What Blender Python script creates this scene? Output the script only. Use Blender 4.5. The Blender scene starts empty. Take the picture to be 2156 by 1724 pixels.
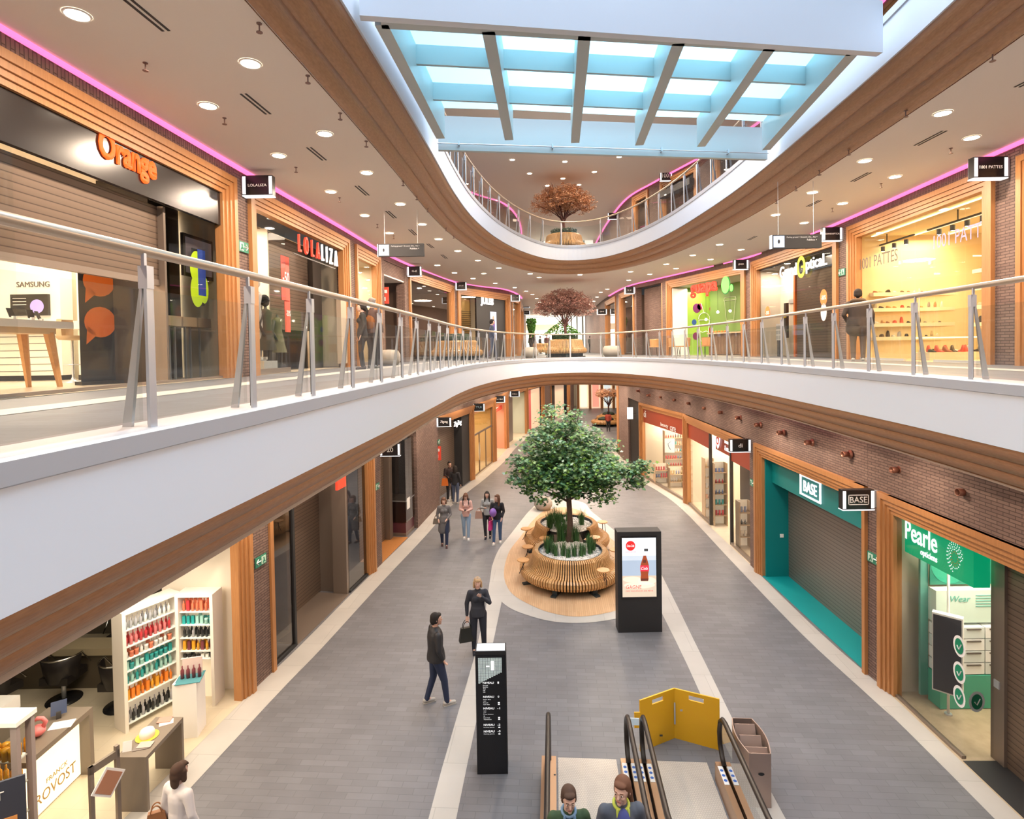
import bpy, bmesh, math, random
from math import pi, sin, cos, atan2, sqrt, radians
from mathutils import Vector, Matrix
from mathutils.geometry import tessellate_polygon
V = Vector
sc = bpy.context.scene
COL = sc.collection
rnd = random.Random(7)

# ------------------------------------------------------------------ camera, light, exposure
F_PX, PITCH, ROLL, PPY, EYE = 1200.0, 0.0227, 0.0165, 762.2, 6.7
F0 = V((0, cos(PITCH), -sin(PITCH))); U0 = V((0, sin(PITCH), cos(PITCH))); X0 = V((1, 0, 0))
CR = X0 * cos(ROLL) - U0 * sin(ROLL); CU = U0 * cos(ROLL) + X0 * sin(ROLL)
cam_d = bpy.data.cameras.new('camera'); cam = bpy.data.objects.new('camera', cam_d); COL.objects.link(cam)
cam_d.sensor_fit = 'HORIZONTAL'; cam_d.sensor_width = 36; cam_d.lens = F_PX / 2156 * 36
cam_d.shift_y = (PPY - 862) / 2156; cam_d.clip_start = 0.05; cam_d.clip_end = 400
m3 = Matrix((CR, CU, -F0)).transposed()
cam.matrix_world = Matrix.Translation((0, 0, EYE)) @ m3.to_4x4()
sc.camera = cam
sc.view_settings.view_transform = 'Standard'; sc.view_settings.look = 'None'
sc.view_settings.gamma = 1; sc.view_settings.use_curve_mapping = False
sc.view_settings.exposure = 0.09
w = bpy.data.worlds.new('sky'); sc.world = w; w.use_nodes = True
w.node_tree.nodes['Background'].inputs[0].default_value = (0.62, 0.8, 1.0, 1)
w.node_tree.nodes['Background'].inputs[1].default_value = 0.6
sc.cycles.max_bounces = 8; sc.cycles.diffuse_bounces = 4; sc.cycles.transparent_max_bounces = 24
sc.cycles.caustics_reflective = False; sc.cycles.caustics_refractive = False
sc.cycles.sample_clamp_indirect = 4

def area_light(name, loc, size, power, color=(1, 1, 1), rot=(0, 0, 0), shape='RECTANGLE', sy=None, spread=None):
    d = bpy.data.lights.new(name, 'AREA'); d.shape = shape; d.size = size; d.size_y = sy or size
    d.energy = power; d.color = color
    if spread: d.spread = spread
    o = bpy.data.objects.new(name, d); COL.objects.link(o); o.location = loc; o.rotation_euler = rot
    return o
DAY = (0.72, 0.85, 1.0); WARM = (1.0, 0.79, 0.60); WARMW = (1.0, 0.82, 0.64)
# daylight falling through the roof opening over the atrium
area_light('roof_daylight', (2.2, 14.0, 18.2), 7.0, 3500, DAY, sy=24)
area_light('roof_daylight', (1.0, -3.0, 18.2), 6.5, 260, DAY, sy=9)

# ------------------------------------------------------------------ picture point -> point in the place
def ray(px, py): return (F0 + CR * ((px - 1078) / F_PX) - CU * ((py - PPY) / F_PX))
def at(px, py, z=None, Y=None):
    r = ray(px, py)
    t = (z - EYE) / r.z if z is not None else Y / r.y
    return V((r.x * t, r.y * t, EYE + r.z * t))
def on_wall(poly, px, py):
    r = ray(px, py); best = None
    for i in range(len(poly) - 1):
        ax, ay = poly[i]; bx, by = poly[i + 1]; dx, dy = bx - ax, by - ay
        den = r.x * dy - r.y * dx
        if abs(den) < 1e-9: continue
        t = (ax * dy - ay * dx) / den; s = (ax * r.y - ay * r.x) / den
        if t > 0 and -1e-6 <= s <= 1 + 1e-6 and (best is None or t < best): best = t
    if best is None: raise ValueError('no wall at %s %s' % (px, py))
    return V((r.x * best, r.y * best, EYE + r.z * best))

# ------------------------------------------------------------------ materials
MT = {}
def mat(name, color=(0.8, 0.8, 0.8), rough=0.6, metal=0.0, emit=None, es=0.0, alpha=1.0, spec=None, trans=0.0, ior=1.45):
    if name in MT: return MT[name]
    m = bpy.data.materials.new(name); m.use_nodes = True; MT[name] = m
    p = m.node_tree.nodes['Principled BSDF']
    p.inputs['Base Color'].default_value = (*color, 1); p.inputs['Roughness'].default_value = rough
    p.inputs['Metallic'].default_value = metal
    if emit: p.inputs['Emission Color'].default_value = (*emit, 1); p.inputs['Emission Strength'].default_value = es
    if spec is not None: p.inputs['Specular IOR Level'].default_value = spec
    if trans: p.inputs['Transmission Weight'].default_value = trans; p.inputs['IOR'].default_value = ior
    return m
def N(m, t, **k):
    n = m.node_tree.nodes.new(t)
    for a, b in k.items(): setattr(n, a, b)
    return n
def L(m, a, b): m.node_tree.links.new(a, b)
def ramp(m, fac, stops):
    r = N(m, 'ShaderNodeValToRGB'); L(m, fac, r.inputs[0])
    e = r.color_ramp.elements
    while len(e) < len(stops): e.new(0.5)
    for i, (p, c) in enumerate(stops): e[i].position = p; e[i].color = (*c, 1)
    return r
def wood_mat(name, c1, c2, rough=0.45, scale=(1, 1, 1), coord='Object', plank=None):
    m = mat(name, c1, rough); p = m.node_tree.nodes['Principled BSDF']
    tc = N(m, 'ShaderNodeTexCoord'); mp = N(m, 'ShaderNodeMapping'); mp.inputs['Scale'].default_value = scale
    L(m, tc.outputs[coord], mp.inputs[0])
    n = N(m, 'ShaderNodeTexNoise'); n.inputs['Scale'].default_value = 6; n.inputs['Detail'].default_value = 6
    L(m, mp.outputs[0], n.inputs[0])
    r = ramp(m, n.outputs[0], [(0.3, c1), (0.7, c2)]); L(m, r.outputs[0], p.inputs['Base Color'])
    b = N(m, 'ShaderNodeBump'); b.inputs['Strength'].default_value = 0.1; L(m, n.outputs[0], b.inputs['Height']); L(m, b.outputs[0], p.inputs['Normal'])
    return m
def brick_mat(name, c1, c2, mortar, bw, bh, rough=0.8, coord='UV', msize=0.006, rotz=0.0, bump=0.5, off=0.5, noise=0.25):
    m = mat(name, c1, rough); p = m.node_tree.nodes['Principled BSDF']
    tc = N(m, 'ShaderNodeTexCoord'); mp = N(m, 'ShaderNodeMapping'); mp.inputs['Rotation'].default_value = (0, 0, rotz)
    L(m, tc.outputs[coord], mp.inputs[0])
    b = N(m, 'ShaderNodeTexBrick'); L(m, mp.outputs[0], b.inputs['Vector'])
    b.offset = off
    for k, v in (('Color1', (*c1, 1)), ('Color2', (*c2, 1)), ('Mortar', (*mortar, 1)), ('Scale', 1.0), ('Mortar Size', msize), ('Brick Width', bw), ('Row Height', bh), ('Bias', 0.0)):
        b.inputs[k].default_value = v
    n = N(m, 'ShaderNodeTexNoise'); n.inputs['Scale'].default_value = 1.3; n.inputs['Detail'].default_value = 5; L(m, mp.outputs[0], n.inputs[0])
    mx = N(m, 'ShaderNodeMixRGB', blend_type='MULTIPLY'); mx.inputs[0].default_value = noise
    r = ramp(m, n.outputs[0], [(0.3, (0.55, 0.55, 0.55)), (0.7, (1.15, 1.15, 1.15))])
    L(m, b.outputs[0], mx.inputs[1]); L(m, r.outputs[0], mx.inputs[2]); L(m, mx.outputs[0], p.inputs['Base Color'])
    bp = N(m, 'ShaderNodeBump'); bp.inputs['Strength'].default_value = bump; bp.inputs['Distance'].default_value = 0.01; bp.invert = True
    L(m, b.outputs['Fac'], bp.inputs['Height']); L(m, bp.outputs[0], p.inputs['Normal'])
    return m
def glass_mat(name, tint=(0.95, 0.98, 0.97), refl=0.08, opacity=0.0, ocol=(0.5, 0.6, 0.6)):
    if name in MT: return MT[name]
    m = bpy.data.materials.new(name); m.use_nodes = True; MT[name] = m; nt = m.node_tree; nt.nodes.clear()
    out = N(m, 'ShaderNodeOutputMaterial'); tr = N(m, 'ShaderNodeBsdfTransparent'); tr.inputs[0].default_value = (*tint, 1)
    gl = N(m, 'ShaderNodeBsdfGlossy'); gl.inputs['Roughness'].default_value = 0.02
    fr = N(m, 'ShaderNodeFresnel'); fr.inputs[0].default_value = 1.45
    ml = N(m, 'ShaderNodeMath', operation='MULTIPLY'); ml.inputs[1].default_value = refl / 0.04 * 0.5; ml.use_clamp = True
    L(m, fr.outputs[0], ml.inputs[0])
    mx = N(m, 'ShaderNodeMixShader'); L(m, ml.outputs[0], mx.inputs[0]); L(m, tr.outputs[0], mx.inputs[1]); L(m, gl.outputs[0], mx.inputs[2])
    last = mx
    if opacity:
        df = N(m, 'ShaderNodeBsdfDiffuse'); df.inputs[0].default_value = (*ocol, 1)
        m2 = N(m, 'ShaderNodeMixShader'); m2.inputs[0].default_value = opacity
        L(m, mx.outputs[0], m2.inputs[1]); L(m, df.outputs[0], m2.inputs[2]); last = m2
    L(m, last.outputs[0], out.inputs[0])
    return m

WOOD = wood_mat('oak_trim', (0.38, 0.17, 0.06), (0.46, 0.215, 0.08), 0.45, (8, 8, 0.6))
RIMW = wood_mat('oak_rim', (0.36, 0.18, 0.085), (0.45, 0.24, 0.12), 0.4, (2, 2, 14))
SLAT = wood_mat('bench_oak', (0.50, 0.27, 0.10), (0.62, 0.36, 0.15), 0.4, (5, 5, 5))
TEAK = wood_mat('table_oak', (0.55, 0.27, 0.09), (0.62, 0.33, 0.13), 0.4, (4, 14, 4))
BRICK = brick_mat('brown_brick', (0.165, 0.105, 0.088), (0.22, 0.145, 0.12), (0.075, 0.048, 0.04), 0.21, 0.055, msize=0.007)
BRICKV = brick_mat('brown_brick_soldier', (0.165, 0.10, 0.088), (0.21, 0.135, 0.115), (0.075, 0.048, 0.04), 0.21, 0.055, msize=0.007, rotz=pi / 2)
PAVE = brick_mat('grey_paving', (0.146, 0.148, 0.164), (0.172, 0.175, 0.193), (0.124, 0.127, 0.14), 0.4, 0.13, 0.45, 'Object', 0.005, 0.07, 0.1, noise=0.3)
BAND = brick_mat('pale_stone', (0.46, 0.445, 0.42), (0.49, 0.475, 0.45), (0.38, 0.37, 0.35), 1.2, 0.9, 0.45, 'Object', 0.006, 0.07, 0.1, noise=0.2)
PARQ = brick_mat('parquet', (0.55, 0.34, 0.19), (0.62, 0.41, 0.24), (0.42, 0.26, 0.14), 0.9, 0.05, 0.45, 'Object', 0.003, pi / 2 + 0.07, 0.05)
SHOPFLOOR = brick_mat('cream_tile', (0.70, 0.60, 0.45), (0.74, 0.64, 0.50), (0.6, 0.5, 0.38), 0.6, 0.6, 0.25, 'Object', 0.004, 0, 0.05)
CEIL = mat('ceiling_plaster', (0.94, 0.86, 0.77), 0.9)
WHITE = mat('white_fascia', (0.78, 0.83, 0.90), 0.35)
CURB = mat('curb_metal', (0.52, 0.55, 0.60), 0.4, 0.3)
STEEL = mat('brushed_steel', (0.62, 0.64, 0.68), 0.35, 0.6)
RAILM = mat('champagne_rail', (0.58, 0.46, 0.34), 0.32, 0.4)
BLACK = mat('black_gloss', (0.012, 0.012, 0.014), 0.25)
BLACKM = mat('black_matt', (0.02, 0.02, 0.022), 0.6)
DARKM = mat('dark_metal', (0.06, 0.055, 0.05), 0.45, 0.3)
BRONZE = mat('bronze_metal', (0.25, 0.20, 0.165), 0.4, 0.5)
GLASS = glass_mat('clear_glass', (0.93, 0.95, 0.94), 0.06)
BGLASS = glass_mat('balustrade_glass', (0.86, 0.90, 0.88), 0.07, 0.03, (0.6, 0.66, 0.68))
CREAM = mat('cream_paint', (0.78, 0.70, 0.58), 0.7)
WHITEP = mat('white_paint', (0.85, 0.83, 0.80), 0.6)
def shutter_mat(name, c, hole=False):
    m = mat(name, c, 0.42, 0.45); p = m.node_tree.nodes['Principled BSDF']
    tc = N(m, 'ShaderNodeTexCoord'); sp = N(m, 'ShaderNodeSeparateXYZ'); L(m, tc.outputs['UV'], sp.inputs[0])
    a = N(m, 'ShaderNodeMath', operation='MULTIPLY'); a.inputs[1].default_value = 1 / 0.095; L(m, sp.outputs[1], a.inputs[0])
    f = N(m, 'ShaderNodeMath', operation='FRACT'); L(m, a.outputs[0], f.inputs[0])
    r = ramp(m, f.outputs[0], [(0.0, (c[0] * .25, c[1] * .25, c[2] * .25)), (0.13, c), (0.9, (c[0] * 1.15, c[1] * 1.15, c[2] * 1.15)), (1.0, (c[0] * .4, c[1] * .4, c[2] * .4))])
    L(m, r.outputs[0], p.inputs['Base Color'])
    b = N(m, 'ShaderNodeBump'); b.inputs['Strength'].default_value = 0.6; b.inputs['Distance'].default_value = 0.02
    L(m, f.outputs[0], b.inputs['Height']); L(m, b.outputs[0], p.inputs['Normal'])
    return m
SHUT = shutter_mat('brown_shutter', (0.20, 0.145, 0.11))
SHUTG = shutter_mat('grey_shutter', (0.22, 0.19, 0.17))
def emit_mat(name, c, s):
    if name in MT: return MT[name]
    return mat(name, (c[0] * .6, c[1] * .6, c[2] * .6), 0.6, emit=c, es=s)

# ------------------------------------------------------------------ mesh collecting
class MB:
    def __init__(s): s.v = []; s.f = []; s.uv = []; s.mi = []; s.cur = 0
    def face(s, pts, uv=None):
        i = len(s.v); s.v += [tuple(p) for p in pts]; s.f.append(tuple(range(i, i + len(pts)))); s.uv.append(uv); s.mi.append(s.cur); return s
    def box(s, x0, y0, z0, x1, y1, z1, M=None):
        p = [V((x, y, z)) for z in (z0, z1) for y in (y0, y1) for x in (x0, x1)]
        if M is not None: p = [M @ q for q in p]
        return s.hexa(p)
    def hexa(s, p):
        for q in ((0, 2, 3, 1), (4, 5, 7, 6), (0, 1, 5, 4), (2, 6, 7, 3), (0, 4, 6, 2), (1, 3, 7, 5)):
            pts = [V(p[k]) for k in q]; o = pts[0]
            e = pts[1] - pts[0]; g = pts[3] - pts[0]
            if abs(e.z) > abs(g.z): uv = [((q_ - o).dot(g.normalized()) if g.length else 0, q_.z) for q_ in pts]
            elif abs(g.z) > 1e-6: uv = [((q_ - o).dot(e.normalized()) if e.length else 0, q_.z) for q_ in pts]
            else: uv = [(q_.x, q_.y) for q_ in pts]
            s.face(pts, uv)
        return s
    def tube(s, pts, r, n=8, cap=True, closed=False):
        pts = [V(p) for p in pts]; rr = r if isinstance(r, (list, tuple)) else [r] * len(pts)
        rings = []; up = None
        for i, p in enumerate(pts):
            a = pts[i - 1] if i or closed else p; b = pts[(i + 1) % len(pts)] if i < len(pts) - 1 or closed else p
            t = (b - a).normalized() if (b - a).length > 1e-9 else V((0, 0, 1))
            if up is None: up = V((0, 0, 1)) if abs(t.z) < 0.95 else V((1, 0, 0))
            sx = t.cross(up); sx = sx.normalized() if sx.length > 1e-6 else V((1, 0, 0)); u2 = sx.cross(t).normalized(); up = u2
            rings.append([p + (sx * cos(2 * pi * k / n) + u2 * sin(2 * pi * k / n)) * rr[i] for k in range(n)])
        base = len(s.v)
        for rg in rings: s.v += [tuple(q) for q in rg]
        m = len(rings)
        for i in range(m if closed else m - 1):
            for k in range(n):
                a = base + i * n + k; b = base + i * n + (k + 1) % n; c = base + ((i + 1) % m) * n + (k + 1) % n; d = base + ((i + 1) % m) * n + k
                s.f.append((a, b, c, d)); s.uv.append(None); s.mi.append(s.cur)
        if cap and not closed:
            s.f.append(tuple(base + k for k in reversed(range(n)))); s.uv.append(None); s.mi.append(s.cur)
            s.f.append(tuple(base + (m - 1) * n + k for k in range(n))); s.uv.append(None); s.mi.append(s.cur)
        return s
    def lathe(s, prof, c=(0, 0, 0), n=24, a0=0.0, a1=2 * pi, sx=1, sy=1):
        c = V(c); full = abs(a1 - a0 - 2 * pi) < 1e-6; base = len(s.v); cols = n if full else n + 1
        for j in range(cols):
            a = a0 + (a1 - a0) * j / n
            for r, z in prof: s.v.append((c.x + r * cos(a) * sx, c.y + r * sin(a) * sy, c.z + z))
        m = len(prof)
        for j in range(n):
            for i in range(m - 1):
                a = base + j * m + i; b = base + ((j + 1) % cols) * m + i
                if prof[i][0] < 1e-6: s.f.append((a, b + 1, a + 1))
                elif prof[i + 1][0] < 1e-6: s.f.append((a, b, a + 1))
                else: s.f.append((a, b, b + 1, a + 1))
                s.uv.append(None); s.mi.append(s.cur)
        return s
    def ball(s, c, r, n=12, m=8, sz=1.0):
        return s.lathe([(r * sin(pi * i / m) if 0 < i < m else 0.0, -r * sz * cos(pi * i / m)) for i in range(m + 1)], c, n)
    def poly(s, pts, z=None, flip=False, uvs=None):
        P = [V((p[0], p[1], z if z is not None else p[2])) for p in pts]
        base = len(s.v); s.v += [tuple(p) for p in P]
        for t in tessellate_polygon([P]):
            a, b, c = [P[i] for i in t]
            nz = (b - a).cross(c - a).z
            t = tuple(t) if (nz > 0) != flip else tuple(reversed(t))
            s.f.append(tuple(base + i for i in t)); s.uv.append(None); s.mi.append(s.cur)
        return s
    def prism(s, pts, z0, z1):
        s.poly(pts, z1); s.poly(pts, z0, flip=True)
        u = 0
        for i in range(len(pts)):
            a, b = pts[i], pts[(i + 1) % len(pts)]; l = sqrt((a[0] - b[0]) ** 2 + (a[1] - b[1]) ** 2)
            s.face([(a[0], a[1], z0), (b[0], b[1], z0), (b[0], b[1], z1), (a[0], a[1], z1)], [(u, z0), (u + l, z0), (u + l, z1), (u, z1)]); u += l
        return s
    def grid(s, rows, uvf=None):
        base = len(s.v); n = len(rows[0])
        for r in rows: s.v += [tuple(p) for p in r]
        for i in range(len(rows) - 1):
            for k in range(n - 1):
                s.f.append((base + i * n + k, base + i * n + k + 1, base + (i + 1) * n + k + 1, base + (i + 1) * n + k))
                s.uv.append([uvf(i, k), uvf(i, k + 1), uvf(i + 1, k + 1), uvf(i + 1, k)] if uvf else None); s.mi.append(s.cur)
        return s
    def xf(s, M, start=0):
        for i in range(start, len(s.v)): s.v[i] = tuple(M @ V(s.v[i]))
        return s
def obj(name, mb, m, parent=None, smooth=False, M=None, recalc=False):
    me = bpy.data.meshes.new(name); me.from_pydata(mb.v, [], mb.f)
    if any(u is not None for u in mb.uv):
        ul = me.uv_layers.new(name='UVMap'); k = 0
        for f, u in zip(mb.f, mb.uv):
            for j in range(len(f)):
                if u is not None: ul.data[k].uv = u[j]
                k += 1
    for q in (m if isinstance(m, (list, tuple)) else [m]): me.materials.append(q)
    if isinstance(m, (list, tuple)): me.polygons.foreach_set('material_index', mb.mi)
    if smooth: me.polygons.foreach_set('use_smooth', [True] * len(me.polygons))
    me.update()
    if recalc:
        bm = bmesh.new(); bm.from_mesh(me); bmesh.ops.remove_doubles(bm, verts=bm.verts, dist=1e-5); bmesh.ops.recalc_face_normals(bm, faces=bm.faces); bm.to_mesh(me); bm.free()
    o = bpy.data.objects.new(name, me); COL.objects.link(o)
    if parent is not None: o.parent = parent
    if M is not None: o.matrix_world = M
    return o
def tag(o, label, cat, group=None, kind=None):
    if label: o['label'] = label
    if cat: o['category'] = cat
    if group: o['group'] = group
    if kind: o['kind'] = kind
    return o
def thing(name, label, cat, loc=(0, 0, 0), rz=0.0, group=None):
    o = bpy.data.objects.new(name, None); COL.objects.link(o); o.location = loc; o.rotation_euler = (0, 0, rz)
    o.empty_display_size = 0.2
    return tag(o, label, cat, group)
def struct(name, mb, m, smooth=False, label=None):
    o = obj(name, mb, m, None, smooth); o['kind'] = 'structure'
    if label: o['label'] = label
    return o
def copy_tree(o, parent=None):
    c = o.copy(); COL.objects.link(c); c.parent = parent
    for ch in list(o.children): copy_tree(ch, c)
    return c
FONT = None
def text(name, s, size, m, parent, M, ext=0.01, bold=0.0, align='CENTER', sx=1.0, shear=0.0, spacing=1.0, lh=1.0):
    cu = bpy.data.curves.new(name, 'FONT'); cu.body = s; cu.size = size; cu.extrude = ext; cu.offset = bold * size
    cu.align_x = align; cu.align_y = 'CENTER'; cu.shear = shear; cu.space_character = spacing; cu.space_line = lh; cu.resolution_u = 3
    t = bpy.data.objects.new(name, cu); COL.objects.link(t)
    dg = bpy.context.evaluated_depsgraph_get(); me = bpy.data.meshes.new_from_object(t.evaluated_get(dg))
    bpy.data.objects.remove(t); bpy.data.curves.remove(cu)
    me.name = name
    if sx != 1: me.transform(Matrix.Diagonal((sx, 1, 1, 1)))
    me.materials.clear(); me.materials.append(m)
    o = bpy.data.objects.new(name, me); COL.objects.link(o); o.parent = parent
    o.matrix_local = M
    return o
def frame(org, u, up=(0, 0, 1)):            # local x along u, y up, z facing out (u x up)
    u = V(u).normalized(); up = V(up).normalized(); n = u.cross(up).normalized(); up = n.cross(u)
    M = Matrix((u, up, n)).transposed().to_4x4(); M.translation = V(org); return M

# ------------------------------------------------------------------ plan curves
def catmull(P, k=8):
    out = []
    for i in range(len(P) - 1):
        a = P[max(i - 1, 0)]; b = P[i]; c = P[i + 1]; d = P[min(i + 2, len(P) - 1)]
        for j in range(k):
            t = j / k
            out.append(tuple(0.5 * ((2 * b[q]) + (-a[q] + c[q]) * t + (2 * a[q] - 5 * b[q] + 4 * c[q] - d[q]) * t * t + (-a[q] + 3 * b[q] - 3 * c[q] + d[q]) * t ** 3) for q in (0, 1)))
    out.append(P[-1]); return out
def normals(C):                             # to the left-hand side of travel (away from the void)
    out = []
    for i in range(len(C)):
        a = C[max(i - 1, 0)]; b = C[min(i + 1, len(C) - 1)]; dx, dy = b[0] - a[0], b[1] - a[1]; l = sqrt(dx * dx + dy * dy)
        out.append((-dy / l, dx / l))
    return out
def offset(C, d): return [(p[0] + n[0] * d, p[1] + n[1] * d) for p, n in zip(C, normals(C))]
def arclen(C):
    s = [0.0]
    for i in range(1, len(C)): s.append(s[-1] + sqrt((C[i][0] - C[i - 1][0]) ** 2 + (C[i][1] - C[i - 1][1]) ** 2))
    return s
def at_len(C, S, s):
    for i in range(1, len(C)):
        if S[i] >= s:
            t = (s - S[i - 1]) / (S[i] - S[i - 1]); p = (C[i - 1][0] + (C[i][0] - C[i - 1][0]) * t, C[i - 1][1] + (C[i][1] - C[i - 1][1]) * t)
            dx, dy = C[i][0] - C[i - 1][0], C[i][1] - C[i - 1][1]; l = sqrt(dx * dx + dy * dy)
            return p, (dx / l, dy / l)
    return C[-1], (1, 0)
Z0, Z1 = 6.25, 11.5
CEIL_L, CEIL_M, CEIL_U = 4.95, 10.25, 15.3
RIM = catmull([(-2.75, -5), (-2.45, 0), (-2.26, 2.5), (-2.08, 4.5), (-1.93, 6.5), (-1.75, 9), (-1.58, 12), (-1.42, 15), (-1.1, 18), (-.45, 21.2), (.5, 24), (1.7, 26.1), (2.9, 26.7), (4.1, 26.1),
               (5.1, 24.0), (5.75, 20.8), (5.97, 17), (5.95, 14), (5.75, 11), (5.5, 8), (5.2, 5.5), (4.9, 2.5), (4.65, 0), (4.2, -5)], 6)
WL0 = [(-6.0, -5), (-5.75, 0), (-5.48, 6.1), (-5.2, 10.8), (-4.85, 16), (-4.55, 21), (-3.85, 25.5), (-2.95, 29.6), (-1.8, 31.8), (-.3, 34.0), (.6, 38.7), (.94, 46.8), (1.6, 62)]
WR0 = [(8.4, -5), (8.75, 2), (8.9, 5), (9.16, 10.2), (9.65, 16.5), (9.8, 21), (9.36, 24.2), (8.5, 27), (7.6, 30), (6.85, 33), (6.75, 38), (7.0, 45), (8.0, 62)]
WLB = [(-7.6, -5), (-6.9, 0), (-6.1, 5.5), (-5.3, 10.88), (-4.95, 12.9), (-4.42, 16.5), (-3.75, 20.7), (-3.15, 25.0), (-2.0, 29.7), (-1.0, 34.5), (-.3, 39), (1.1, 45), (2.9, 50.5), (4.8, 56), (6.4, 60), (7.0, 66)]
WRB = [(6.6, -5), (6.9, 2), (7.15, 9.0), (7.13, 10.6), (7.05, 13), (7.15, 17), (7.35, 23.2), (7.1, 26.5), (6.6, 29.3), (6.6, 33), (6.7, 36), (8.2, 42), (10.2, 50), (11.5, 58), (12.0, 66)]
WL0s, WR0s, WLBs, WRBs = [catmull(q, 5) for q in (WL0, WR0, WLB, WRB)]
# ================================================================== the shell: floors, slabs, rims, walls
mb = MB(); mb.poly([(-14, -6), (16, -6), (18, 70), (-10, 70)], 0.0); struct('floor', mb, PAVE)
def slab(name, zt, zb, cm):
    rim_o = offset(RIM, 0.55)
    ring = lambda rim: [*[(p[0] - 8, p[1]) for p in WL0s[:1]], (-14, -5), (-14, 66), (18, 66), (18, -5), *rim[::-1]]
    top = MB(); top.poly([(-14, -5), *RIM, (18, -5), (18, 66), (-14, 66)], zt); struct(name, top, PAVE)
    bot = MB(); bot.poly([(-14, -5), *rim_o, (18, -5), (18, 66), (-14, 66)], zb, flip=True); return bot
b0 = slab('floor_middle', Z0, CEIL_L, CEIL); struct('ceiling_lower', b0, CEIL)
b1 = slab('floor_upper', Z1, CEIL_M, CEIL); struct('ceiling_middle', b1, CEIL)
# top ceiling with the roof opening
ro = [(x, y if y < 2 else 2 + (y - 2) * .72) for x, y in offset(RIM, 0.3)]; mb = MB(); mb.poly([(-14, -5), *ro, (18, -5), (18, 66), (-14, 66)], CEIL_U, flip=True)
struct('ceiling_upper', mb, CEIL)
mb = MB()
for i in range(len(ro) - 1): mb.face([(*ro[i], CEIL_U), (*ro[i + 1], CEIL_U), (*ro[i + 1], 18.5), (*ro[i], 18.5)])
struct('wall_roof_well', mb, WHITE)
# wall behind the camera and at both ends of the malls
mb = MB(); mb.box(-14, -5.4, 0, 18, -5.1, 18.5); struct('wall_back', mb, WHITE)
mb = MB(); mb.box(-14, 66, 0, 18, 66.3, 16); struct('wall_front', mb, CREAM)

def rim_profile(name, curve, prof, m, smooth=False):
    offs = [offset(curve, d) for d, z in prof]; S = arclen(curve); mb = MB()
    rows = [[(*offs[j][i], prof[j][1]) for i in range(len(curve))] for j in range(len(prof))]
    mb.grid(rows, lambda i, k: (S[k], prof[i][1] + prof[i][0])); return struct(name, mb, m, smooth)
def wood_prof(z):
    P = [(0.03, z)]; d, zz = 0.03, z
    for k in range(3):
        for j in range(0, 9):
            t = j / 8; b_ = .055 * sin(pi * t) ** .8; P.append((d + .19 * t - b_ * .75, zz - .19 * t - b_ * .45))
        d += .19; zz -= .19; P.append((d + .035, zz + .03)); P.append((d + .035, zz + .005))
    P.append((d + .035, CEIL_L if z < 8 else CEIL_M)); return P
for zt, nm in ((Z0, 'middle'), (Z1, 'upper')):
    rim_profile('trim_curb_' + nm, RIM, [(0.35, zt + .004), (0.0, zt + .004), (-.02, zt - .01), (-.02, zt - .12), (0, zt - .13)], CURB)
    rim_profile('trim_fascia_' + nm, RIM, [(0.0, zt - .13), (0.0, zt - .70), (0.03, zt - .70)], WHITE)
    rim_profile('trim_wood_' + nm, RIM, wood_prof(zt - .70), RIMW)

# ------------------------------------------------------------------ walls with openings
class Bay: pass
ALLB = {}
def make_bay(poly, sideL, pa, pb, z0, ztop, key):
    """pa, pb: plan points at the left and right edge (seen from the mall)"""
    b = Bay(); A = V((pa[0], pa[1], z0)); B = V((pb[0], pb[1], z0)); b.w = (B - A).length; u = (B - A) / b.w
    n = V((-u.y, u.x, 0)); b.A = A; b.u = u; b.n = n; b.z0 = z0; b.h = ztop - z0
    b.M = Matrix((u, n, V((0, 0, 1)))).transposed().to_4x4(); b.M.translation = A
    b.rz = atan2(u.y, u.x); ALLB[key] = b; return b
def lx(b, px, py, d=0.0):                     # picture point on the plane d inside the bay -> local (x, z)
    r = b.M.to_3x3().inverted() @ ray(px, py); o = b.M.inverted() @ V((0, 0, EYE))
    t = (d - o.y) / r.y; p = o + r * t; return p.x, p.z
def bay_px(wall, sideL, pxa, pya, pxb, pyb, z0, ztop, key):
    a = on_wall(wall, pxa, pya); c = on_wall(wall, pxb, pyb); return make_bay(wall, sideL, a, c, z0, ztop, key)
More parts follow.
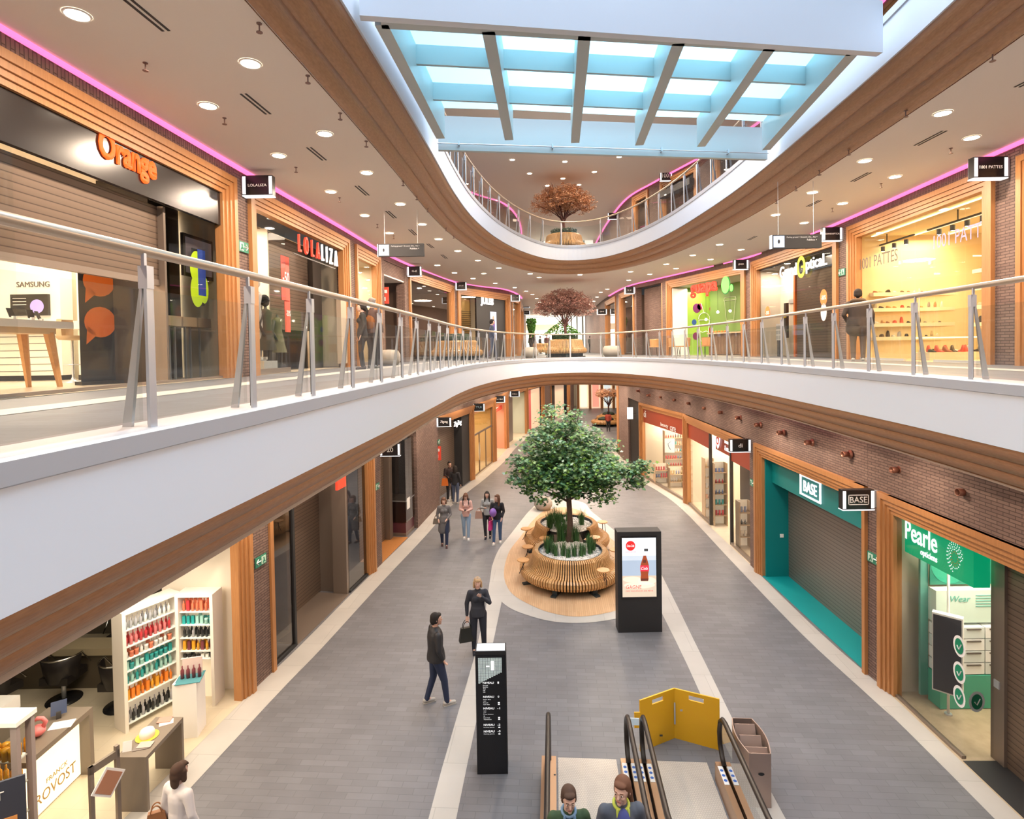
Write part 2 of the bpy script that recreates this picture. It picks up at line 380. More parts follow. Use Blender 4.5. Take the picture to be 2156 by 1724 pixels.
def wall_with_bays(name, C, bays, z0, zc, jamb=0.35):
    S = arclen(C)
    def s_of(p):
        best = None
        for i in range(len(C) - 1):
            a = V((C[i][0], C[i][1])); c = V((C[i + 1][0], C[i + 1][1])); d = c - a; t = max(0, min(1, (V((p.x, p.y)) - a).dot(d) / d.length_squared))
            q = a + d * t; e = (q - V((p.x, p.y))).length
            if best is None or e < best[0]: best = (e, S[i] + t * d.length)
        return best[1]
    iv = []
    for b in bays:
        e = b.A + b.u * b.w; x0, x1 = sorted((s_of(b.A), s_of(e))); iv.append((x0, x1, b))
    iv.sort(key=lambda q: q[0]); mb = MB(); up = MB()
    def strip(s0, s1, za, zb, m_):
        ss = [s0] + [x for x in S if s0 < x < s1] + [s1]
        for a, c in zip(ss[:-1], ss[1:]):
            p = at_len(C, S, a)[0]; q = at_len(C, S, c)[0]
            m_.face([(*p, za), (*q, za), (*q, zb), (*p, zb)], [(a, za), (c, za), (c, zb), (a, zb)])
    cur = 0.0
    for x0, x1, b in iv:
        if x0 > cur: strip(cur, x0, z0, zc, mb)
        zt = b.z0 + b.h; e = b.A + b.u * b.w
        up.face([(b.A.x, b.A.y, zt), (e.x, e.y, zt), (e.x, e.y, zc), (b.A.x, b.A.y, zc)], [(0, zt), (b.w, zt), (b.w, zc), (0, zc)])
        o = b.n * jamb
        for P in (b.A, e):
            mb.face([(P.x, P.y, z0), (P.x + o.x, P.y + o.y, z0), (P.x + o.x, P.y + o.y, zc), (P.x, P.y, zc)], [(0, z0), (jamb, z0), (jamb, zc), (0, zc)])
        up.face([(b.A.x, b.A.y, zt), (e.x, e.y, zt), (e.x + o.x, e.y + o.y, zt), (b.A.x + o.x, b.A.y + o.y, zt)])
        cur = max(cur, x1)
    strip(cur, S[-1], z0, zc, mb)
    struct(name, mb, BRICK); struct(name + '_upper', up, BRICKV if z0 > 1 else BRICK)
    return s_of, S
def wood_frame(b, root, left=True, right=True, fw=0.36, top=True):
    mb = MB(); st = [(0.0, -0.08), (0.11, -0.05), (0.20, -0.02), (0.28, 0.01)]
    for k in range(len(st)):
        o, d = st[k]; o2 = st[k + 1][0] if k + 1 < len(st) else fw; o2 = min(o2, fw)
        if left: mb.box(o, d, 0, o2, 0.17, b.h - o)
        if right: mb.box(b.w - o2, d, 0, b.w - o, 0.17, b.h - o)
        if top: mb.box(o2 if left else 0, d, b.h - o2, b.w - (o2 if right else 0), 0.17, b.h - o)
    return obj('wood_frame', mb, WOOD, root)
def shop_root(b, name, label, cat='shopfront', **k):
    r = thing(name, label, cat, b.A, b.rz, k.get('group')); b.root = r; return r
def shutter(b, root, x0, x1, z1=None, d=0.3, m=None, z0=0.0):
    z1 = z1 or b.h - .36; mb = MB(); mb.box(x0, d, z0, x1, d + .03, z1); return obj('roller_shutter', mb, m or SHUT, root)
def pane(b, root, x0, x1, z0=0.05, z1=None, d=0.12, m=None):
    z1 = z1 or b.h - .36; mb = MB(); mb.face([(x0, d, z0), (x1, d, z0), (x1, d, z1), (x0, d, z1)])
    return obj('glass_pane', mb, m or GLASS, root)
def bx(root, name, x0, y0, z0, x1, y1, z1, m, M=None):
    mb = MB(); mb.box(min(x0, x1), min(y0, y1), min(z0, z1), max(x0, x1), max(y0, y1), max(z0, z1), M); return obj(name, mb, m, root)
def sign_text(root, s, x, z, size, m, d=-0.0, ext=0.02, bold=0.0, sx=1.0, name='lettering', **k):
    return text(name, s, size, m, root, frame((x, d, z), (1, 0, 0)), ext, bold, sx=sx, **k)
def shell(b, depth, wallm, floorm, ceilm, x0=0.0, x1=None, zc=None, d0=0.17, back=True, nm=''):
    x1 = b.w if x1 is None else x1; zc = zc or b.h - .1
    def st(nm_, mb, m): o = obj(nm_, mb, m); o.matrix_world = b.M; o['kind'] = 'structure'; return o
    mb = MB(); mb.face([(x0, 0.0, .006), (x1, 0.0, .006), (x1, depth, .006), (x0, depth, .006)], [(x0, 0), (x1, 0), (x1, depth), (x0, depth)]); st('floor_shop' + nm, mb, floorm)
    mb = MB()
    mb.face([(x0, d0, 0), (x0, depth, 0), (x0, depth, zc), (x0, d0, zc)]); mb.face([(x1, d0, 0), (x1, depth, 0), (x1, depth, zc), (x1, d0, zc)])
    if back: mb.face([(x0, depth, 0), (x1, depth, 0), (x1, depth, zc), (x0, depth, zc)])
    st('wall_shop' + nm, mb, wallm)
    mb = MB(); mb.face([(x0, d0, zc), (x1, d0, zc), (x1, depth, zc), (x0, depth, zc)]); st('ceiling_shop' + nm, mb, ceilm)
def bay_light(b, x, y, z, sx, sy, power, color=WARMW, rx=0.0):
    p = b.M @ V((x, y, z)); o = area_light('shop_light', p, sx, power, color, (rx, 0, b.rz), sy=sy); return o

# lower level, left
HB = 3.83
L1 = lambda k, a, ya, c, yc, h=HB: bay_px(WLBs, True, a, ya, c, yc, 0.0, h, k)
bs = make_bay(WLBs, True, on_wall(WLBs, -1200, 1500) if False else V((-6.88, 0.2, 0)), on_wall(WLBs, 534, 1471), 0.0, HB, 'salon')
L1('closedA', 572, 1400, 789, 1198); L1('pink', 805, 1190, 880, 1103); L1('zig', 926, 1056, 998, 1006); L1('travel', 998.5, 1005, 1044, 966)
L1('rose', 1044.5, 965, 1070, 940); L1('racks', 1072, 938, 1112, 915); L1('red', 1114, 900, 1146, 890); L1('farpale', 1160, 885, 1200, 880)
lb = [ALLB[k] for k in ('salon', 'closedA', 'pink', 'zig', 'travel', 'rose', 'racks', 'red', 'farpale')]
sLB, SLB = wall_with_bays('wall_left_lower', WLBs, lb, 0.0, CEIL_L)
# lower level, right (left-to-right seen from the mall = far to near)
R1 = lambda k, a, ya, c, yc, h=HB: bay_px(WRBs, False, a, ya, c, yc, 0.0, h, k)
make_bay(WRBs, False, on_wall(WRBs, 1855, 1466), V((6.88, 1.2, 0)), 0.0, HB, 'pearle')
R1('base', 1593, 1203, 1828, 1440); R1('beautyB', 1442, 1070, 1580, 1190); R1('beautyA', 1349, 1000, 1441, 1068); R1('dark', 1324, 980, 1348.5, 1000)
rb = [ALLB[k] for k in ('pearle', 'base', 'beautyB', 'beautyA', 'dark')]
sRB, SRB = wall_with_bays('wall_right_lower', WRBs, rb, 0.0, CEIL_L)
# middle level, left
HM = 3.75
M1 = lambda k, a, ya, c, yc: bay_px(WL0s, True, a, ya, c, yc, Z0, Z0 + HM, k)
make_bay(WL0s, True, V((-5.68, 1.2, 0)), on_wall(WL0s, 494, 500), Z0, Z0 + HM, 'orange')
M1('lola', 524.5, 560, 735, 650); M1('manne', 748.5, 620, 800, 640); M1('recess', 810, 650, 853, 660); M1('dark1', 861, 650, 955, 660); M1('jules', 963, 660, 1073, 680)
M1('far1', 1078, 700, 1094, 700); M1('far2', 1095, 700, 1101, 700)
lm = [ALLB[k] for k in ('orange', 'lola', 'manne', 'recess', 'dark1', 'jules', 'far1', 'far2')]
sLM, SLM = wall_with_bays('wall_left_middle', WL0s, lm, Z0, CEIL_M)
N1 = lambda k, a, ya, c, yc: bay_px(WR0s, False, a, ya, c, yc, Z0, Z0 + HM, k)
make_bay(WR0s, False, on_wall(WR0s, 2147, 500), V((8.75, 1.5, 0)), Z0, Z0 + HM, 'edge')
N1('pattes', 1788, 600, 2095, 600); N1('optical', 1584, 640, 1766, 640); N1('juice', 1405, 660, 1571, 660); N1('rbrick', 1340, 680, 1395, 680); N1('rdark', 1306, 690, 1336, 690); N1('rfar', 1276, 700, 1298, 700)
rm = [ALLB[k] for k in ('edge', 'pattes', 'optical', 'juice', 'rbrick', 'rdark', 'rfar')]
sRM, SRM = wall_with_bays('wall_right_middle', WR0s, rm, Z0, CEIL_M)
# upper level
HU = 3.6
for nm, wl, cuts in (('left', WL0s, [(20.0, 24.5), (25.2, 29.0), (29.8, 31.4)]), ('right', WR0s, [(12, 16.5), (17.5, 21.5), (22.5, 25.5), (26.5, 29.5), (30.3, 32.6)])):
    S = arclen(wl); bb = []
    for i, (a, c) in enumerate(cuts):
        pa = min(wl, key=lambda p: abs(p[1] - a)); pc = min(wl, key=lambda p: abs(p[1] - c))
        if nm == 'right': pa, pc = pc, pa
        bb.append(make_bay(wl, nm == 'left', pa, pc, Z1, Z1 + HU, 'up_%s_%d' % (nm, i)))
    wall_with_bays('wall_%s_upper_floor' % nm, wl, bb, Z1, CEIL_U)

# pink cove lights where ceiling meets wall
PINK = emit_mat('pink_cove_light', (1.0, 0.17, 0.42), 1.7)
def cove(C, z, s0, s1, m=PINK, label=''):
    S = arclen(C); P = offset(C, -0.05 if C in (WL0s, WLBs) else 0.05); mb = MB(); inn = offset(C, -0.0)
    k = -1 if C in (WL0s, WLBs) else 1
    A_ = offset(C, 0.01 * -k * -1); B_ = offset(C, k * 0.10)
    for i in range(len(C) - 1):
        if S[i] < s0 or S[i] > s1: continue
        mb.face([(*A_[i], z - .05), (*A_[i + 1], z - .05), (*B_[i + 1], z - .05), (*B_[i], z - .05)])
        mb.face([(*B_[i], z - .05), (*B_[i + 1], z - .05), (*B_[i + 1], z), (*B_[i], z)])
    o = obj('cove_light', mb, m); return tag(o, label, 'light')
cove(WL0s, CEIL_M, 0, 46, label='pink light strip where middle gallery ceiling meets the left brick wall')
cove(WR0s, CEIL_M, 0, 44, label='pink light strip where middle gallery ceiling meets the right brick wall')
cove(WL0s, CEIL_U, 18, 52, label='pink light strip along the top floor ceiling, left of the autumn tree')
cove(WR0s, CEIL_U, 12, 52, label='pink light strip curving along the top floor ceiling, right of the autumn tree')
cove(WRBs, CEIL_L, 6, 36, label='pink light strip above the brick wall of the ground level shops')

# ------------------------------------------------------------------ balustrades
def balustrade(name, label, zf, ys_left, ys_right, top_n=None):
    root = thing(name, label, 'railing', (0, 0, zf), 0)
    C = offset(RIM, 0.12); S = arclen(C)
    sl = min(range(len(C)), key=lambda i: abs(C[i][1] - ys_left) + (99 if C[i][0] > 2 else 0)); sr = min(range(len(C)), key=lambda i: abs(C[i][1] - ys_right) + (99 if C[i][0] < 3 else 0))
    apex = S[max(range(len(C)), key=lambda i: C[i][1])]
    stations = []
    s = S[sl] - 1.17 * 2 * (1 if ys_left < 5 else 0)
    while s < apex: stations.append(s); s += 1.17
    s = S[sr] + 1.17 * (5 if ys_right < 10 else 0); tmp = []
    while s > apex + .3: tmp.append(s); s -= 1.17
    stations += tmp[::-1]
    def post_mb():
        mb = MB()
        mb.box(-.032, -.05, .0, .032, -.02, 1.0)      # outer plate
        mb.box(-.012, -.02, .0, .012, .0, 1.0)
        return mb
    pm = MB(); pm.box(-.03, -.055, .0, .03, -.035, .86); pm.box(-.03, -.06, .86, .03, .0, 1.0); pm.box(-.011, -.03, .98, .011, -.008, 1.08)
    bk = MB(); P = [(-.012, .09, 0), (.012, .09, 0), (-.012, .15, 0), (.012, .15, 0), (-.012, -.02, .92), (.012, -.02, .92), (-.012, .0, .92), (.012, .0, .92)]; bk.hexa(P)
    ft = MB(); ft.box(-.04, -.06, 0, .04, .2, .015)
    pmd = bmd = None
    for s in stations:
        p, t = at_len(C, S, s); M = Matrix.Translation((p[0], p[1], 0)) @ Matrix.Rotation(atan2(t[1], t[0]), 4, 'Z')
        if pmd is None:
            o = obj('post', pm, STEEL, root); k = obj('stay', bk, STEEL, o); g = obj('gasket', MB().box(-.012, -.033, .02, .012, -.02, .9), BLACKM, o)
            o.matrix_local = M; pmd = o
        else: c = copy_tree(pmd, root); c.matrix_local = M
    for s0, s1 in zip(stations[:-1], stations[1:]):
        n = max(2, int((s1 - s0) / .4) + 1); mb = MB(); row0 = []; row1 = []
        for j in range(n):
            q, _ = at_len(C, S, s0 + .02 + (s1 - s0 - .04) * j / (n - 1)); row0.append((q[0], q[1], .05)); row1.append((q[0], q[1], .86))
        mb.grid([row0, row1]); obj('glass_panel', mb, BGLASS, root)
    a, z = stations[0] - .3, stations[-1] + .3; pts = []; s = a
    while s < z: pts.append((*at_len(C, S, s)[0], 1.10)); s += .35
    hb = MB(); hb.tube(pts, .034, 10); obj('handrail', hb, RAILM, root, True)
    return root
balustrade('balustrade', 'curved glass balustrade with champagne handrail around the middle gallery void', Z0, 3.4, 6.6)
balustrade('balustrade', 'curved glass balustrade on the top floor rim below the autumn tree', Z1, 12.6, 12.6)

# ------------------------------------------------------------------ glass bridge across the void on the top floor
def plank(mb, a, c, w, z0, z1):
    d = V((c[0] - a[0], c[1] - a[1])); d.normalize(); n = V((-d.y, d.x)) * w / 2
    mb.hexa([(a[0] - n.x, a[1] - n.y, z0), (c[0] - n.x, c[1] - n.y, z0), (a[0] + n.x, a[1] + n.y, z0), (c[0] + n.x, c[1] + n.y, z0),
             (a[0] - n.x, a[1] - n.y, z1), (c[0] - n.x, c[1] - n.y, z1), (a[0] + n.x, a[1] + n.y, z1), (c[0] + n.x, c[1] + n.y, z1)]); return mb
zb = 10.85
br = thing('glass_bridge', 'glass floored bridge with white beams crossing above the atrium', 'bridge', (1.9, 10, zb))
Mi = Matrix.Translation((-1.9, -10, -zb))
def bobj(name, mb, m): mb.xf(Mi); return obj(name, mb, m, br)
fl = at(758, 34.5, z=zb); fr = at(1852, 112, z=zb); bl = at(923, 316, z=zb); brr = at(1613, 336, z=zb)
q = lambda p: (p.x, p.y)
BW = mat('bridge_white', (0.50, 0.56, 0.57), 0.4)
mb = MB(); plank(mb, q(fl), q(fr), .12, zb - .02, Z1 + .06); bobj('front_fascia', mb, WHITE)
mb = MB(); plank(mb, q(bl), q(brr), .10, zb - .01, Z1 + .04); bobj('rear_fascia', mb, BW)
def lerp2(a, c, t): return (a[0] + (c[0] - a[0]) * t, a[1] + (c[1] - a[1]) * t)
f0, f1, g0, g1 = lerp2(q(fl), q(fr), 0.03), lerp2(q(fl), q(fr), .955), q(bl), q(brr)
fts = [at(x, y, z=zb) for x, y in ((803, 53), (1028, 67), (1231, 72), (1429, 92), (1621, 103), (1797, 112))]
gts = [at(x, y, z=zb) for x, y in ((928, 292), (1072, 295), (1211, 301), (1346, 306), (1476, 309), (1613, 316))]
for a, c in zip(fts, gts):
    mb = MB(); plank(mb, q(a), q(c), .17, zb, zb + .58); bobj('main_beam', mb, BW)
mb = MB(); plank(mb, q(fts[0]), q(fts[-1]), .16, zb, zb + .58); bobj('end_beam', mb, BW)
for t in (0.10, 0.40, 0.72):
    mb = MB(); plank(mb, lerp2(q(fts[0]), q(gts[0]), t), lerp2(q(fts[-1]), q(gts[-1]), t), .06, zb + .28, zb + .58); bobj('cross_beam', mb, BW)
DECK = bpy.data.materials.new('deck_glass'); DECK.use_nodes = True; nt = DECK.node_tree; nt.nodes.clear()
o_ = N(DECK, 'ShaderNodeOutputMaterial'); t1 = N(DECK, 'ShaderNodeBsdfTranslucent'); t1.inputs[0].default_value = (0.42, 0.80, 0.88, 1)
t2 = N(DECK, 'ShaderNodeBsdfTransparent'); t2.inputs[0].default_value = (0.45, 0.82, 0.9, 1); mx = N(DECK, 'ShaderNodeMixShader'); mx.inputs[0].default_value = .08
L(DECK, t1.outputs[0], mx.inputs[1]); L(DECK, t2.outputs[0], mx.inputs[2]); L(DECK, mx.outputs[0], o_.inputs[0])
nb = 5
for k in range(5):
    for j in range(4):
        ta, tb = [(0, .10), (.10, .40), (.40, .72), (.72, 1)][j]
        A1 = lerp2(q(fts[k]), q(gts[k]), ta); A2 = lerp2(q(fts[k]), q(gts[k]), tb); B1 = lerp2(q(fts[k + 1]), q(gts[k + 1]), ta); B2 = lerp2(q(fts[k + 1]), q(gts[k + 1]), tb)
        mb = MB(); mb.face([(*A1, zb + .6), (*B1, zb + .6), (*B2, zb + .6), (*A2, zb + .6)]); bobj('glass_deck_panel', mb, DECK)
mb = MB(); cb = [(*lerp2(q(bl), q(brr), i / 12), zb + .1) for i in range(13)]
cb = [(x, y - .12, z) for x, y, z in cb]; mb.tube(cb, .012, 6); bobj('cable', mb, STEEL)
for t in (.06, .33, .66, .87):
    p = lerp2(q(bl), q(brr), t); mb = MB(); mb.box(p[0] - .012, p[1] - .14, zb + .07, p[0] + .012, p[1] - .04, zb + .16); bobj('cable_clip', mb, STEEL)
# railing of the bridge (only its foot shows at the top of the picture)
for nm_, a, c in (('bridge_railing', q(fl), q(fr)),):
    rr = thing(nm_, 'glass railing standing on the front edge of the glass bridge', 'railing', (a[0], a[1], Z1 + .06))
    Mi2 = Matrix.Translation((-a[0], -a[1], -Z1 - .06))
    for t in [.02 + .96 * i / 6 for i in range(7)]:
        p = lerp2(a, c, t); mb = MB(); mb.box(p[0] - .03, p[1] - .02, Z1 + .06, p[0] + .03, p[1] + .02, Z1 + 1.1); mb.xf(Mi2); obj('post', mb, STEEL, rr)
    mb = MB(); mb.face([(*lerp2(a, c, .02), Z1 + .1), (*lerp2(a, c, .98), Z1 + .1), (*lerp2(a, c, .98), Z1 + .95), (*lerp2(a, c, .02), Z1 + .95)]); mb.xf(Mi2); obj('glass_panel', mb, BGLASS, rr)

# ------------------------------------------------------------------ floor patterns of the lower level
def flat(name, px, m, z=0.004, ground=0.0, k=3, closed=False):
    P = [at(x, y, z=ground) for x, y in px]; P = [(p.x, p.y) for p in P]
    mb = MB(); mb.poly(P, ground + z); return struct(name, mb, m)
isl_out = [(1129, 1061), (1112, 1078), (1099, 1094), (1071, 1130), (1052, 1154), (1040, 1180), (1034, 1206), (1038, 1236), (1050, 1260), (1075, 1281), (1115.7, 1297), (1160, 1308), (1205, 1311.8), (1250, 1310), (1300, 1302), (1345, 1288), (1380, 1262), (1392, 1235), (1388, 1205), (1372, 1180), (1340, 1150), (1297.6, 1120), (1262, 1090), (1244.7, 1076), (1228, 1058), (1180, 1050)]
isl_in = [(1145, 1075), (1120, 1098), (1096, 1130), (1076, 1155), (1066, 1178), (1061, 1206), (1066, 1232), (1085, 1256), (1132, 1281), (1170, 1293), (1208, 1298.5), (1250, 1296), (1300, 1285), (1340, 1266), (1358, 1240), (1362, 1212), (1352, 1190), (1320, 1160), (1285, 1133), (1252, 1102), (1232, 1080), (1190, 1068)]
def smoothc(px, k=5):
    P = [at(x, y, z=0) for x, y in px]; P = [(p.x, p.y) for p in P]; P = P + P[:1]; return catmull(P, k)[:-1]
mb = MB(); mb.poly(smoothc(isl_out), .006); struct('floor_band_ring', mb, BAND)
mb = MB(); mb.poly(smoothc(isl_in), .010); struct('floor_parquet_island', mb, PARQ)
flat('floor_band_left', [(902, 1724), (930, 1619), (1000, 1379), (1023, 1279), (1032, 1218), (1036, 1190), (1060, 1215), (1056, 1268), (1036.5, 1361), (985, 1604), (960.5, 1724), (945, 1790), (885, 1790)], BAND)
flat('floor_band_right', [(1372, 1245), (1398, 1300), (1423, 1350), (1447, 1400), (1485, 1484), (1580, 1680), (1635, 1790), (1690, 1790), (1632, 1683), (1544, 1517), (1487, 1400), (1462, 1350), (1428, 1280), (1392, 1208), (1380, 1225)], BAND)
# pale border along the shop lines
def border(name, C, k, w, z, m=BAND, s0=0, s1=1e9):
    S = arclen(C); O = offset(C, k * w); mb = MB()
    for i in range(len(C) - 1):
        if s0 <= S[i] <= s1: mb.face([(*C[i], z), (*O[i], z), (*O[i + 1], z), (*C[i + 1], z)] if k > 0 else [(*C[i], z), (*C[i + 1], z), (*O[i + 1], z), (*O[i], z)])
    struct(name, mb, m)
border('floor_border_left', WLBs, -1, .55, .004); border('floor_border_right', WRBs, 1, .45, .004)
for nm, C, k in (('left', WL0s, -1), ('right', WR0s, 1)):
    O1 = offset(C, k * 1.15); O2 = offset(C, k * 1.6); mb = MB()
    for i in range(len(C) - 1):
        if C[i][1] < 27: mb.face([(*O1[i], Z0 + .004), (*O2[i], Z0 + .004), (*O2[i + 1], Z0 + .004), (*O1[i + 1], Z0 + .004)])
    struct('floor_stripe_' + nm, mb, BAND)
# ================================================================== ceiling fixtures
GLOW = emit_mat('downlight_glow', (1.0, 0.86, 0.66), 22)
RINGM = mat('downlight_ring', (0.85, 0.82, 0.78), 0.5)
def downlight(p, zc, r=.11, proto={}, power=None, ref='left gallery', lab=None):
    if not proto:
        t = thing('downlight', '', 'downlight'); d = MB(); d.lathe([(0, -.012), (r, -.012)], n=20); obj('diffuser', d, GLOW, t)
        g = MB(); g.lathe([(r, -.012), (r + .015, -.016), (r + .022, -.001)], n=20); obj('ring', g, RINGM, t); proto['p'] = t; c = t
    else: c = copy_tree(proto['p'])
    c.location = (p.x, p.y, zc - .001); c['label'] = lab; c['group'] = 'round downlights, ' + ref; return c
def area(p, zc):
    return 0
LEFT = [(162, 30), (527, 133), (438, 222), (684, 281), (587, 327), (772, 363), (696.6, 403), (843, 429), (768, 453), (889, 471.7), (820, 490), (923.5, 503), (964, 528), (1006, 548), (920.7, 558), (1050, 564), (957, 574), (1018.7, 575.5), (996, 586), (1042.6, 596)]
RIGHT = [(1985, 237.7), (2046, 289.4), (1821, 338), (1884.6, 371.4), (1711, 404.6), (1774, 427.8), (1633, 451.8), (1693, 468.8), (1560.5, 525), (1515, 514.6), (1496, 545.7), (1458.8, 537), (1423.6, 564.7), (1402.8, 555.8)]
MID = [(1116, 576), (1135, 583.6), (1221, 578), (1328, 571.7), (1368, 577), (1323.7, 589.5), (1083.7, 605), (1107.8, 612.5), (1121, 619.6), (1278.9, 608.4), (1265, 615), (1257, 625), (1250, 634), (1130, 628), (1136, 636), (1240, 640), (1142, 645)]
TOP = [(1078.5, 336), (1115, 365), (1189.4, 340), (1303.7, 330), (1251.4, 361.7), (1185, 375.4), (1152.7, 390.6), (1218.7, 389)]
for px in LEFT: downlight(at(*px, z=CEIL_M), CEIL_M, ref='left', lab='round white downlight in the middle gallery ceiling beside the pink strip over the left shops')
for px in RIGHT: downlight(at(*px, z=CEIL_M), CEIL_M, ref='right', lab='round white downlight in the middle gallery ceiling above the right hand shops')
for px in MID: downlight(at(*px, z=CEIL_M), CEIL_M, ref='mid', lab='small round downlight in the middle ceiling between the curved rim and the far corridor')
for px in TOP: downlight(at(*px, z=CEIL_U), CEIL_U, ref='top', lab='round downlight in the top floor ceiling around the orange autumn tree')
# lamp light of those fixtures (and of the ones whose ceilings are out of sight)
def lampgrid(C, k, zc, ys, d, power, color=WARM, size=.22):
    S = arclen(C); O = offset(C, k * d)
    for y in ys:
        p = min(O, key=lambda q_: abs(q_[1] - y)); area_light('downlight_lamp', (p[0], p[1], zc - .04), size, power, color, shape='DISK')
for C, k in ((WL0s, -1), (WR0s, 1)):
    lampgrid(C, k, CEIL_M, (1, 4, 7, 10, 13, 16, 19, 22, 25, 28, 31), 1.7, 190)
    lampgrid(C, k, CEIL_U, (19, 23, 27, 31), 1.6, 150)
for C, k in ((WLBs, -1), (WRBs, 1)):
    lampgrid(C, k, CEIL_L, (2, 4.5, 7, 9.5, 12, 15, 18, 21, 24, 27, 30, 33, 37, 41, 46), .95, 74 if k < 0 else 34)
for y in (25.5, 34, 38, 44, 50, 56):
    area_light('corridor_lamp', (3.6 + (y - 29) * .03, y, CEIL_M - .05), 1.2, 480, WARMW, shape='DISK')
    area_light('corridor_lamp', (3.6 + (y - 29) * .03, y, CEIL_U - .05), 1.2, 300, WARMW, shape='DISK')
    area_light('corridor_lamp', (4.0 + (y - 29) * .12, y, CEIL_L - .05), 1.2, 240, WARM, shape='DISK')
area_light('far_daylight', (4.5, 62, 8.5), 5, 900, (1, .97, .92), (pi / 2, 0, 0), sy=3)
# sprinklers
SPR = mat('sprinkler_brass', (0.22, 0.13, 0.11), 0.5)
sp = None
for px in [(306, 132), (545.8, 49), (648, 159), (472.5, 248), (716, 238), (623, 352), (771, 297), (848.6, 381), (715, 416), (877.5, 411.5), (901, 438), (794.5, 472), (939, 479), (829, 496), (955, 495), (1907, 233), (1787, 315), (2002, 312), (1725.6, 358.6), (1855, 386), (1676, 392.6), (1752.5, 438), (1634.5, 419.8), (2090, 112)]:
    p = at(*px, z=CEIL_M)
    if sp is None:
        m_ = MB(); m_.lathe([(0, -.10), (.035, -.10), (.035, -.094), (.008, -.09), (.008, -.01), (.03, -.008), (.03, -.001)], n=8)
        sp = obj('sprinkler', m_, SPR); o = sp
    else: o = sp.copy(); COL.objects.link(o)
    o.location = (p.x, p.y, CEIL_M); tag(o, 'small brass sprinkler head hanging from the middle gallery ceiling', 'sprinkler', 'ceiling sprinklers')
# slot vents
VB = BLACKM
for i, (x0, y0, x1, y1) in enumerate([(268, -2, 350, 65), (512, 197, 565, 240), (650, 310, 683, 337), (751, 391, 774, 411), (815, 444, 832, 459), (863, 483, 876, 495), (900, 513, 912, 522), (930, 536, 940, 544), (1929, 306, 1989, 275), (1794.5, 382, 1831, 363), (1700.5, 434.6, 1727, 421.5), (1576, 505, 1592, 497), (2141, 183, 2165, 171)]):
    a = at(x0, y0, z=CEIL_M); c = at(x1, y1, z=CEIL_M); t = thing('slot_vent', '', 'vent', (a.x, a.y, CEIL_M)); d = (c - a); l = d.length; t.rotation_euler.z = atan2(d.y, d.x)
    obj('slot', MB().box(0, -.05, -.006, l, -.02, -.001), VB, t); obj('slot', MB().box(0, .02, -.006, l, .05, -.001), VB, t)
    tag(t, ('dark double slot air vent in the ceiling over the left shops' if x0 < 1100 else 'dark double slot air vent in the ceiling over the right shops'), 'vent', 'slot vents ' + ('left' if x0 < 1100 else 'right'))
# ================================================================== helpers for shops
def fit(name, s, m, parent, M, w, h, ext=0.015, bold=0.0, **k):
    o = text(name, s, 1.0, m, parent, M, 0.0, bold, **k); me = o.data
    xs = [v.co.x for v in me.vertices]; ys = [v.co.y for v in me.vertices]
    cx, cy = (min(xs) + max(xs)) / 2, (min(ys) + max(ys)) / 2; kx = w / (max(xs) - min(xs)); ky = h / (max(ys) - min(ys)) if h else kx
    me.transform(Matrix.Diagonal((kx, ky, 1, 1)) @ Matrix.Translation((-cx, -cy, 0)))
    if ext:
        bm = bmesh.new(); bm.from_mesh(me); bmesh.ops.remove_doubles(bm, verts=bm.verts, dist=1e-5)
        r = bmesh.ops.extrude_face_region(bm, geom=bm.faces[:]); vs = [e for e in r['geom'] if isinstance(e, bmesh.types.BMVert)]
        bmesh.ops.translate(bm, verts=vs, vec=(0, 0, ext)); bmesh.ops.recalc_face_normals(bm, faces=bm.faces); bm.to_mesh(me); bm.free()
    return o
def wallM(x, z, d=0.0): return frame((x, d, z), (1, 0, 0))
def sign_on(b, root, s, pl, pr, h, m, d=0.0, name='lettering', **k):
    """lettering between two picture points on the plane d of the bay, h metres high"""
    xa, za = lx(b, *pl, d); xb, zb_ = lx(b, *pr, d)
    return fit(name, s, m, root, wallM((xa + xb) / 2, (za + zb_) / 2, d), abs(xb - xa), h, **k)
def plate(root, name, b, x0, z0, x1, z1, m, d=0.0, th=0.02): return bx(root, name, x0, d, z0, x1, d + th, z1, m)
def disc(mb, cx, cz, rx, rz, d, n=20, a0=0):
    mb.face([(cx + rx * cos(a0 + 2 * pi * i / n), d, cz + rz * sin(a0 + 2 * pi * i / n)) for i in range(n)]); return mb
OR = emit_mat('orange_letters', (1.0, 0.10, 0.01), 1.5); WL_ = emit_mat('white_letters', (1, .97, .95), 1.05); RL = emit_mat('red_letters', (1.0, 0.06, 0.03), .85)
YL = emit_mat('yellow_letters', (1, .93, .03), 1.6); GL = emit_mat('green_letters', (.12, 1, .08), 1.7); BL = emit_mat('blue_letters', (.08, .12, 1), 1.1)
WPR = mat('white_print', (.85, .85, .85), .6); GREYT = mat('grey_print', (.12, .10, .09), .6); REDP = mat('red_print', (.75, .07, .04), .5); ORP = mat('orange_print', (.85, .2, .03), .5)
STRIP = emit_mat('light_strip', (.95, .97, 1), 1.0)
FASC = mat('black_fascia', (.018, .014, .014), .22)
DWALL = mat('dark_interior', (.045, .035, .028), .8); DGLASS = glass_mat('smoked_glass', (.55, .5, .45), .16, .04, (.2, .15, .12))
TAN = mat('tan_wood', (.55, .40, .25), .5); GREYB = mat('taupe_laminate', (.19, .155, .12), .5); WARMWALL = mat('warm_white_wall', (.82, .74, .60), .7)
YWALL = mat('yellow_lit_wall', (.82, .66, .40), .7)
def world_thing(name, label, cat, p, rz=0.0, group=None): return thing(name, label, cat, p, rz, group)

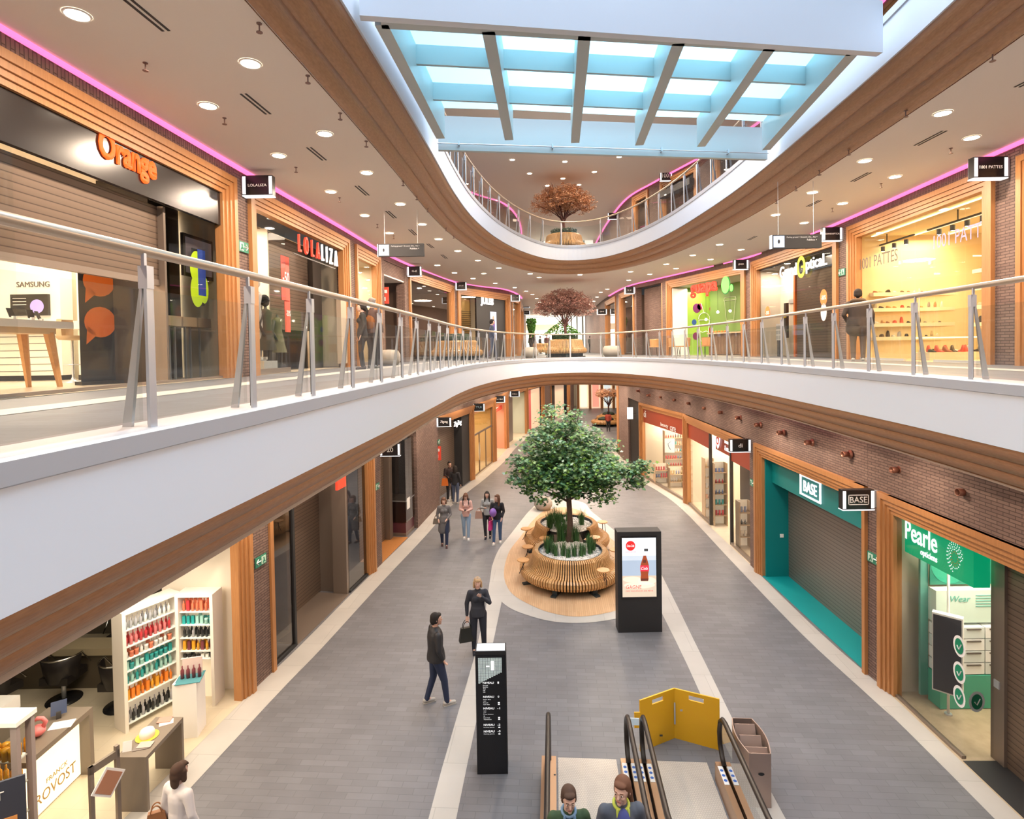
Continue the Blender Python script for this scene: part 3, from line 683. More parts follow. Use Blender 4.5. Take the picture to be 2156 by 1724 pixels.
# ---- orange phone shop, middle level left
b = ALLB['orange']; r = shop_root(b, 'phone_shop_front', 'shopfront with black fascia, glowing orange letters and half lowered brown shutter', 'shopfront')
wood_frame(b, r); HI = HM - .36
xs = lambda px, py, d=0.1: lx(b, px, py, d)[0]
zf_ = 2.80
bx(r, 'fascia', .36, .06, zf_, b.w - .36, .14, HI, FASC)
sign_on(b, r, 'Orange', (207, 318), (328, 352), .50, OR, .05, bold=.035)
xa = xs(332, 500, .3); shutter(b, r, .36, xa, zf_, .3, SHUT, 1.62)
bx(r, 'shutter_rail', .36, .28, 1.55, xa, .36, 1.64, BRONZE)
x1 = xs(346, 600, .25); bx(r, 'shutter_guide', xa, .2, 0, x1, .42, zf_, BRONZE)
x2 = xs(379, 600, .2); bx(r, 'dark_panel', x1 + .04, .45, 0, x2, .5, zf_, BLACK); 
pane(b, r, x1, b.w - .36, 0.02, zf_, .16, GLASS); pane(b, r, .36, xs(40, 600), 0.02, zf_, .13, GLASS)
bx(r, 'sill', .36, .1, 0, b.w - .36, .2, .05, BRONZE)
xm, zm = lx(b, 430, 552, .6)
mb = MB(); [mb.box(x2 + .0, .62, k * .3 + .1, b.w - .36, .64, k * .3 + .12) for k in range(0)]
bx(r, 'window_back_panel', xa, 1.25, 0, b.w + .25, 1.29, 3.24, DWALL); bx(r, 'window_light_baffle', xa - .0, .45, 0, xa + .04, 1.25, 3.24, DWALL)  # back panel raised, dark divider added, keeping shop light out of the window
# lime poster with phone in the window
t = thing('window_poster', 'lime green blob poster with a blue phone in the shop window', 'poster', b.M @ V((xs(418, 600, .5), .5, 1.75)), b.rz)
mb = MB(); mb.box(-.16, 0, -.4, .16, .015, .62); mb2 = MB(); disc(mb2, -.05, .28, .2, .3, -.004); disc(mb2, -.05, -.14, .2, .3, -.005); disc(mb2, .16, -.1, .14, .26, -.006)
obj('backing', mb, BLACKM, t); obj('lime_shape', mb2, emit_mat('lime_print', (.62, .78, .02), .7), t); obj('phone_picture', MB().box(-.02, -.02, -.22, .2, -.008, .62), emit_mat('phone_blue', (.05, .09, .35), .6), t)
t = thing('window_screen', 'grey video screen hanging high in the dark phone shop window', 'screen', b.M @ V((xs(420, 500, .6), .6, 2.25)), b.rz)
obj('bezel', MB().box(-.5, 0, -.38, .42, .05, .38), DARKM, t); obj('picture', MB().box(-.44, -.01, -.32, .36, 0, .32), emit_mat('dim_screen', (.12, .09, .09), .5), t)
for i, x in enumerate((.1, .55, 1.0)):
    p = b.M @ V((x2 + .25 + x, .75, 0)); t = thing('window_table', 'small wooden table inside the dark phone shop window', 'table', p, b.rz, 'tables in the dark phone shop window')
    obj('table_top', MB().box(-.2, -.2, .95, .2, .2, 1.12), TAN, t)
    for a in (-1, 1): obj('leg', MB().box(a * .15 - .015, -.015, 0, a * .15 + .015, .015, .95), STEEL, t)
# interior
shell(b, 5.2, WARMWALL, SHOPFLOOR, WARMWALL, .0, b.w + .3, HM - .5)
for x in (1.0, 3.5, 6.0, 8.3): bay_light(b, x + 1, 2.6, HM - .55, 1.6, 1.6, 130, WARMW)
def mid(px, py): return at(px, py, z=Z0)
def phone(p, rz=0.0, lab='small black smartphone standing on the white phone shop table'):
    t = thing('smartphone', lab, 'phone', p, rz, 'smartphones on the phone shop table')
    mb = MB(); mb.box(-.04, -.005, .04, .04, .005, .17, Matrix.Rotation(-.4, 4, 'X')); obj('phone_body', mb, BLACKM, t)
    mb = MB(); mb.box(-.02, -.02, 0, .02, .06, .05); obj('stand', mb, WHITEP, t)
rzb = b.rz + pi / 2 * 0
ct = mid(62, 818); ct = b.M.inverted() @ ct
t = thing('display_table', 'white phone table on splayed wooden legs inside the phone shop', 'table', b.M @ V((ct.x - .3, ct.y, 0)), b.rz)
obj('table_top', MB().box(-1.5, -.35, .86, .7, .35, .96), WHITEP, t); obj('apron', MB().box(-1.4, -.25, .78, .5, .25, .86), TAN, t)
for sx_, sy_ in ((-1, -1), (-1, 1), (1, -1), (1, 1)):
    x_ = .45 if sx_ > 0 else -1.3; mb = MB(); mb.tube([(x_ + sx_ * .1, sy_ * .24, 0), (x_ - .02 * sx_, sy_ * .2, .8)], [.035, .07], 6); obj('leg', mb, TEAK, t)
for k in range(7): phone(b.M @ V((ct.x - 1.6 + .3 * k, ct.y + rnd.uniform(-.2, .2), .96)), b.rz + rnd.uniform(-.4, .4))
YS = (b.A + b.u * (b.w + .3)).y
for i, (pxa, pxb) in enumerate(((-70, 128), (163, 262))):
    pa_, pb_ = at(pxa, 797, Y=YS - .4), at(pxb, 797, Y=YS - .4); hw = (pb_.x - pa_.x) / 2
    t = thing('display_wall', ('white phone display wall with black brand lettering behind the wooden legged table' if i == 0 else 'white phone display wall behind the two bar stools'), 'display unit', ((pa_.x + pb_.x) / 2, YS - .35, Z0), 0)
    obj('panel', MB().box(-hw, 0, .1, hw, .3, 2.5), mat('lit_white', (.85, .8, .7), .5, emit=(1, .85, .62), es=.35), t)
    mb = MB(); [mb.box(-hw + .1, -.012, .18 + .13 * k, hw - .1, .002, .19 + .13 * k) for k in range(6)]; obj('slat_joints', mb, GREYT, t)
    obj('counter', MB().box(-hw, -.35, .95, hw, 0, 1.1), WHITEP, t); obj('plinth', MB().box(-hw, -.02, 0, hw, .3, .1), BLACKM, t)
    sc_ = at(63 if i == 0 else 218, 642, Y=YS - .4)
    s_ = thing('wall_screen', ('dark screen with a lilac disc on the white wall of the phone shop' if i == 0 else 'dark screen with two orange dots on the white wall of the phone shop'), 'screen', (sc_.x, YS - .39, sc_.z), 0)
    obj('screen_panel', MB().box(-.35, -.03, -.2, .35, .03, .2), BLACK, s_); mb = MB()
    if i == 0: disc(mb, .15, -.03, .13, .13, -.035)
    else: disc(mb, -.14, .03, .05, .05, -.035); disc(mb, .18, .03, .05, .05, -.035)
    obj('picture', mb, emit_mat('lilac' if i == 0 else 'orange_dot', (.45, .35, .8) if i == 0 else (1, .3, .03), .9), s_)
    mb = MB(); [mb.box(-.3, -.035, .12 - .06 * k, -.05, -.031, .13 - .06 * k) for k in range(3)]; obj('caption_lines', mb, WPR, s_)
    if i == 0: lc = at(66, 598, Y=YS - .4); fit('lettering', 'SAMSUNG', GREYT, t, wallM(lc.x - t.location.x, lc.z - Z0, -.01), .62, .10, .01)
for i, px in enumerate((178, 228)):
    p = mid(px, 804) - V((0, .25, 0)); t = thing('bar_stool', 'tan shell bar stool on chrome pedestal in the phone shop', 'stool', p, b.rz + .3, 'bar stools in the phone shop')
    mb = MB(); mb.lathe([(0, .0), (.2, .0), (.19, .02), (.04, .05), (.02, .1), (.02, .72)], n=16); obj('pedestal', mb, STEEL, t, True)
    mb = MB(); mb.lathe([(.0, .72), (.18, .73), (.21, .76), (.22, .80)], n=16); obj('seat', mb, TAN, t, True)
    mb = MB(); mb.lathe([(.21, .8), (.22, .95), (.2, 1.08)], n=12, a0=.3, a1=pi - .3); obj('backrest', mb, TAN, t, True)
    mb = MB(); mb.lathe([(.13, .3), (.14, .31), (.13, .32)], n=16); obj('foot_ring', mb, STEEL, t)
p = mid(262, 808) + V((-.28, -.1, 0)); t = thing('roll_up_banner', 'black roll up banner with orange speech bubbles in the phone shop', 'banner', p, b.rz - .5)
obj('sheet', MB().box(-.28, 0, .06, .28, .01, 2.0), BLACKM, t); obj('base', MB().box(-.32, -.12, 0, .32, .12, .06), BLACKM, t)
mb = MB()
for cz in (1.62, .98): disc(mb, 0, cz, .22, .24, -.006); mb.face([(-.2, -.006, cz - .35), (-.05, -.006, cz - .2), (-.18, -.006, cz - .05)])
obj('speech_bubble', mb, ORP, t)
p = mid(2, 842); p = p - V((.75, .3, 0)); t = thing('pouf', 'round orange seat pouf just inside the phone shop entrance', 'pouf', p, 0); mb = MB(); mb.lathe([(0, 0), (.2, 0), (.3, .15), (.31, .4), (.24, .58), (0, .6)], n=20); obj('cushion', mb, ORP, t, True)
o = bx(None, 'door_mat', -.6, -.25, 0, .35, .25, .012, BLACKM); o.matrix_world = Matrix.Translation(mid(12, 842) + V((-.35, .0, 0))) @ Matrix.Rotation(b.rz, 4, 'Z'); tag(o, 'black door mat at the phone shop entrance beside the orange pouf', 'mat')

# ---- fashion shop with two-coloured name, middle level left
b = ALLB['lola']; r = shop_root(b, 'fashion_shop_front', 'fashion shopfront with red and white letters over a lowered shutter and mannequin window')
wood_frame(b, r)
xg = lx(b, 602, 600, .1)[0]; xe = b.w - .3
pane(b, r, .3, xg, .12, b.h - .36, .1); bx(r, 'sill', .3, .06, 0, xg + .06, .16, .12, BRONZE)
mb = MB(); mb.face([(xg, .1, .05), (xg, .8, .05), (xg, .8, b.h - .4), (xg, .1, b.h - .4)]); obj('glass_pane', mb, GLASS, r)
shutter(b, r, xg + .1, xe - .3, b.h - .36, .85, SHUT, 1.05); bx(r, 'shutter_guide', xe - .6, .7, 0, xe + .0, .84, b.h - .36, DWALL)
bx(r, 'door_glass', xg + .15, .9, 0, xe - .6, .92, 1.05, DGLASS)
xa, za = lx(b, 625, 490, .0); xc = lx(b, 671, 510, 0)[0]; xd, zd = lx(b, 708, 525, .0)
ZL = 3.05
fit('lettering', 'L O L A', RL, r, wallM((xa + xc) / 2, ZL, .0), xc - xa - .06, .42, .05, .0, spacing=1.35); fit('lettering', 'L I Z A', WL_, r, wallM((xc + xd) / 2 + .06, ZL, .0), xd - xc - .14, .42, .05, .0, spacing=1.35)
bx(r, 'added_backdrop', xg - .02, .5, .1, xg + .02, .84, 3.3, CREAM); bx(r, 'added_backdrop', xg - .02, .84, .1, xg + .02, 2.4, 3.3, CREAM); bay_light(b, .9, 1.0, 3.3, .8, .8, 70, WARMW)  # cream panels and a lamp added to brighten this side of the window
bx(r, 'sign_rail', xa - .1, .04, ZL - .28, xd, .06, ZL - .25, DARKM)
shell(b, 4.0, WARMWALL, SHOPFLOOR, WARMWALL, .2, b.w - .2, 3.45, .95)
for x in (1.0, 3.2): bay_light(b, x, 2.2, 3.3, 1.2, 1.2, 120, WARMW)
bx(r, 'shutter_side_panel', xe - .45, -.03, .12, xe - .02, .1, 2.0, mat('beige_panel', (.45, .36, .27), .7))
def mannequin(name, label, p, rz, m, hm=None, h=1.8, head=True, grp=None, dress=None):
    t = thing(name, label, 'mannequin', p, rz, grp); k = h / 1.8
    prof = [(.10, .85), (.155, .95), (.165, 1.02), (.12, 1.2), (.15, 1.35), (.17, 1.45), (.1, 1.52), (.05, 1.55), (.045, 1.62)]
    mb = MB(); mb.lathe([(0, .84)] + prof, n=14, sy=.65)
    if head: mb.ball((0, 0, 1.71), .095, 12, 8, 1.25)
    for s in (-1, 1):
        mb.tube([(s * .09, 0, .95), (s * .09, -.03, .5), (s * .1, 0, .08)], [.085, .06, .04], 8); mb.tube([(s * .18, 0, 1.44), (s * .25, .03, 1.15), (s * .2, -.08, .88)], [.05, .04, .03], 8)
        mb.box(s * .1 - .04, -.16, .03, s * .1 + .04, .05, .09)
    mb.xf(Matrix.Scale(k, 4)); obj('body', mb, m, t, True)
    mb = MB(); mb.lathe([(0, 0), (.18, 0), (.18, .03), (0, .03)], n=16); obj('base', mb, STEEL, t)
    if dress:
        mb = MB(); mb.lathe([(.30, .55), (.22, .85), (.18, 1.0), (.135, 1.2), (.17, 1.36), (.185, 1.46), (.1, 1.53)], n=16, sy=.75); mb.xf(Matrix.Scale(k, 4)); obj('garment', mb, dress, t, True)
    if hm: mb = MB(); mb.ball((0, .02, 1.75), .12, 12, 8, 1.15); mb.xf(Matrix.Scale(k, 4)); obj('wig', mb, hm, t, True)
    return t
WM = mat('mannequin_white', (.85, .82, .78), .35)
def bl(b, px, py, d): x, z = lx(b, px, py, d); return b.M @ V((x, d, 0)), x
p, x = bl(b, 541, 700, .5); o = bx(None, 'podium', -.3, -.3, 0, .3, .3, .28, WHITEP); o.matrix_world = Matrix.Translation(p) @ Matrix.Rotation(b.rz, 4, 'Z'); tag(o, 'low white podium under the white mannequin in the fashion window', 'podium')
mannequin('mannequin', 'tall white mannequin on the low podium in the fashion window', p + V((0, 0, .28)), b.rz, WM)
p, x = bl(b, 560, 700, .42); mannequin('mannequin', 'mannequin in dark jacket with curly black wig in the fashion window', p + V((0, 0, 0)), b.rz, mat('mannequin_dark', (.05, .045, .04), .6), mat('wig_black', (.01, .01, .01), .9), 1.68, dress=mat('jacket_mottled', (.09, .085, .06), .9))
p, x = bl(b, 585, 720, .45); mannequin('dress_form', 'headless display form in an olive coat behind the red sale banner', p, b.rz, BLACKM, None, 1.5, False, dress=mat('olive', (.14, .13, .07), .9))
for px, c, lab in ((622, (.75, .06, .02), 'long red dress on a stand seen under the half lowered shutter'), (640, (.75, .7, .62), 'cream dress on a stand seen under the half lowered shutter'), (650, (.03, .03, .05), 'black dress on a stand seen under the half lowered shutter')):
    p, x = bl(b, px, 720, 1.35); mannequin('dress_form', lab, p, b.rz, BLACKM, None, 1.25, False, dress=mat('dress_' + lab[:12], c, .8))
p, x = bl(b, 601, 600, .35); t = thing('sale_banner', 'red hanging sale banner with white percent figures in the fashion window', 'banner', p, b.rz)
obj('cloth', MB().box(-.2, 0, 1.7, .22, .01, 2.75), REDP, t); obj('cloth', MB().box(-.02, 0.02, .95, .26, .03, 1.75), REDP, t)
fit('lettering', '-50', WPR, t, wallM(.02, 2.25, -.01), .34, .26, 0, .02); fit('lettering', '-20%', WPR, t, wallM(.12, 1.4, -.0), .24, .14, 0, .02)
# ---- narrow window with a pale mannequin
b = ALLB['manne']; r = shop_root(b, 'display_window', 'narrow cream lit display window beside the red and white name shop'); wood_frame(b, r); pane(b, r, .3, b.w - .3, .1); bx(r, 'sill', .3, .06, 0, b.w - .3, .16, .1, BRONZE)
shell(b, 1.8, mat('glow_cream', (.85, .74, .56), .7), SHOPFLOOR, WARMWALL, .2, b.w - .2, 3.4); bay_light(b, b.w / 2, .9, 3.3, .8, .8, 70, WARMW)
mannequin('mannequin', 'pale cream mannequin in long dress inside the narrow display window', b.M @ V((b.w * .62, .7, .05)), b.rz, WM, dress=mat('cream_dress', (.75, .62, .42), .8))
# ---- dark recess with closed brick coloured door
b = ALLB['recess']; r = shop_root(b, 'recessed_doorway', 'recessed dark service doorway below the hanging direction sign', 'doorway')
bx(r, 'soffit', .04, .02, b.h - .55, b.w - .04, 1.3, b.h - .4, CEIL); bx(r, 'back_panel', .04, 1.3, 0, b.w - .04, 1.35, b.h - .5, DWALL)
bx(r, 'lintel', .01, .01, b.h - .5, b.w - .01, .05, b.h - .02, BRICK)
# ---- dark window shop
b = ALLB['dark1']; r = shop_root(b, 'clothes_shop_front', 'dark glazed clothes shopfront with small ceiling lamps behind the glass'); wood_frame(b, r)
pane(b, r, .3, b.w - .3, .1, None, .12, DGLASS); bx(r, 'sill', .3, .06, 0, b.w - .3, .16, .1, DARKM)
shell(b, 3.2, mat('brown_interior', (.20, .12, .08), .8), SHOPFLOOR, mat('brown_interior2', (.14, .09, .07), .8), .2, b.w - .2, 3.4); bay_light(b, b.w / 2, 1.6, 3.3, 1.2, 1.2, 55, WARM)
for i in range(9):
    c = rnd.choice([(.5, .55, .5), (.15, .3, .28), (.7, .7, .68), (.3, .12, .1), (.1, .1, .12), (.45, .5, .4)])
    mannequin('dress_form', 'clothes stand with hanging garment behind the smoked shop window', b.M @ V((.8 + i * (b.w - 1.6) / 8, .8 + rnd.uniform(0, .8), 0)), b.rz, BLACKM, None, rnd.uniform(1.2, 1.6), False, 'garments behind the smoked glass', mat('gar%d' % i, c, .8))
# ---- menswear shop
b = ALLB['jules']; r = shop_root(b, 'menswear_shop_front', 'menswear shopfront, gold lit shutter left and black panel with white glowing letters'); wood_frame(b, r)
xp = lx(b, 1003, 650, .1)[0]; shutter(b, r, .3, xp, None, .5, mat('gold_shutter', (.42, .27, .10), .35, .6), 1.3); pane(b, r, .3, xp, .1, None, .1); bx(r, 'black_panel', xp, .1, 0, b.w - .3, .2, b.h - .36, BLACKM)
mb = MB(); [mb.box(.3, .47, 1.35 + .11 * k, xp, .49, 1.37 + .11 * k) for k in range(12)]; obj('shutter_slats', mb, DARKM, r)
fit('lettering', 'JULES', WL_, r, wallM(*[(lx(b, 1026, 636, .05)[0]), lx(b, 1026, 636, .05)[1]], .08), lx(b, 1039, 640, .05)[0] - lx(b, 1012, 635, .05)[0], .5, .04, .05)
x_, z_ = lx(b, 1040, 680, .05)
t = thing('shop_poster', 'bright poster of a person in a violet jumper on the black shop panel', 'poster', b.M @ V((x_, .08, z_)), b.rz); obj('sheet', MB().box(-.33, 0, -1.0, .33, .01, .65), emit_mat('poster_pale', (.6, .68, .9), .9), t)
mb = MB(); mb.box(-.18, -.006, -.4, .15, -.002, .15); obj('picture', mb, emit_mat('poster_violet', (.14, .08, .3), .8), t); mb = MB(); disc(mb, -.02, .28, .1, .14, -.006); obj('picture', mb, emit_mat('poster_skin', (.5, .28, .18), .8), t)
shell(b, 2.5, WARMWALL, SHOPFLOOR, WARMWALL, .2, xp, 3.4); bay_light(b, xp / 2, 1.2, 3.3, .8, .8, 90, WARMW)
for k in ('far1', 'far2'):
    b = ALLB[k]; r = shop_root(b, 'corridor_shop_front', 'narrow wood framed shopfront at the corridor mouth, left of the green column' if k == 'far1' else 'last wood framed shopfront before the bright corridor end')
    wood_frame(b, r, fw=.3); pane(b, r, .3, b.w - .3, .1, None, .12, DGLASS); shell(b, 2.0, WARMWALL, SHOPFLOOR, WARMWALL, .2, b.w - .2, 3.4); bay_light(b, b.w / 2, 1, 3.3, .6, .6, 40, WARMW)

# ================================================================== middle level right
b = ALLB['edge']; r = shop_root(b, 'brick_shop_front', 'wood framed shopfront at the far right picture edge'); wood_frame(b, r); shutter(b, r, .36, b.w - .36)
b = ALLB['pattes']; r = shop_root(b, 'shoe_shop_front', 'wide glazed shoe shopfront with grey lettering on warm yellow lit interior'); wood_frame(b, r)
x0, x1 = .36, b.w - .36
mbk = [lx(b, px, 600, .1)[0] for px in (1897, 1925, 1965, 2030)]
e = [x0] + mbk + [x1]
for a_, c_ in zip(e[:-1], e[1:]): pane(b, r, a_ + .01, c_ - .01, .08, None, .12)
mb = MB(); mb.box(x0, .1, 0, mbk[0] + .1, .16, .06); mb.box(mbk[2], .1, 0, x1, .16, .06); obj('sill', mb, STEEL, r)
for px in (1895, 1958): x_, z_ = lx(b, px, 553, .1); bx(r, 'hinge_plate', x_ - .04, .09, z_ - .04, x_ + .04, .14, z_ + .04, STEEL)
mb = MB(); x_ = lx(b, 1931, 680, .05)[0]
for q_ in (-.06, .08): mb.tube([(x_ + q_, .05, .7), (x_ + q_, .05, 1.7)], .012, 6)
obj('door_handle', mb, STEEL, r)
sign_on(b, r, '1001 PATTES', (1811, 553), (1890, 540), .30, GREYT, .11, ext=.004); sign_on(b, r, '1001 PATTES', (1966, 507), (2091, 480), .30, mat('violet_print', (.32, .27, .45), .6), .11, ext=.004)
shell(b, 5.2, YWALL, SHOPFLOOR, mat('yellow_ceiling', (.8, .66, .42), .7), .25, b.w - .25, 3.42)
for x in (1.2, 3.0, 4.8): bay_light(b, x * b.w / 6, 1.6, 3.3, 1.3, 1.3, 80, (1, .74, .42))
for i, (pa_, pb_) in enumerate((((1818, 513), (1925, 472)), ((1953, 465), (2092, 418)))):
    xa_, za_ = lx(b, *pa_, .7); xb_, zb_ = lx(b, *pb_, .7); zz = 3.15
    t = thing('track_light', ('black ceiling track with spot lamps above the left shoe window' if i == 0 else 'black ceiling track with spot lamps above the right shoe window'), 'track light', b.M @ V((xa_, .7, zz)), b.rz); w_ = xb_ - xa_
    obj('track', MB().box(0, -.02, .0, w_, .02, .04), BLACKM, t); obj('suspension', MB().box(w_ / 2 - .01, -.01, .04, w_ / 2 + .01, .01, .27), BLACKM, t)
    for k in range(4):
        x_ = w_ * (.2 + .22 * k); mb = MB(); mb.lathe([(0, -.04), (.05, -.04), (.05, -.17), (.045, -.17)], (x_, 0, 0), n=12); s_ = obj('spot', mb, BLACKM, t); mb = MB(); mb.lathe([(0, -.165), (.045, -.165)], (x_, 0, 0), n=12); obj('lamp', mb, GLOW, s_)
for i, y in enumerate((.4, 1.5, 2.4)):
    t = thing('ceiling_light_strip', 'long pale light strip on the yellow shoe shop ceiling', 'light', b.M @ V((b.w * .5, y, 3.40)), b.rz, 'shoe shop ceiling strips'); obj('diffuser', MB().box(-b.w * .42, -.03, -.02, b.w * .45, .03, 0), emit_mat('warm_strip', (1, .8, .45), 2.5), t)
# shelves and shoes
SHL = mat('shelf_cream', (.85, .74, .55), .5)
shoe_cols = [(.03, .025, .02), (.35, .12, .05), (.6, .45, .25), (.75, .7, .6), (.5, .25, .08), (.12, .08, .05), (.7, .1, .06), (.35, .3, .22)]
SHM = [mat('shoe_%d' % i, c, .5) for i, c in enumerate(shoe_cols)]
def shoe_mesh(kind):
    mb = MB(); n = 8; sec = [(-.13, .03, .05), (-.12, .035, .075), (-.06, .036, .08), (0, .035, .06), (.06, .042, .045), (.11, .036, .03), (.135, .018, .02)]
    if kind == 1: sec = [(x, w, h + max(0, -x) * .5) for x, w, h in sec]
    if kind == 2: sec = [(x, w, h * (2.2 if x < -.03 else 1)) for x, w, h in sec]
    rows = [[(x, w * cos(pi * j / n), (0.02 if kind == 1 and x < 0 else 0) + h * sin(pi * j / n)) for j in range(n + 1)] for x, w, h in sec]
    mb.grid(rows); mb.face(rows[0]); mb.face(rows[-1][::-1]); mb.box(-.13, -.034, -.004, .12, .034, .006)
    if kind == 1: mb.box(-.13, -.01, -.0, -.11, .01, .05)
    return mb
shoe_protos = {}
def put_shoe(p, rz, kind, mi, grp, lab):
    k = (kind, mi)
    if k not in shoe_protos: o = obj('shoe', shoe_mesh(kind), SHM[mi], None, True); shoe_protos[k] = o
    else: o = shoe_protos[k].copy(); COL.objects.link(o)
    o.location = p; o.rotation_euler = (0, 0, rz); return tag(o, lab, 'shoe', grp)
def shelf_unit(b, name, lab, x0, x1, d, levels, depth=.34, lip=.1):
    t = thing(name, lab, 'shelf', b.M @ V((0, 0, 0)), b.rz)
    for z in levels: obj('shelf_board', MB().box(x0, d, z - lip, x1, d + depth, z), SHL, t)
    return t
YW = b.A.y - .1; XF = b.A.x + .5
def side_shelf(name, lab, X0, X1, Yf, levels, depth=.34, lip=.1, z0=Z0):
    t = thing(name, lab, 'shelf', (X0, Yf, z0), 0)
    for z in levels: obj('shelf_board', MB().box(0, 0, z - lip, X1 - X0, depth, z), SHL, t)
    obj('light_bar', MB().box(0, depth - .04, levels[-1] + .35, X1 - X0, depth - .02, levels[-1] + .38), emit_mat('warm_strip', (1, .8, .45), 2.5), t)
    return t
XA_, XB_, XC_ = at(1822, 600, Y=YW).x, at(1960, 600, Y=YW).x, at(2125, 600, Y=YW - 1.0).x
LV1 = (.62, 1.0, 1.42, 1.85); LV2 = (.95, 1.4, 1.9, 2.35)
side_shelf('wall_shelving', 'long cream shoe shelves on the far wall of the yellow lit shop', XA_, XB_ + .6, YW - .36, LV1)
side_shelf('wall_shelving', 'nearer cream shoe shelves on the right side of the yellow lit shop', XB_ + .35, XC_, YW - 1.35, LV2)
side_shelf('shoe_table', 'low cream shoe platform behind the glass of the yellow lit shop', XF + .1, XC_ - .2, YW - 2.2, (.2,), .6, .2)
def row_shoes(X0, X1, Y, z, cols, grp, lab):
    x = X0 + .12
    while x < X1 - .12:
        put_shoe((x, Y + rnd.uniform(-.03, .03), Z0 + z + .005), rnd.choice((-pi / 2, -pi / 2, pi / 2)) + rnd.uniform(-.25, .25), rnd.choice((0, 1, 2)), rnd.choice((0, 0, 1, 4, 5, 7, 3, 2, 6)) if len(cols) > 7 else rnd.choice(cols), grp, lab); x += rnd.uniform(.145, .21)
for z in LV1: row_shoes(XA_, XB_ + .25, YW - .2, z, range(8), 'shoes on the far shoe shelves', 'shoe on the long far shelves of the yellow lit shop')
for z in LV2: row_shoes(XB_ + .35, XC_, YW - 1.2, z, range(8), 'shoes on the near shoe shelves', 'shoe on the nearer shelves of the yellow lit shop')
for dy in (-1.75, -2.05): row_shoes(XF + .15, XC_ - .3, YW + dy, .2, (0, 1, 3, 4, 5, 6, 6), 'shoes on the low platform', 'shoe on the low platform behind the shoe shop glass')
# ---- optician with yellow O
b = ALLB['optical']; r = shop_root(b, 'optician_shop_front', 'glazed optician shopfront with white letters around a yellow O'); wood_frame(b, r)
x0, x1 = .36, b.w - .3; pane(b, r, x0, lx(b, 1645, 650, .1)[0], .08, None, .12); pane(b, r, lx(b, 1645, 650, .1)[0] + .02, x1, .08, None, .12)
xd = lx(b, 1662, 650, .6)[0]; bx(r, 'side_wall', .30, .18, 0, .36, 1.0, HM - .4, CREAM); bx(r, 'inner_wall', x0, .95, 0, xd, 1.05, HM - .4, CREAM); bx(r, 'orange_door_edge', xd, .75, 0, xd + .12, 1.0, 3.0, ORP)
shutter(b, r, xd + .15, x1 + .3, 3.0, .8, SHUT); bx(r, 'dark_header', xd, .6, 3.0, x1 + .3, .66, HM - .36, DARKM)
bx(r, 'inner_ceiling', x0, .15, HM - .42, x1 + .2, 1.0, HM - .38, mat('dark_ceiling', (.09, .075, .07), .5))
xa, za = lx(b, 1643, 568, .02); xo0, _ = lx(b, 1678, 560, .02); xo1, _ = lx(b, 1698, 552, .02); xe, ze = lx(b, 1742, 542, .02); zt = 3.02
fit('lettering', 'Grand', WL_, r, wallM((xa + xo0) / 2, zt, .02), xo0 - xa, .40, .03, .01); fit('lettering', 'pticaL', WL_, r, wallM((xo1 + xe) / 2, zt - .02, .02), xe - xo1, .50, .03, .01)
mb = MB(); n = 28; cx = (xo0 + xo1) / 2; ra = [(cx + .27 * cos(2 * pi * i / n), zt + .36 * sin(2 * pi * i / n)) for i in range(n + 1)]; rb_ = [(cx + .16 * cos(2 * pi * i / n), zt + .24 * sin(2 * pi * i / n)) for i in range(n + 1)]
mb.grid([[(x, .0, z) for x, z in ra], [(x, .0, z) for x, z in rb_]]); mb.box(cx + .0, -.0, zt - .03, cx + .27, .01, zt + .03); obj('letter_o', mb, YL, r)
bay_light(b, x0 + .8, .6, HM - .45, .5, .3, 45, WARMW); bay_light(b, x1 - 1.2, .5, HM - .45, .5, .3, 14, WARMW)
x_ = lx(b, 1638, 650, .5)[0]; t = thing('price_poster', 'orange round discount sticker with white figures on the optician glass', 'poster', b.M @ V((x_, .10, 1.55)), b.rz); mb = MB(); disc(mb, 0, .15, .2, .22, -.0); mb.box(-.2, 0, -.1, .2, .005, .15); obj('sheet', mb, ORP, t); fit('lettering', '-50%', WPR, t, wallM(0, .12, -.006), .3, .14, 0, .02)
x_ = lx(b, 1734, 640, .1)[0]; t = thing('price_poster', 'discount sticker, orange above and white below, on the optician glass right', 'poster', b.M @ V((x_, .10, 1.75)), b.rz); mb = MB(); disc(mb, 0, .15, .2, .26, -.0); obj('sheet', mb, ORP, t); fit('lettering', '-50%', WPR, t, wallM(0, .15, -.006), .28, .14, 0, .02); mb = MB(); disc(mb, 0, -.3, .17, .28, .0); obj('lower_sheet', mb, WPR, t)
x_ = lx(b, 1637, 700, .5)[0]; t = thing('brochure_stand', 'white brochure stand with black foot in the optician window', 'stand', b.M @ V((x_, .55, 0)), b.rz); obj('panel', MB().box(-.22, 0, .62, .22, .05, 1.25), WHITEP, t); obj('foot', MB().box(-.14, 0, 0, .14, .05, .62), BLACKM, t)
mb = MB(); [mb.box(-.2 + .2 * i, -.01, .66 + .19 * j, -.04 + .2 * i, .0, .8 + .19 * j) for i in (0, 1) for j in range(3)]; obj('brochure_pockets', mb, mat('grey_card', (.5, .5, .5), .6), t)
x_ = lx(b, 1652, 700, .6)[0]; bx(r, 'black_column', x_ - .05, .6, .7, x_ + .12, .7, 2.0, BLACKM); bx(r, 'yellow_lamp', x_ - .02, .56, 1.45, x_ + .14, .6, 1.6, mat('yellow', (.7, .5, .02), .5))
x_ = lx(b, 1644, 632, .5)[0]; bx(r, 'notice_plate', x_ - .22, .9, 2.0, x_ + .2, .93, 2.16, STEEL)
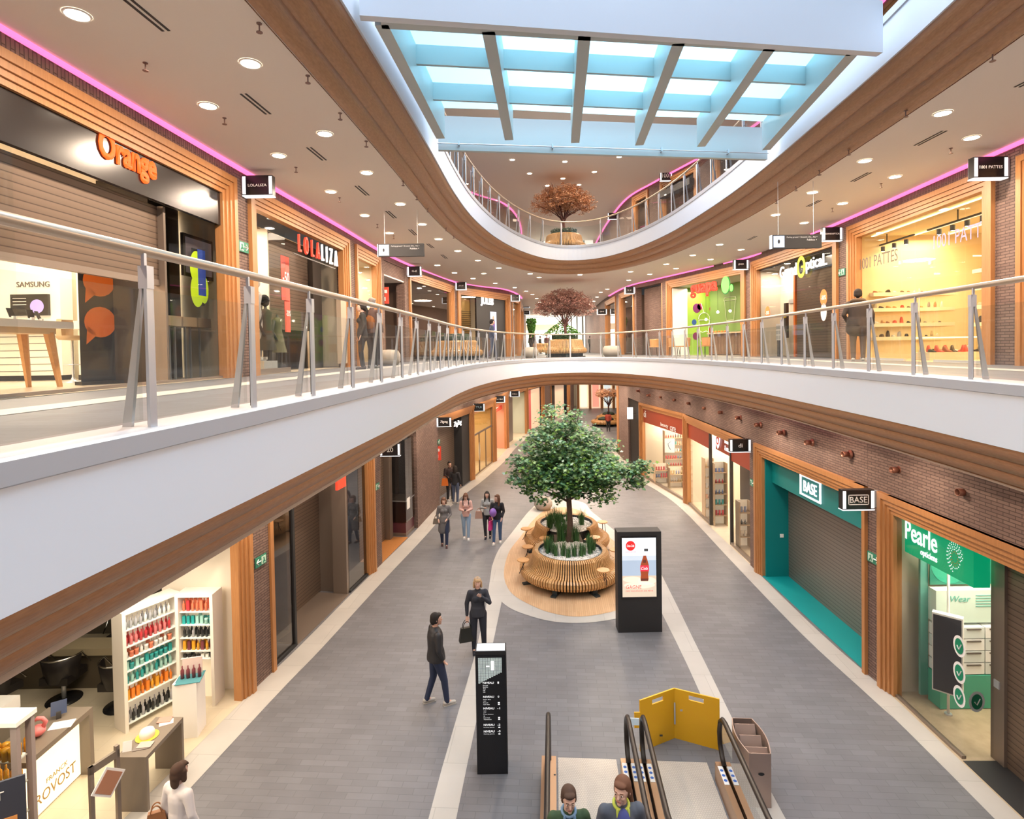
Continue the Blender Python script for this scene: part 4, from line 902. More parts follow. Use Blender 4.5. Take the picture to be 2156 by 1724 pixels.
x_ = lx(b, 1764, 700, .4)[0]; x_ = x1 - .22; bx(r, 'poster_strip', x_, .4, .9, x_ + .16, .42, 2.1, emit_mat('poster_cyan', (.5, .75, .75), .7)); bx(r, 'poster_strip_foot', x_, .39, .8, x_ + .16, .42, 1.1, mat('amber', (.8, .4, .03), .5))
# ---- juice bar
b = ALLB['juice']; r = shop_root(b, 'juice_bar_front', 'juice bar shopfront with red lower case letters and two glowing green drops'); wood_frame(b, r)
x0, x1 = .36, b.w - .3
shell(b, 1.9, mat('green_wall', (.16, .27, .07), .6), SHOPFLOOR, mat('bar_ceiling', (.4, .36, .33), .7), .2, b.w - .2, 3.4)
YJ = b.A.y - .30; XJ0 = at(1446, 660, Y=YJ).x; XJ1 = at(1512, 660, Y=YJ).x; XW0 = at(1416, 660, Y=YJ - .05).x
t = thing('wall_panel', 'tall white panel at the left inner side of the juice bar opening', 'panel', (XW0, YJ - .1, Z0)); obj('panel', MB().box(0, 0, 0, XJ0 - XW0, .08, 3.35), WHITEP, t)
t = thing('wall_mural', 'lime green fruit mural with chalk drawn smoothie cup on the juice bar wall', 'mural', (XJ0, YJ, Z0)); w_ = XJ1 - XJ0
obj('painted_panel', MB().box(0, .0, .0, w_, .04, 3.15), mat('lime_wall', (.30, .52, .06), .6), t)
ln = MB(); cx = w_ * .55
def pl(P, w=.03):
    for (a, c) in zip(P[:-1], P[1:]): ln.tube([(a[0], -.012, a[1]), (c[0], -.012, c[1])], w / 2, 4)
pl([(cx - .27, 1.75), (cx - .18, .7), (cx + .18, .7), (cx + .27, 1.75), (cx - .27, 1.75)]); pl([(cx + .28 * cos(pi * i / 8), 1.8 + .32 * sin(pi * i / 8)) for i in range(9)]); pl([(cx - .15, 2.6), (cx - .0, 2.1)]); pl([(cx - .2, 1.2), (cx - .1, 1.13), (cx + .1, 1.2), (cx + .2, 1.14)])
obj('cup_drawing', ln, WPR, t)
for (dx, z, rr_, c) in ((-.36, 2.35, .2, (.16, .02, .12)), (-.2, 2.42, .14, (.4, .03, .12)), (.42, 2.3, .15, (.4, .03, .12)), (-.5, 1.65, .12, (.02, .08, .3)), (-.42, .95, .16, (.2, .02, .1)), (.45, 1.25, .2, (.5, .03, .02)), (.45, 2.75, .16, (.05, .35, .15))):
    mb = MB(); disc(mb, cx + dx, z, rr_, rr_ * 1.2, -.005); obj('fruit', mb, mat('fruit_%d' % int(z * 100 + dx * 10), c, .6), t)
t = thing('wall_drawing', 'white chalk drawing of a tapered cup on the dark green juice bar wall', 'drawing', b.M @ V((0, 0, 0)), b.rz); ln = MB(); cx = lx(b, 1536, 640, 1.85)[0]
for a, c in (((-.4, 2.7), (-.27, 1.75)), ((-.27, 1.75), (.27, 1.75)), ((.27, 1.75), (.4, 2.7)), ((-.45, 2.7), (.45, 2.7)), ((-.4, 2.85), (.4, 2.85)), ((-.45, 2.7), (-.4, 2.85)), ((.45, 2.7), (.4, 2.85))): ln.tube([(cx + a[0], 1.87, a[1] - .1), (cx + c[0], 1.87, c[1] - .1)], .014, 4)
obj('chalk_line', ln, mat('chalk', (.6, .68, .5), .8), t)
XB = lx(b, 1500, 700, .9)[0]
za = 3.0; xa, _ = lx(b, 1455, 600, .05); xb_, _ = lx(b, 1511, 590, .05); fit('lettering', 'guapa', RL, r, wallM((xa + xb_) / 2, za, .05), xb_ - xa, .62, .06, .03)
cx, _ = lx(b, 1527, 590, .0); 
for m_, s_, d_ in ((mat('sign_green_dark', (.01, .15, .03), .4), 1.15, .02), (GL, 1.0, .0)):
    mb = MB(); disc(mb, cx, za + .05, .27 * s_, .36 * s_, d_, 24); disc(mb, cx + .40, za - .12, .11 * s_, .15 * s_, d_, 16); obj('green_drop', mb, m_, r)
bay_light(b, 1.0, .9, 3.3, 1.0, .5, 60, WARMW); bay_light(b, x1 - 1.2, 1.2, 3.3, 1.0, .5, 60, WARMW)
t = thing('bar_counter', 'dark slatted juice bar counter with pale worktop', 'counter', b.M @ V((XB - .3, .9, 0)), b.rz); w_ = x1 - XB + .1
obj('worktop', MB().box(0, -.1, 1.0, w_, .6, 1.06), TAN, t); mb = MB(); [mb.box(k * .1, 0, .05, k * .1 + .06, .03, 1.0) for k in range(int(w_ / .1))]; obj('slatted_front', mb, mat('bar_slat', (.22, .13, .08), .5), t); obj('carcass', MB().box(0, .03, 0, w_, .5, 1.0), DARKM, t)
for i in range(3):
    p = b.M @ V((XB - .2 + .75 * i, .7 + .1 * i, 2.0 - (i == 0) * .3)); t = thing('pendant_lamp', 'small glowing bulb hanging over the juice bar counter', 'lamp', p, 0, 'pendant bulbs over the juice bar'); mb = MB(); mb.ball((0, 0, 0), .06, 12, 8); obj('bulb', mb, GLOW, t); mb = MB(); mb.tube([(0, 0, .05), (0, 0, 3.4 + Z0 - p.z)], .006, 4); obj('cord', mb, BLACKM, t)
for i in range(6):
    p = b.M @ V((XB - .1 + .22 * i, 1.0, 1.06)); o = obj('orange', MB().ball((0, 0, .045), .05, 10, 6), ORP, None, True); o.location = p + V((0, 0, .002)); tag(o, 'orange lying on the juice bar counter', 'fruit', 'oranges on the juice bar')
p = b.M @ V((x1 - .9, 1.0, 1.06)); t = thing('juicer', 'orange topped juice machine on the bar counter', 'juicer', p, b.rz); obj('housing', MB().box(-.2, -.15, 0, .2, .15, .3), WHITEP, t); obj('hopper', MB().box(-.26, -.16, .3, .3, .16, .42), ORP, t)
# ---- brick recess and dark frames to the far right of the middle level
b = ALLB['rbrick']; r = shop_root(b, 'brick_recess', 'plain brick recess between juice bar and dark corridor shop', 'recess'); bx(r, 'back_wall', .02, .5, 0, b.w - .02, .6, b.h - .02, BRICK); bx(r, 'wood_edge', b.w - .12, .01, 0, b.w - .02, .5, b.h - .02, WOOD)
for k, lab in (('rdark', 'dark shopfront with gold lit goods at the right corridor mouth'), ('rfar', 'last shopfront on the right before the bright corridor end')):
    b = ALLB[k]; r = shop_root(b, 'corridor_shop_front', lab); wood_frame(b, r, fw=.3); pane(b, r, .3, b.w - .3, .1, None, .12, DGLASS); shell(b, 2.0, mat('brown_interior', (.2, .12, .08)), SHOPFLOOR, WARMWALL, .2, b.w - .2, 3.4); bay_light(b, b.w / 2, 1, 3.3, .6, .6, 35, WARMW)

# ================================================================== upper level fronts
for nm, labs in (('up_left_0', 'dark shopfront on the top floor behind the left balustrade'), ('up_left_1', 'top floor shopfront with blue glowing letters'), ('up_left_2', 'far small shopfront on the top floor at left'),
                 ('up_right_0', 'top floor shopfront behind the bridge at right'), ('up_right_1', 'top floor shopfront with blue and white glowing sign'), ('up_right_2', 'dark glazed top floor shopfront with wood frame'), ('up_right_3', 'black topped shopfront on the top floor beside the pink light'), ('up_right_4', 'narrow top floor shopfront at the corridor mouth')):
    b = ALLB[nm]; r = shop_root(b, 'upper_shop_front', labs); wood_frame(b, r, fw=.3); pane(b, r, .3, b.w - .3, .1, None, .12, DGLASS)
    shell(b, 2.2, mat('brown_interior', (.2, .12, .08)), SHOPFLOOR, mat('brown_interior2', (.14, .09, .07), .8), .2, b.w - .2, 3.2); bay_light(b, b.w / 2, 1.1, 3.1, 1, .6, 30, WARMW)
    if nm == 'up_left_1': fit('lettering', 'ZEB', BL, r, wallM(b.w * .6, 2.2, .05), 1.3, .7, .03, .03)
    if nm == 'up_right_1': fit('lettering', 'CLUB', BL, r, wallM(b.w * .5, 2.5, .05), 1.8, .5, .03, .03)
    if nm == 'up_right_3': bx(r, 'black_canopy', .2, -.3, 2.7, b.w - .2, .1, 3.0, BLACKM)
# ================================================================== lower level, right side
def low(px, py): return at(px, py, z=0.0)
b = ALLB['base']; TEAL = mat('teal_paint', (.0, .20, .21), .45); TEAL2 = mat('teal_floor', (.0, .27, .28), .5)
r = shop_root(b, 'telecom_shop_front', 'teal framed shopfront with lowered grey shutter and white boxed letters'); wood_frame(b, r, True, False)
bx(r, 'right_frame', b.w - .1, -.07, 0, b.w, .34, b.h, WOOD); bx(r, 'top_frame', b.w - .4, -.07, b.h - .1, b.w, .34, b.h, WOOD)
HB_ = b.h - .36; xj = .36 + .1
bx(r, 'teal_side', .36, .1, 0, .42, .95, HB_, TEAL); bx(r, 'fascia', .36, .28, HB_ - .72, b.w - .1, .36, HB_, TEAL)
shutter(b, r, .42, b.w - .1, HB_, .75, SHUTG); bx(r, 'teal_threshold', .36, .02, 0, b.w - .1, .75, .012, TEAL2)
bx(r, 'key_switch', .425, .5, 1.15, .44, .6, 1.25, WHITEP)
xa, za = lx(b, 1690, 1010, .26); xb_, zb_ = lx(b, 1723, 1028, .26); zc_ = HB_ - .36; cx = (xa + xb_) / 2; wl_ = (xb_ - xa) / 2 + .02
WB = emit_mat('white_sign', (.95, 1, 1), .95); fit('lettering', 'BASE', WB, r, wallM(cx, zc_, .26), wl_ * 1.6, .28, .02, .005)
mb = MB()
for q_ in ((-wl_ - .1, -.26, wl_ + .1, -.22), (-wl_ - .1, .22, wl_ + .1, .26), (-wl_ - .1, -.26, -wl_ - .05, .26), (wl_ + .05, -.26, wl_ + .1, .26)): mb.box(cx + q_[0], .24, zc_ + q_[1], cx + q_[2], .27, zc_ + q_[3])
obj('letter_border', mb, WB, r)
bay_light(b, b.w / 2, -.35, HB_ + .9, b.w * .6, .2, 18, WARMW)
# ---- beauty shop (two bays)
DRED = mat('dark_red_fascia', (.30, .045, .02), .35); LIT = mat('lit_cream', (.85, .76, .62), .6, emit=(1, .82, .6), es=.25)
prod_cols = [(.8, .75, .7), (.6, .1, .12), (.8, .45, .3), (.2, .25, .45), (.85, .85, .85), (.1, .1, .1), (.7, .55, .3), (.1, .4, .4)]
PM = [mat('product_%d' % i, c, .4) for i, c in enumerate(prod_cols)]
bp = {}
def product(kind, mi, p, rz, grp, lab, m=None, h=.16, w=.045):
    k = (kind, mi, h, w)
    if k not in bp:
        if kind == 0: mb = MB(); mb.lathe([(0, 0), (w * .5, 0), (w * .5, h * .65), (w * .2, h * .78), (w * .2, h), (0, h)], n=8); o = obj('bottle', mb, PM[mi] if m is None else m, None, True)
        elif kind == 2: o = obj('jar', MB().lathe([(0, 0), (w * .7, 0), (w * .7, h * .5), (w * .75, h * .52), (w * .75, h * .7), (0, h * .7)], n=10), PM[mi] if m is None else m, None, True)
        else: mb = MB(); mb.box(-w * .55, -w * .4, 0, w * .55, w * .4, h); o = obj('product_box', mb, PM[mi] if m is None else m)
        bp[k] = o
    else: o = bp[k].copy(); COL.objects.link(o)
    o.location = p; o.rotation_euler = (0, 0, rz); return tag(o, lab, {0: 'bottle', 1: 'box', 2: 'jar'}[kind], grp)
def gondola(name, lab, X0, X1, Y, z0, levels, m=TAN, depth=.35, back=True, h=None):
    t = thing(name, lab, 'shelf', ((X0 + X1) / 2, Y, z0)); hw = abs(X1 - X0) / 2; h = h or levels[-1] + .35
    for s in (-1, 1): obj('side_panel', MB().box(s * hw - .015, 0, 0, s * hw + .015, depth, h), m, t)
    if back: obj('back_panel', MB().box(-hw, depth - .02, 0, hw, depth, h), LIT, t)
    for z in levels: obj('shelf_board', MB().box(-hw, 0, z - .025, hw, depth, z), m, t)
    return t
b = ALLB['beautyA']; r = shop_root(b, 'beauty_shop_front', 'far bay of beauty shop with dark red fascia over lit window'); wood_frame(b, r, True, False, fw=.12); zf_ = 2.85
pane(b, r, .12, b.w, .1, zf_); bx(r, 'fascia', .12, .08, zf_, b.w, .14, b.h - .12, DRED); sign_on(b, r, 'beauty', (1391, 893), (1407, 899), .22, WPR, .06, ext=.01); sign_on(b, r, 'care', (1411, 901), (1423, 905), .2, WPR, .06, ext=.01); bx(r, 'sill', .12, .05, 0, b.w, .16, .1, BRONZE)
xe_, ze_ = lx(b, 1358, 875, .06); fit('lettering', 'di', WPR, r, wallM(xe_, zf_ + .45, .06), .3, .35, .01)
shell(b, 4.5, WARMWALL, SHOPFLOOR, WARMWALL, .05, b.w, 3.4, back=False); 
bA = b; b = ALLB['beautyB']; r = shop_root(b, 'beauty_shop_front', 'near bay of beauty shop with white shield logo, sliding door and dark red fascia'); wood_frame(b, r, True, False)
xd0, xd1 = lx(b, 1497, 1100, .1)[0], lx(b, 1541, 1140, .1)[0]
pane(b, r, .36, xd0, .1, zf_); bx(r, 'fascia', .36, .08, zf_, xd0, .14, b.h - .12, DRED); bx(r, 'fascia', xd0, .3, zf_, xd1, .36, b.h - .12, DRED); bx(r, 'fascia', xd1, .08, zf_, b.w, .14, b.h - .12, DRED); bx(r, 'top_frame', .36, -.07, b.h - .12, b.w, .3, b.h, WOOD)
pane(b, r, xd1, b.w, .1, zf_); 
for x_ in (xd0, xd1): bx(r, 'door_post', x_ - .04, .05, 0, x_ + .04, .15, b.h - .12, DARKM)
mb = MB(); mb.face([(xd0, .1, .05), (xd0, .9, .05), (xd0, .9, zf_), (xd0, .1, zf_)]); obj('glass_pane', mb, GLASS, r)
bx(r, 'sill', .36, .05, 0, xd0, .16, .1, BRONZE); bx(r, 'sill', xd1, .05, 0, b.w, .16, .1, BRONZE); bx(r, 'dark_door', xd0 + .5, 1.0, 0, xd1 + .1, 1.04, zf_, DARKM)
xs_, zs_ = lx(b, 1511, 928, .26); zs_ = zf_ + .42; mb = MB(); mb.face([(xs_ + .28 * q0, .26, zs_ + .36 * q1) for q0, q1 in ((-.9, 1), (.9, 1), (1, .1), (.5, -.7), (0, -1), (-.5, -.7), (-1, .1))]); obj('shield_logo', mb, WB, r)
mb = MB(); mb.lathe([(.08, 0), (.15, 0)], (0, 0, 0), n=16); mb.xf(frame((xs_, .25, zs_ - .05), (1, 0, 0))); mb.box(xs_ + .12, .245, zs_ - .05, xs_ + .17, .25, zs_ + .25); obj('logo_letter', mb, REDP, r)
xq, zq = lx(b, 1529, 935, .26); fit('lettering', 'beauty\n& care', WB, r, wallM(xq + .1, zs_ - .05, .26), .5, .45, .01, .02)
shell(b, 4.5, WARMWALL, SHOPFLOOR, WARMWALL, .0, b.w - .05, 3.4)
for bb_ in (bA, b):
    for x in (.8, 2.8, 4.8):
        if x < bb_.w: bay_light(bb_, x, 1.8, 3.35, 1.2, 1.2, 120, WARMW)
def gond_fill(X0, X1, Y, levels, grp, lab, cols=range(8), dens=.085, z0=0.0, kinds=(0, 1), hh=(.14, .2)):
    for z in levels:
        x = X0 + .06
        while x < X1 - .05:
            c = rnd.choice(list(cols)); n = rnd.randint(2, 5)
            k = rnd.choice(kinds); h = round(rnd.uniform(*hh) / .03) * .03
            for _ in range(n):
                if x < X1 - .05: product(k, c, (x, Y + .1, z0 + z + .001), 0, grp, lab, h=h, w=.06); x += dens
pA = low(1351, 1003); Yb = pA.y - .4
units = [(1400, 1436, 28.3, (.4, .75, 1.1, 1.45, 1.8, 2.15), 'tall lit product shelf at the back of the far beauty shop bay'),
         (1379, 1402, 27.7, (.3, .65), 'low pale wood display unit in the far beauty shop window'), (1410, 1434, 26.8, (.3, .65), 'second low pale wood display unit nearer the wood column'),
         (1484, 1496, 21.9, (.4, .8, 1.2, 1.6, 2.0), 'pale wood product shelf seen through the near beauty shop window'), (1504, 1524, 21.0, (.4, .8, 1.2, 1.6, 2.0), 'pale wood product shelf seen through the beauty shop door'), (1557, 1574, 18.6, (.4, .8, 1.2), 'product shelf behind the last glass pane of the beauty shop')]
for i, (pa_, pb_, Y, lv, lab) in enumerate(units):
    a = at(pa_, 950, Y=Y); c = at(pb_, 950, Y=Y); gondola('product_shelf', lab, a.x, c.x + .12, Y, 0, lv, TAN, .35, True, None if len(lv) > 2 else .95)
    gond_fill(a.x + .03, c.x + .1, Y, lv, 'cosmetics on shelf: ' + lab[:30], 'small cosmetics item on the ' + ' '.join(lab.split()[:9]).replace('seen', '').strip(), dens=.12)
t = thing('wall_poster', 'white beauty poster with line drawn face on the back shelf', 'poster', at(1410, 938, Y=28.25)); obj('sheet', MB().box(-.25, 0, -.35, .25, .01, .35), WPR, t); mb = MB(); mb.tube([(.05, -.01, .2), (-.08, -.01, .1), (-.05, -.01, -.05), (.05, -.01, -.2)], .012, 4); obj('drawing', mb, BL if 0 else mat('blue_ink', (.1, .2, .4)), t)
# ---- dark slatted recess at the corridor bend and wood column
b = ALLB['dark']; r = shop_root(b, 'slatted_door', 'dark vertical slatted recess beside the wood column'); bx(r, 'back_panel', .0, .4, 0, b.w, .45, b.h, DWALL); mb = MB(); [mb.box(k * .12, .1, 0, k * .12 + .05, .16, b.h - .02) for k in range(int(b.w / .12))]; obj('slats', mb, DARKM, r)
p0 = low(1303, 957); p1 = low(1323, 962); t = thing('wood_column', 'tall wood clad column where the lower corridor bends right', 'column', p0); obj('cladding', MB().box(0, 0, 0, .62, .6, CEIL_L - .02), WOOD, t); obj('plinth', MB().box(-.02, -.02, 0, .64, .62, .12), BRONZE, t)
p = at(1327, 870, Y=31.0); t = thing('light_box_sign', 'small white glowing sign box on the dark slatted recess', 'sign', p); obj('box', MB().box(-.15, 0, -.32, .15, .12, .32), emit_mat('white_sign', (1, 1, 1), 1.3), t); obj('bracket', MB().box(-.02, .0, -.02, .3, .05, .02), DARKM, t)
# ---- optician at the lower right
b = ALLB['pearle']; PG = emit_mat('pearl_green', (.0, .30, .13), .9); PGD = mat('pearl_green_dark', (.0, .22, .11), .5)
r = shop_root(b, 'green_optician_front', 'optician shopfront with green lettered sign box behind tall glass'); wood_frame(b, r, True, False); HB_ = b.h - .36
bx(r, 'top_frame', .3, -.07, b.h - .1, b.w, .34, b.h, WOOD); bx(r, 'top_frame_lower', .3, 0, b.h - .36, b.w, .34, b.h - .1, WOOD)
xg = lx(b, 2029, 1611, .08)[0]; pane(b, r, .36, .36 + (xg - .36) * .54, .05, HB_, .08); pane(b, r, .36 + (xg - .36) * .54 + .01, xg, .05, HB_, .08); bx(r, 'sill', .36, .05, 0, xg, .12, .05, BRONZE)
dd = .55; mb = MB(); mb.face([(xg, .08, .03), (xg, dd, .03), (xg, dd, HB_), (xg, .08, HB_)]); obj('glass_pane', mb, GLASS, r)
bx(r, 'door_post', xg - .06, dd, 0, xg + .2, dd + .12, HB_, BRONZE); shutter(b, r, xg + .2, b.w - .2, HB_, dd + .05, SHUT); bx(r, 'key_switch', xg + .02, dd - .02, 1.2, xg + .12, dd, 1.32, STEEL)
bx(r, 'dark_mat', xg + .05, .03, 0, b.w - .3, dd + .05, .012, BLACKM)
xa, za = lx(b, 1903, 1095, .22); xb_, zb_ = lx(b, 2035, 1200, .22); zt_ = HB_ - .03; zl_ = HB_ - .70
bx(r, 'sign_box', xa, .24, zl_, xb_ + .12, .5, zt_, PG)
x1_, _ = lx(b, 1906, 1110, .22); x2_, _ = lx(b, 1973, 1140, .22); fit('lettering', 'Pearle', WB, r, wallM((x1_ + x2_) / 2, zl_ + .44, .225), x2_ - x1_, .36, .01, .012); x3_, _ = lx(b, 1938, 1150, .22); fit('lettering', 'opticiens', WB, r, wallM((x3_ + x2_) / 2, zl_ + .14, .225), x2_ - x3_, .14, .01, .01)
mb = MB(); mo = MB(); x4_, _ = lx(b, 2008, 1155, .22)
for k, (rr_, n_) in enumerate(((.085, 12), (.12, 15), (.155, 18), (.19, 22), (.22, 25))):
    for j in range(n_):
        a = 2 * pi * j / n_ + k * .3
        if k >= 3 and -.9 < a % (2 * pi) - 5.5 < .9: continue
        tgt = mo if (k < 2 and (a % (2 * pi) > 3.4)) or (k == 0) else mb
        disc(tgt, x4_ + rr_ * cos(a) * .8, zl_ + .34 + rr_ * sin(a) * 1.15, .0105, .013, .235, 6)
obj('dotted_logo', mb, WB, r); obj('dotted_logo_orange', mo, mat('logo_orange', (.6, .35, .05), .5), r)
shell(b, 3.6, CREAM, wood_mat('pale_floor', (.42, .33, .22), (.5, .4, .28), .4), WARMWALL, .2, b.w, HB_ - .02); bay_light(b, 1.2, 1.2, HB_ - .08, 1.2, 1.4, 95, (1, .86, .68)); bay_light(b, 3.4, 1.6, HB_ - .08, 1.4, 1.4, 60, (1, .86, .68))
YP = (b.A - b.n * 0).y - .42
def pside(px, py, Y=None): return at(px, py, Y=Y or YP)
xa_ = pside(1934, 1300).x; xb2 = pside(1950, 1300).x; xc_ = pside(2090, 1300).x
t = thing('wall_panel', 'tall teal panel at the left of the lens display wall', 'panel', (xa_, YP - .05, 0)); obj('panel', MB().box(0, 0, .1, xb2 - xa_, .05, 3.2), mat('teal_glass', (.1, .33, .28), .3), t)
t = thing('lens_display', 'contact lens display unit with white drawers and green base', 'display unit', (xb2, YP - .35, 0)); w_ = xc_ - xb2
obj('green_base', MB().box(0, 0, .02, w_, .3, .62), mat('mint', (.07, .38, .27), .5), t); obj('header', MB().box(0, .1, 1.55, w_, .3, 2.15), mat('pale_mint', (.62, .75, .68), .5), t)
fit('lettering', 'iWear', mat('mint_print', (.15, .45, .38), .5), t, wallM(w_ * .33, 2.0, .09), .42, .11, .004, shear=.2); mb = MB(); [mb.box(w_ * .58, .09, 2.05 - .05 * k, w_ * .95, .1, 2.06 - .05 * k) for k in range(5)]; obj('caption_lines', mb, mat('mint_print', (.15, .45, .38), .5), t)
for j in range(4):
    for i in range(3):
        d_ = obj('drawer', MB().box(i * w_ / 3 + .01, .02, .64 + .22 * j, (i + 1) * w_ / 3 - .01, .3, .84 + .22 * j), WPR if (i + j) % 2 else mat('pale_drawer', (.7, .75, .75), .5), t); obj('handle', MB().box(i * w_ / 3 + .08, .0, .8 + .22 * j, (i + 1) * w_ / 3 - .08, .02, .82 + .22 * j), GREYT, d_)
t = thing('wall_poster', 'green poster reading contact lenses above the white drawers', 'poster', (xb2, YP - .1, 2.2)); obj('sheet', MB().box(0, 0, 0, w_, .02, .75), mat('green_poster', (.02, .20, .14), .5), t)
mb = MB(); disc(mb, w_ * .3, .38, .36, .36, -.004, 24); obj('green_disc', mb, mat('green_disc', (.03, .33, .22), .5), t); fit('lettering', 'Lentilles\nde contact', WPR, t, wallM(w_ * .3, .42, -.01), .5, .2, .004, .02)
mb = MB(); disc(mb, w_ * .75, .4, .1, .3, -.004, 16); obj('picture', mb, mat('poster_skin2', (.45, .28, .16), .6), t)
p = V((7.74, 10.1, 0)); t = thing('hanging_screen', 'dark vertical display screen with white frame on a ceiling to floor pole', 'screen', p, -.75)
obj('pole', MB().tube([(0, 0, 0), (0, 0, HB_ - .05)], .022, 8), WHITEP, t, True); obj('base', MB().lathe([(0, 0), (.06, 0), (.06, .03), (0, .03)], n=12), STEEL, t); obj('casing', MB().box(-.22, -.16, .45, .22, -.03, 1.86), WHITEP, t); obj('screen_panel', MB().box(-.20, -.175, .48, .20, -.16, 1.83), mat('screen_dark', (.035, .035, .045), .3), t)
for i, (px, py) in enumerate(((2029, 1363), (2028, 1418), (2030, 1470), (2066, 1464))):
    x_, z_ = lx(b, px, py, .1 if i < 3 else .5); 
    if i == 3: x_ = xg - .02
    t = thing('window_sticker', '', 'sticker', b.M @ V((min(x_ + .02, xg - .07), .06 if i < 3 else .07, z_)), b.rz); 
    mb = MB(); disc(mb, 0, 0, .13, .17, .0, 20); obj('white_disc', mb, WPR, t); mb = MB(); disc(mb, 0, 0, .09, .125, -.004, 20); obj('green_disc', mb, PGD, t); mb = MB(); mb.tube([(-.04, -.006, .0), (0, -.006, -.05), (.05, -.006, .05)], .01, 4); obj('emblem', mb, WPR, t)
    t['label'] = ['round green and white window sticker, topmost of three on the optician glass', 'round green and white window sticker, middle one of three on the optician glass', 'round green and white window sticker, lowest of three on the optician glass', 'single round green sticker on the optician side glass near the door post'][i]
    if i == 3: t.location = b.M @ V((xg - .02, .3, z_)); t.rotation_euler.z = 0

# ================================================================== lower level, left side
b = ALLB['closedA']; r = shop_root(b, 'closed_shop_front', 'long closed shopfront with brown shutter between two dark glass panes'); wood_frame(b, r, False, True)
x1_, x2_, x3_ = lx(b, 621, 1357, .1)[0], lx(b, 716, 1250, .5)[0], lx(b, 735, 1249, .1)[0]
bx(r, 'left_trim', 0, -.05, 0, .12, .3, b.h, WOOD); pane(b, r, .12, x1_, .06, None, .1, DGLASS); bx(r, 'post', x1_ - .04, .06, 0, x1_ + .04, .16, b.h - .36, BLACKM)
mb = MB(); mb.face([(x1_, .1, .05), (x1_, .9, .05), (x1_, .9, 3.4), (x1_, .1, 3.4)]); obj('glass_pane', mb, DGLASS, r)
shutter(b, r, x1_, x2_ + .3, None, .95, SHUT); bx(r, 'shutter_guide', x2_ + .05, .5, 0, x3_ + .02, 1.0, b.h - .36, BRONZE); bx(r, 'shutter_guide', x3_ - .12, .1, 0, x3_ + .04, .5, b.h - .36, BRONZE)
pane(b, r, x3_, b.w - .36, .06, None, .1, DGLASS); bx(r, 'sill', .12, .05, 0, x1_, .14, .06, BLACKM); bx(r, 'sill', x3_, .05, 0, b.w - .36, .14, .06, BLACKM); bx(r, 'dark_threshold', x1_ + .05, .05, 0, x3_ - .1, .95, .012, BRONZE)
bx(r, 'red_sign', x3_ - .75, .0, 3.05, x3_ - .25, .06, 3.45, emit_mat('red_sign', (.9, .05, .02), 1.0)); fit('lettering', 'sale', RL, r, wallM(x3_ - 1.7, 3.2, .9), 1.2, .3, .02)
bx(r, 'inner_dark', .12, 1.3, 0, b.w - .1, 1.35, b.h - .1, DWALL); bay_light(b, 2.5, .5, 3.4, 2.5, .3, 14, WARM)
b = ALLB['pink']; r = shop_root(b, 'jewel_shop_front', 'small brown shuttered shopfront with wooden floor and corner glass case')
x1_ = lx(b, 850, 1140, .5)[0]; shutter(b, r, .02, b.w * .62, b.h - .1, .75, SHUT); bx(r, 'post', b.w * .60, .55, 0, b.w * .68, .8, b.h - .1, BRONZE); bx(r, 'wood_threshold', .02, .02, 0, b.w * .7, .75, .012, wood_mat('orange_floor', (.42, .17, .05), (.5, .22, .07), .35, (3, 12, 3)))
bx(r, 'brick_back', b.w * .70, 1.2, 0, b.w - .02, 1.3, b.h - .02, BRICK)
xg0 = b.w * .72; t = thing('glass_display_case', 'glass corner display case with pale poster between shutter and brick pier', 'display case', b.M @ V((xg0, .1, 0)), b.rz); w_ = b.w - xg0 - .05
obj('glass_box', MB().box(0, 0, .5, w_, .6, 3.5), DGLASS, t); obj('base', MB().box(.02, .02, 0, w_ - .02, .58, .12), BRONZE, t); obj('case', MB().box(.03, .03, .12, w_ - .03, .57, 1.25), mat('plum_case', (.10, .03, .04), .3), t); obj('rim', MB().box(0, 0, 1.25, w_, .6, 1.3), STEEL, t); obj('poster', MB().box(.1, -.01, .95, .4, 0, 1.35), WPR, t)
bay_light(b, b.w * .8, -.2, 3.6, .8, .3, 16, WARM)
b = ALLB['zig']; r = shop_root(b, 'shoe_chain_front', 'brown shuttered shopfront with black side panel behind the two standing people'); wood_frame(b, r, False, True)
x1_ = lx(b, 966, 1025, .3)[0]; shutter(b, r, .0, x1_, b.h - .3, .5, SHUT); bx(r, 'black_panel', x1_, .1, 0, b.w - .36, .5, b.h - .36, BLACKM); mb = MB(); mb.tube([(x1_ - 1.0, .1, 3.1), (x1_ - .9, .1, 2.9), (x1_ - .75, .1, 3.15)], .03, 6); fit('lettering', 'ZigZag', WL_, r, wallM(x1_ - .55, 3.15, .12), 1.1, .3, .03)
b = ALLB['travel']; r = shop_root(b, 'travel_shop_front', 'golden lit glass shopfront with framed sliding doors'); wood_frame(b, r, False, True, fw=.5); zt_ = b.h - .3
pane(b, r, .05, b.w - .5, .06, zt_, .1); mb = MB(); mb.box(.05, .07, 2.15, b.w - .5, .13, 2.25)
for f in (0, .33, .66, 1): x_ = .05 + (b.w - .6) * f; mb.box(x_, .07, 0, x_ + .05, .13, zt_ if f in (0, 1) else 2.2)
mb.box(.05, .07, 0, b.w - .5, .13, .08); obj('door_frame', mb, BRONZE, r)
shell(b, 2.5, mat('gold_wall', (.72, .52, .26), .7), SHOPFLOOR, mat('gold_wall', (.72, .52, .26), .7), .02, b.w - .2, 3.3); bay_light(b, b.w / 2, 1.2, 3.2, 1.2, 1, 110, (1, .74, .40)); mb = MB(); disc(mb, b.w * .3, 1.2, .2, .5, .09, 16); obj('glass_print', mb, mat('pale_gold', (.8, .7, .5), .5), r)
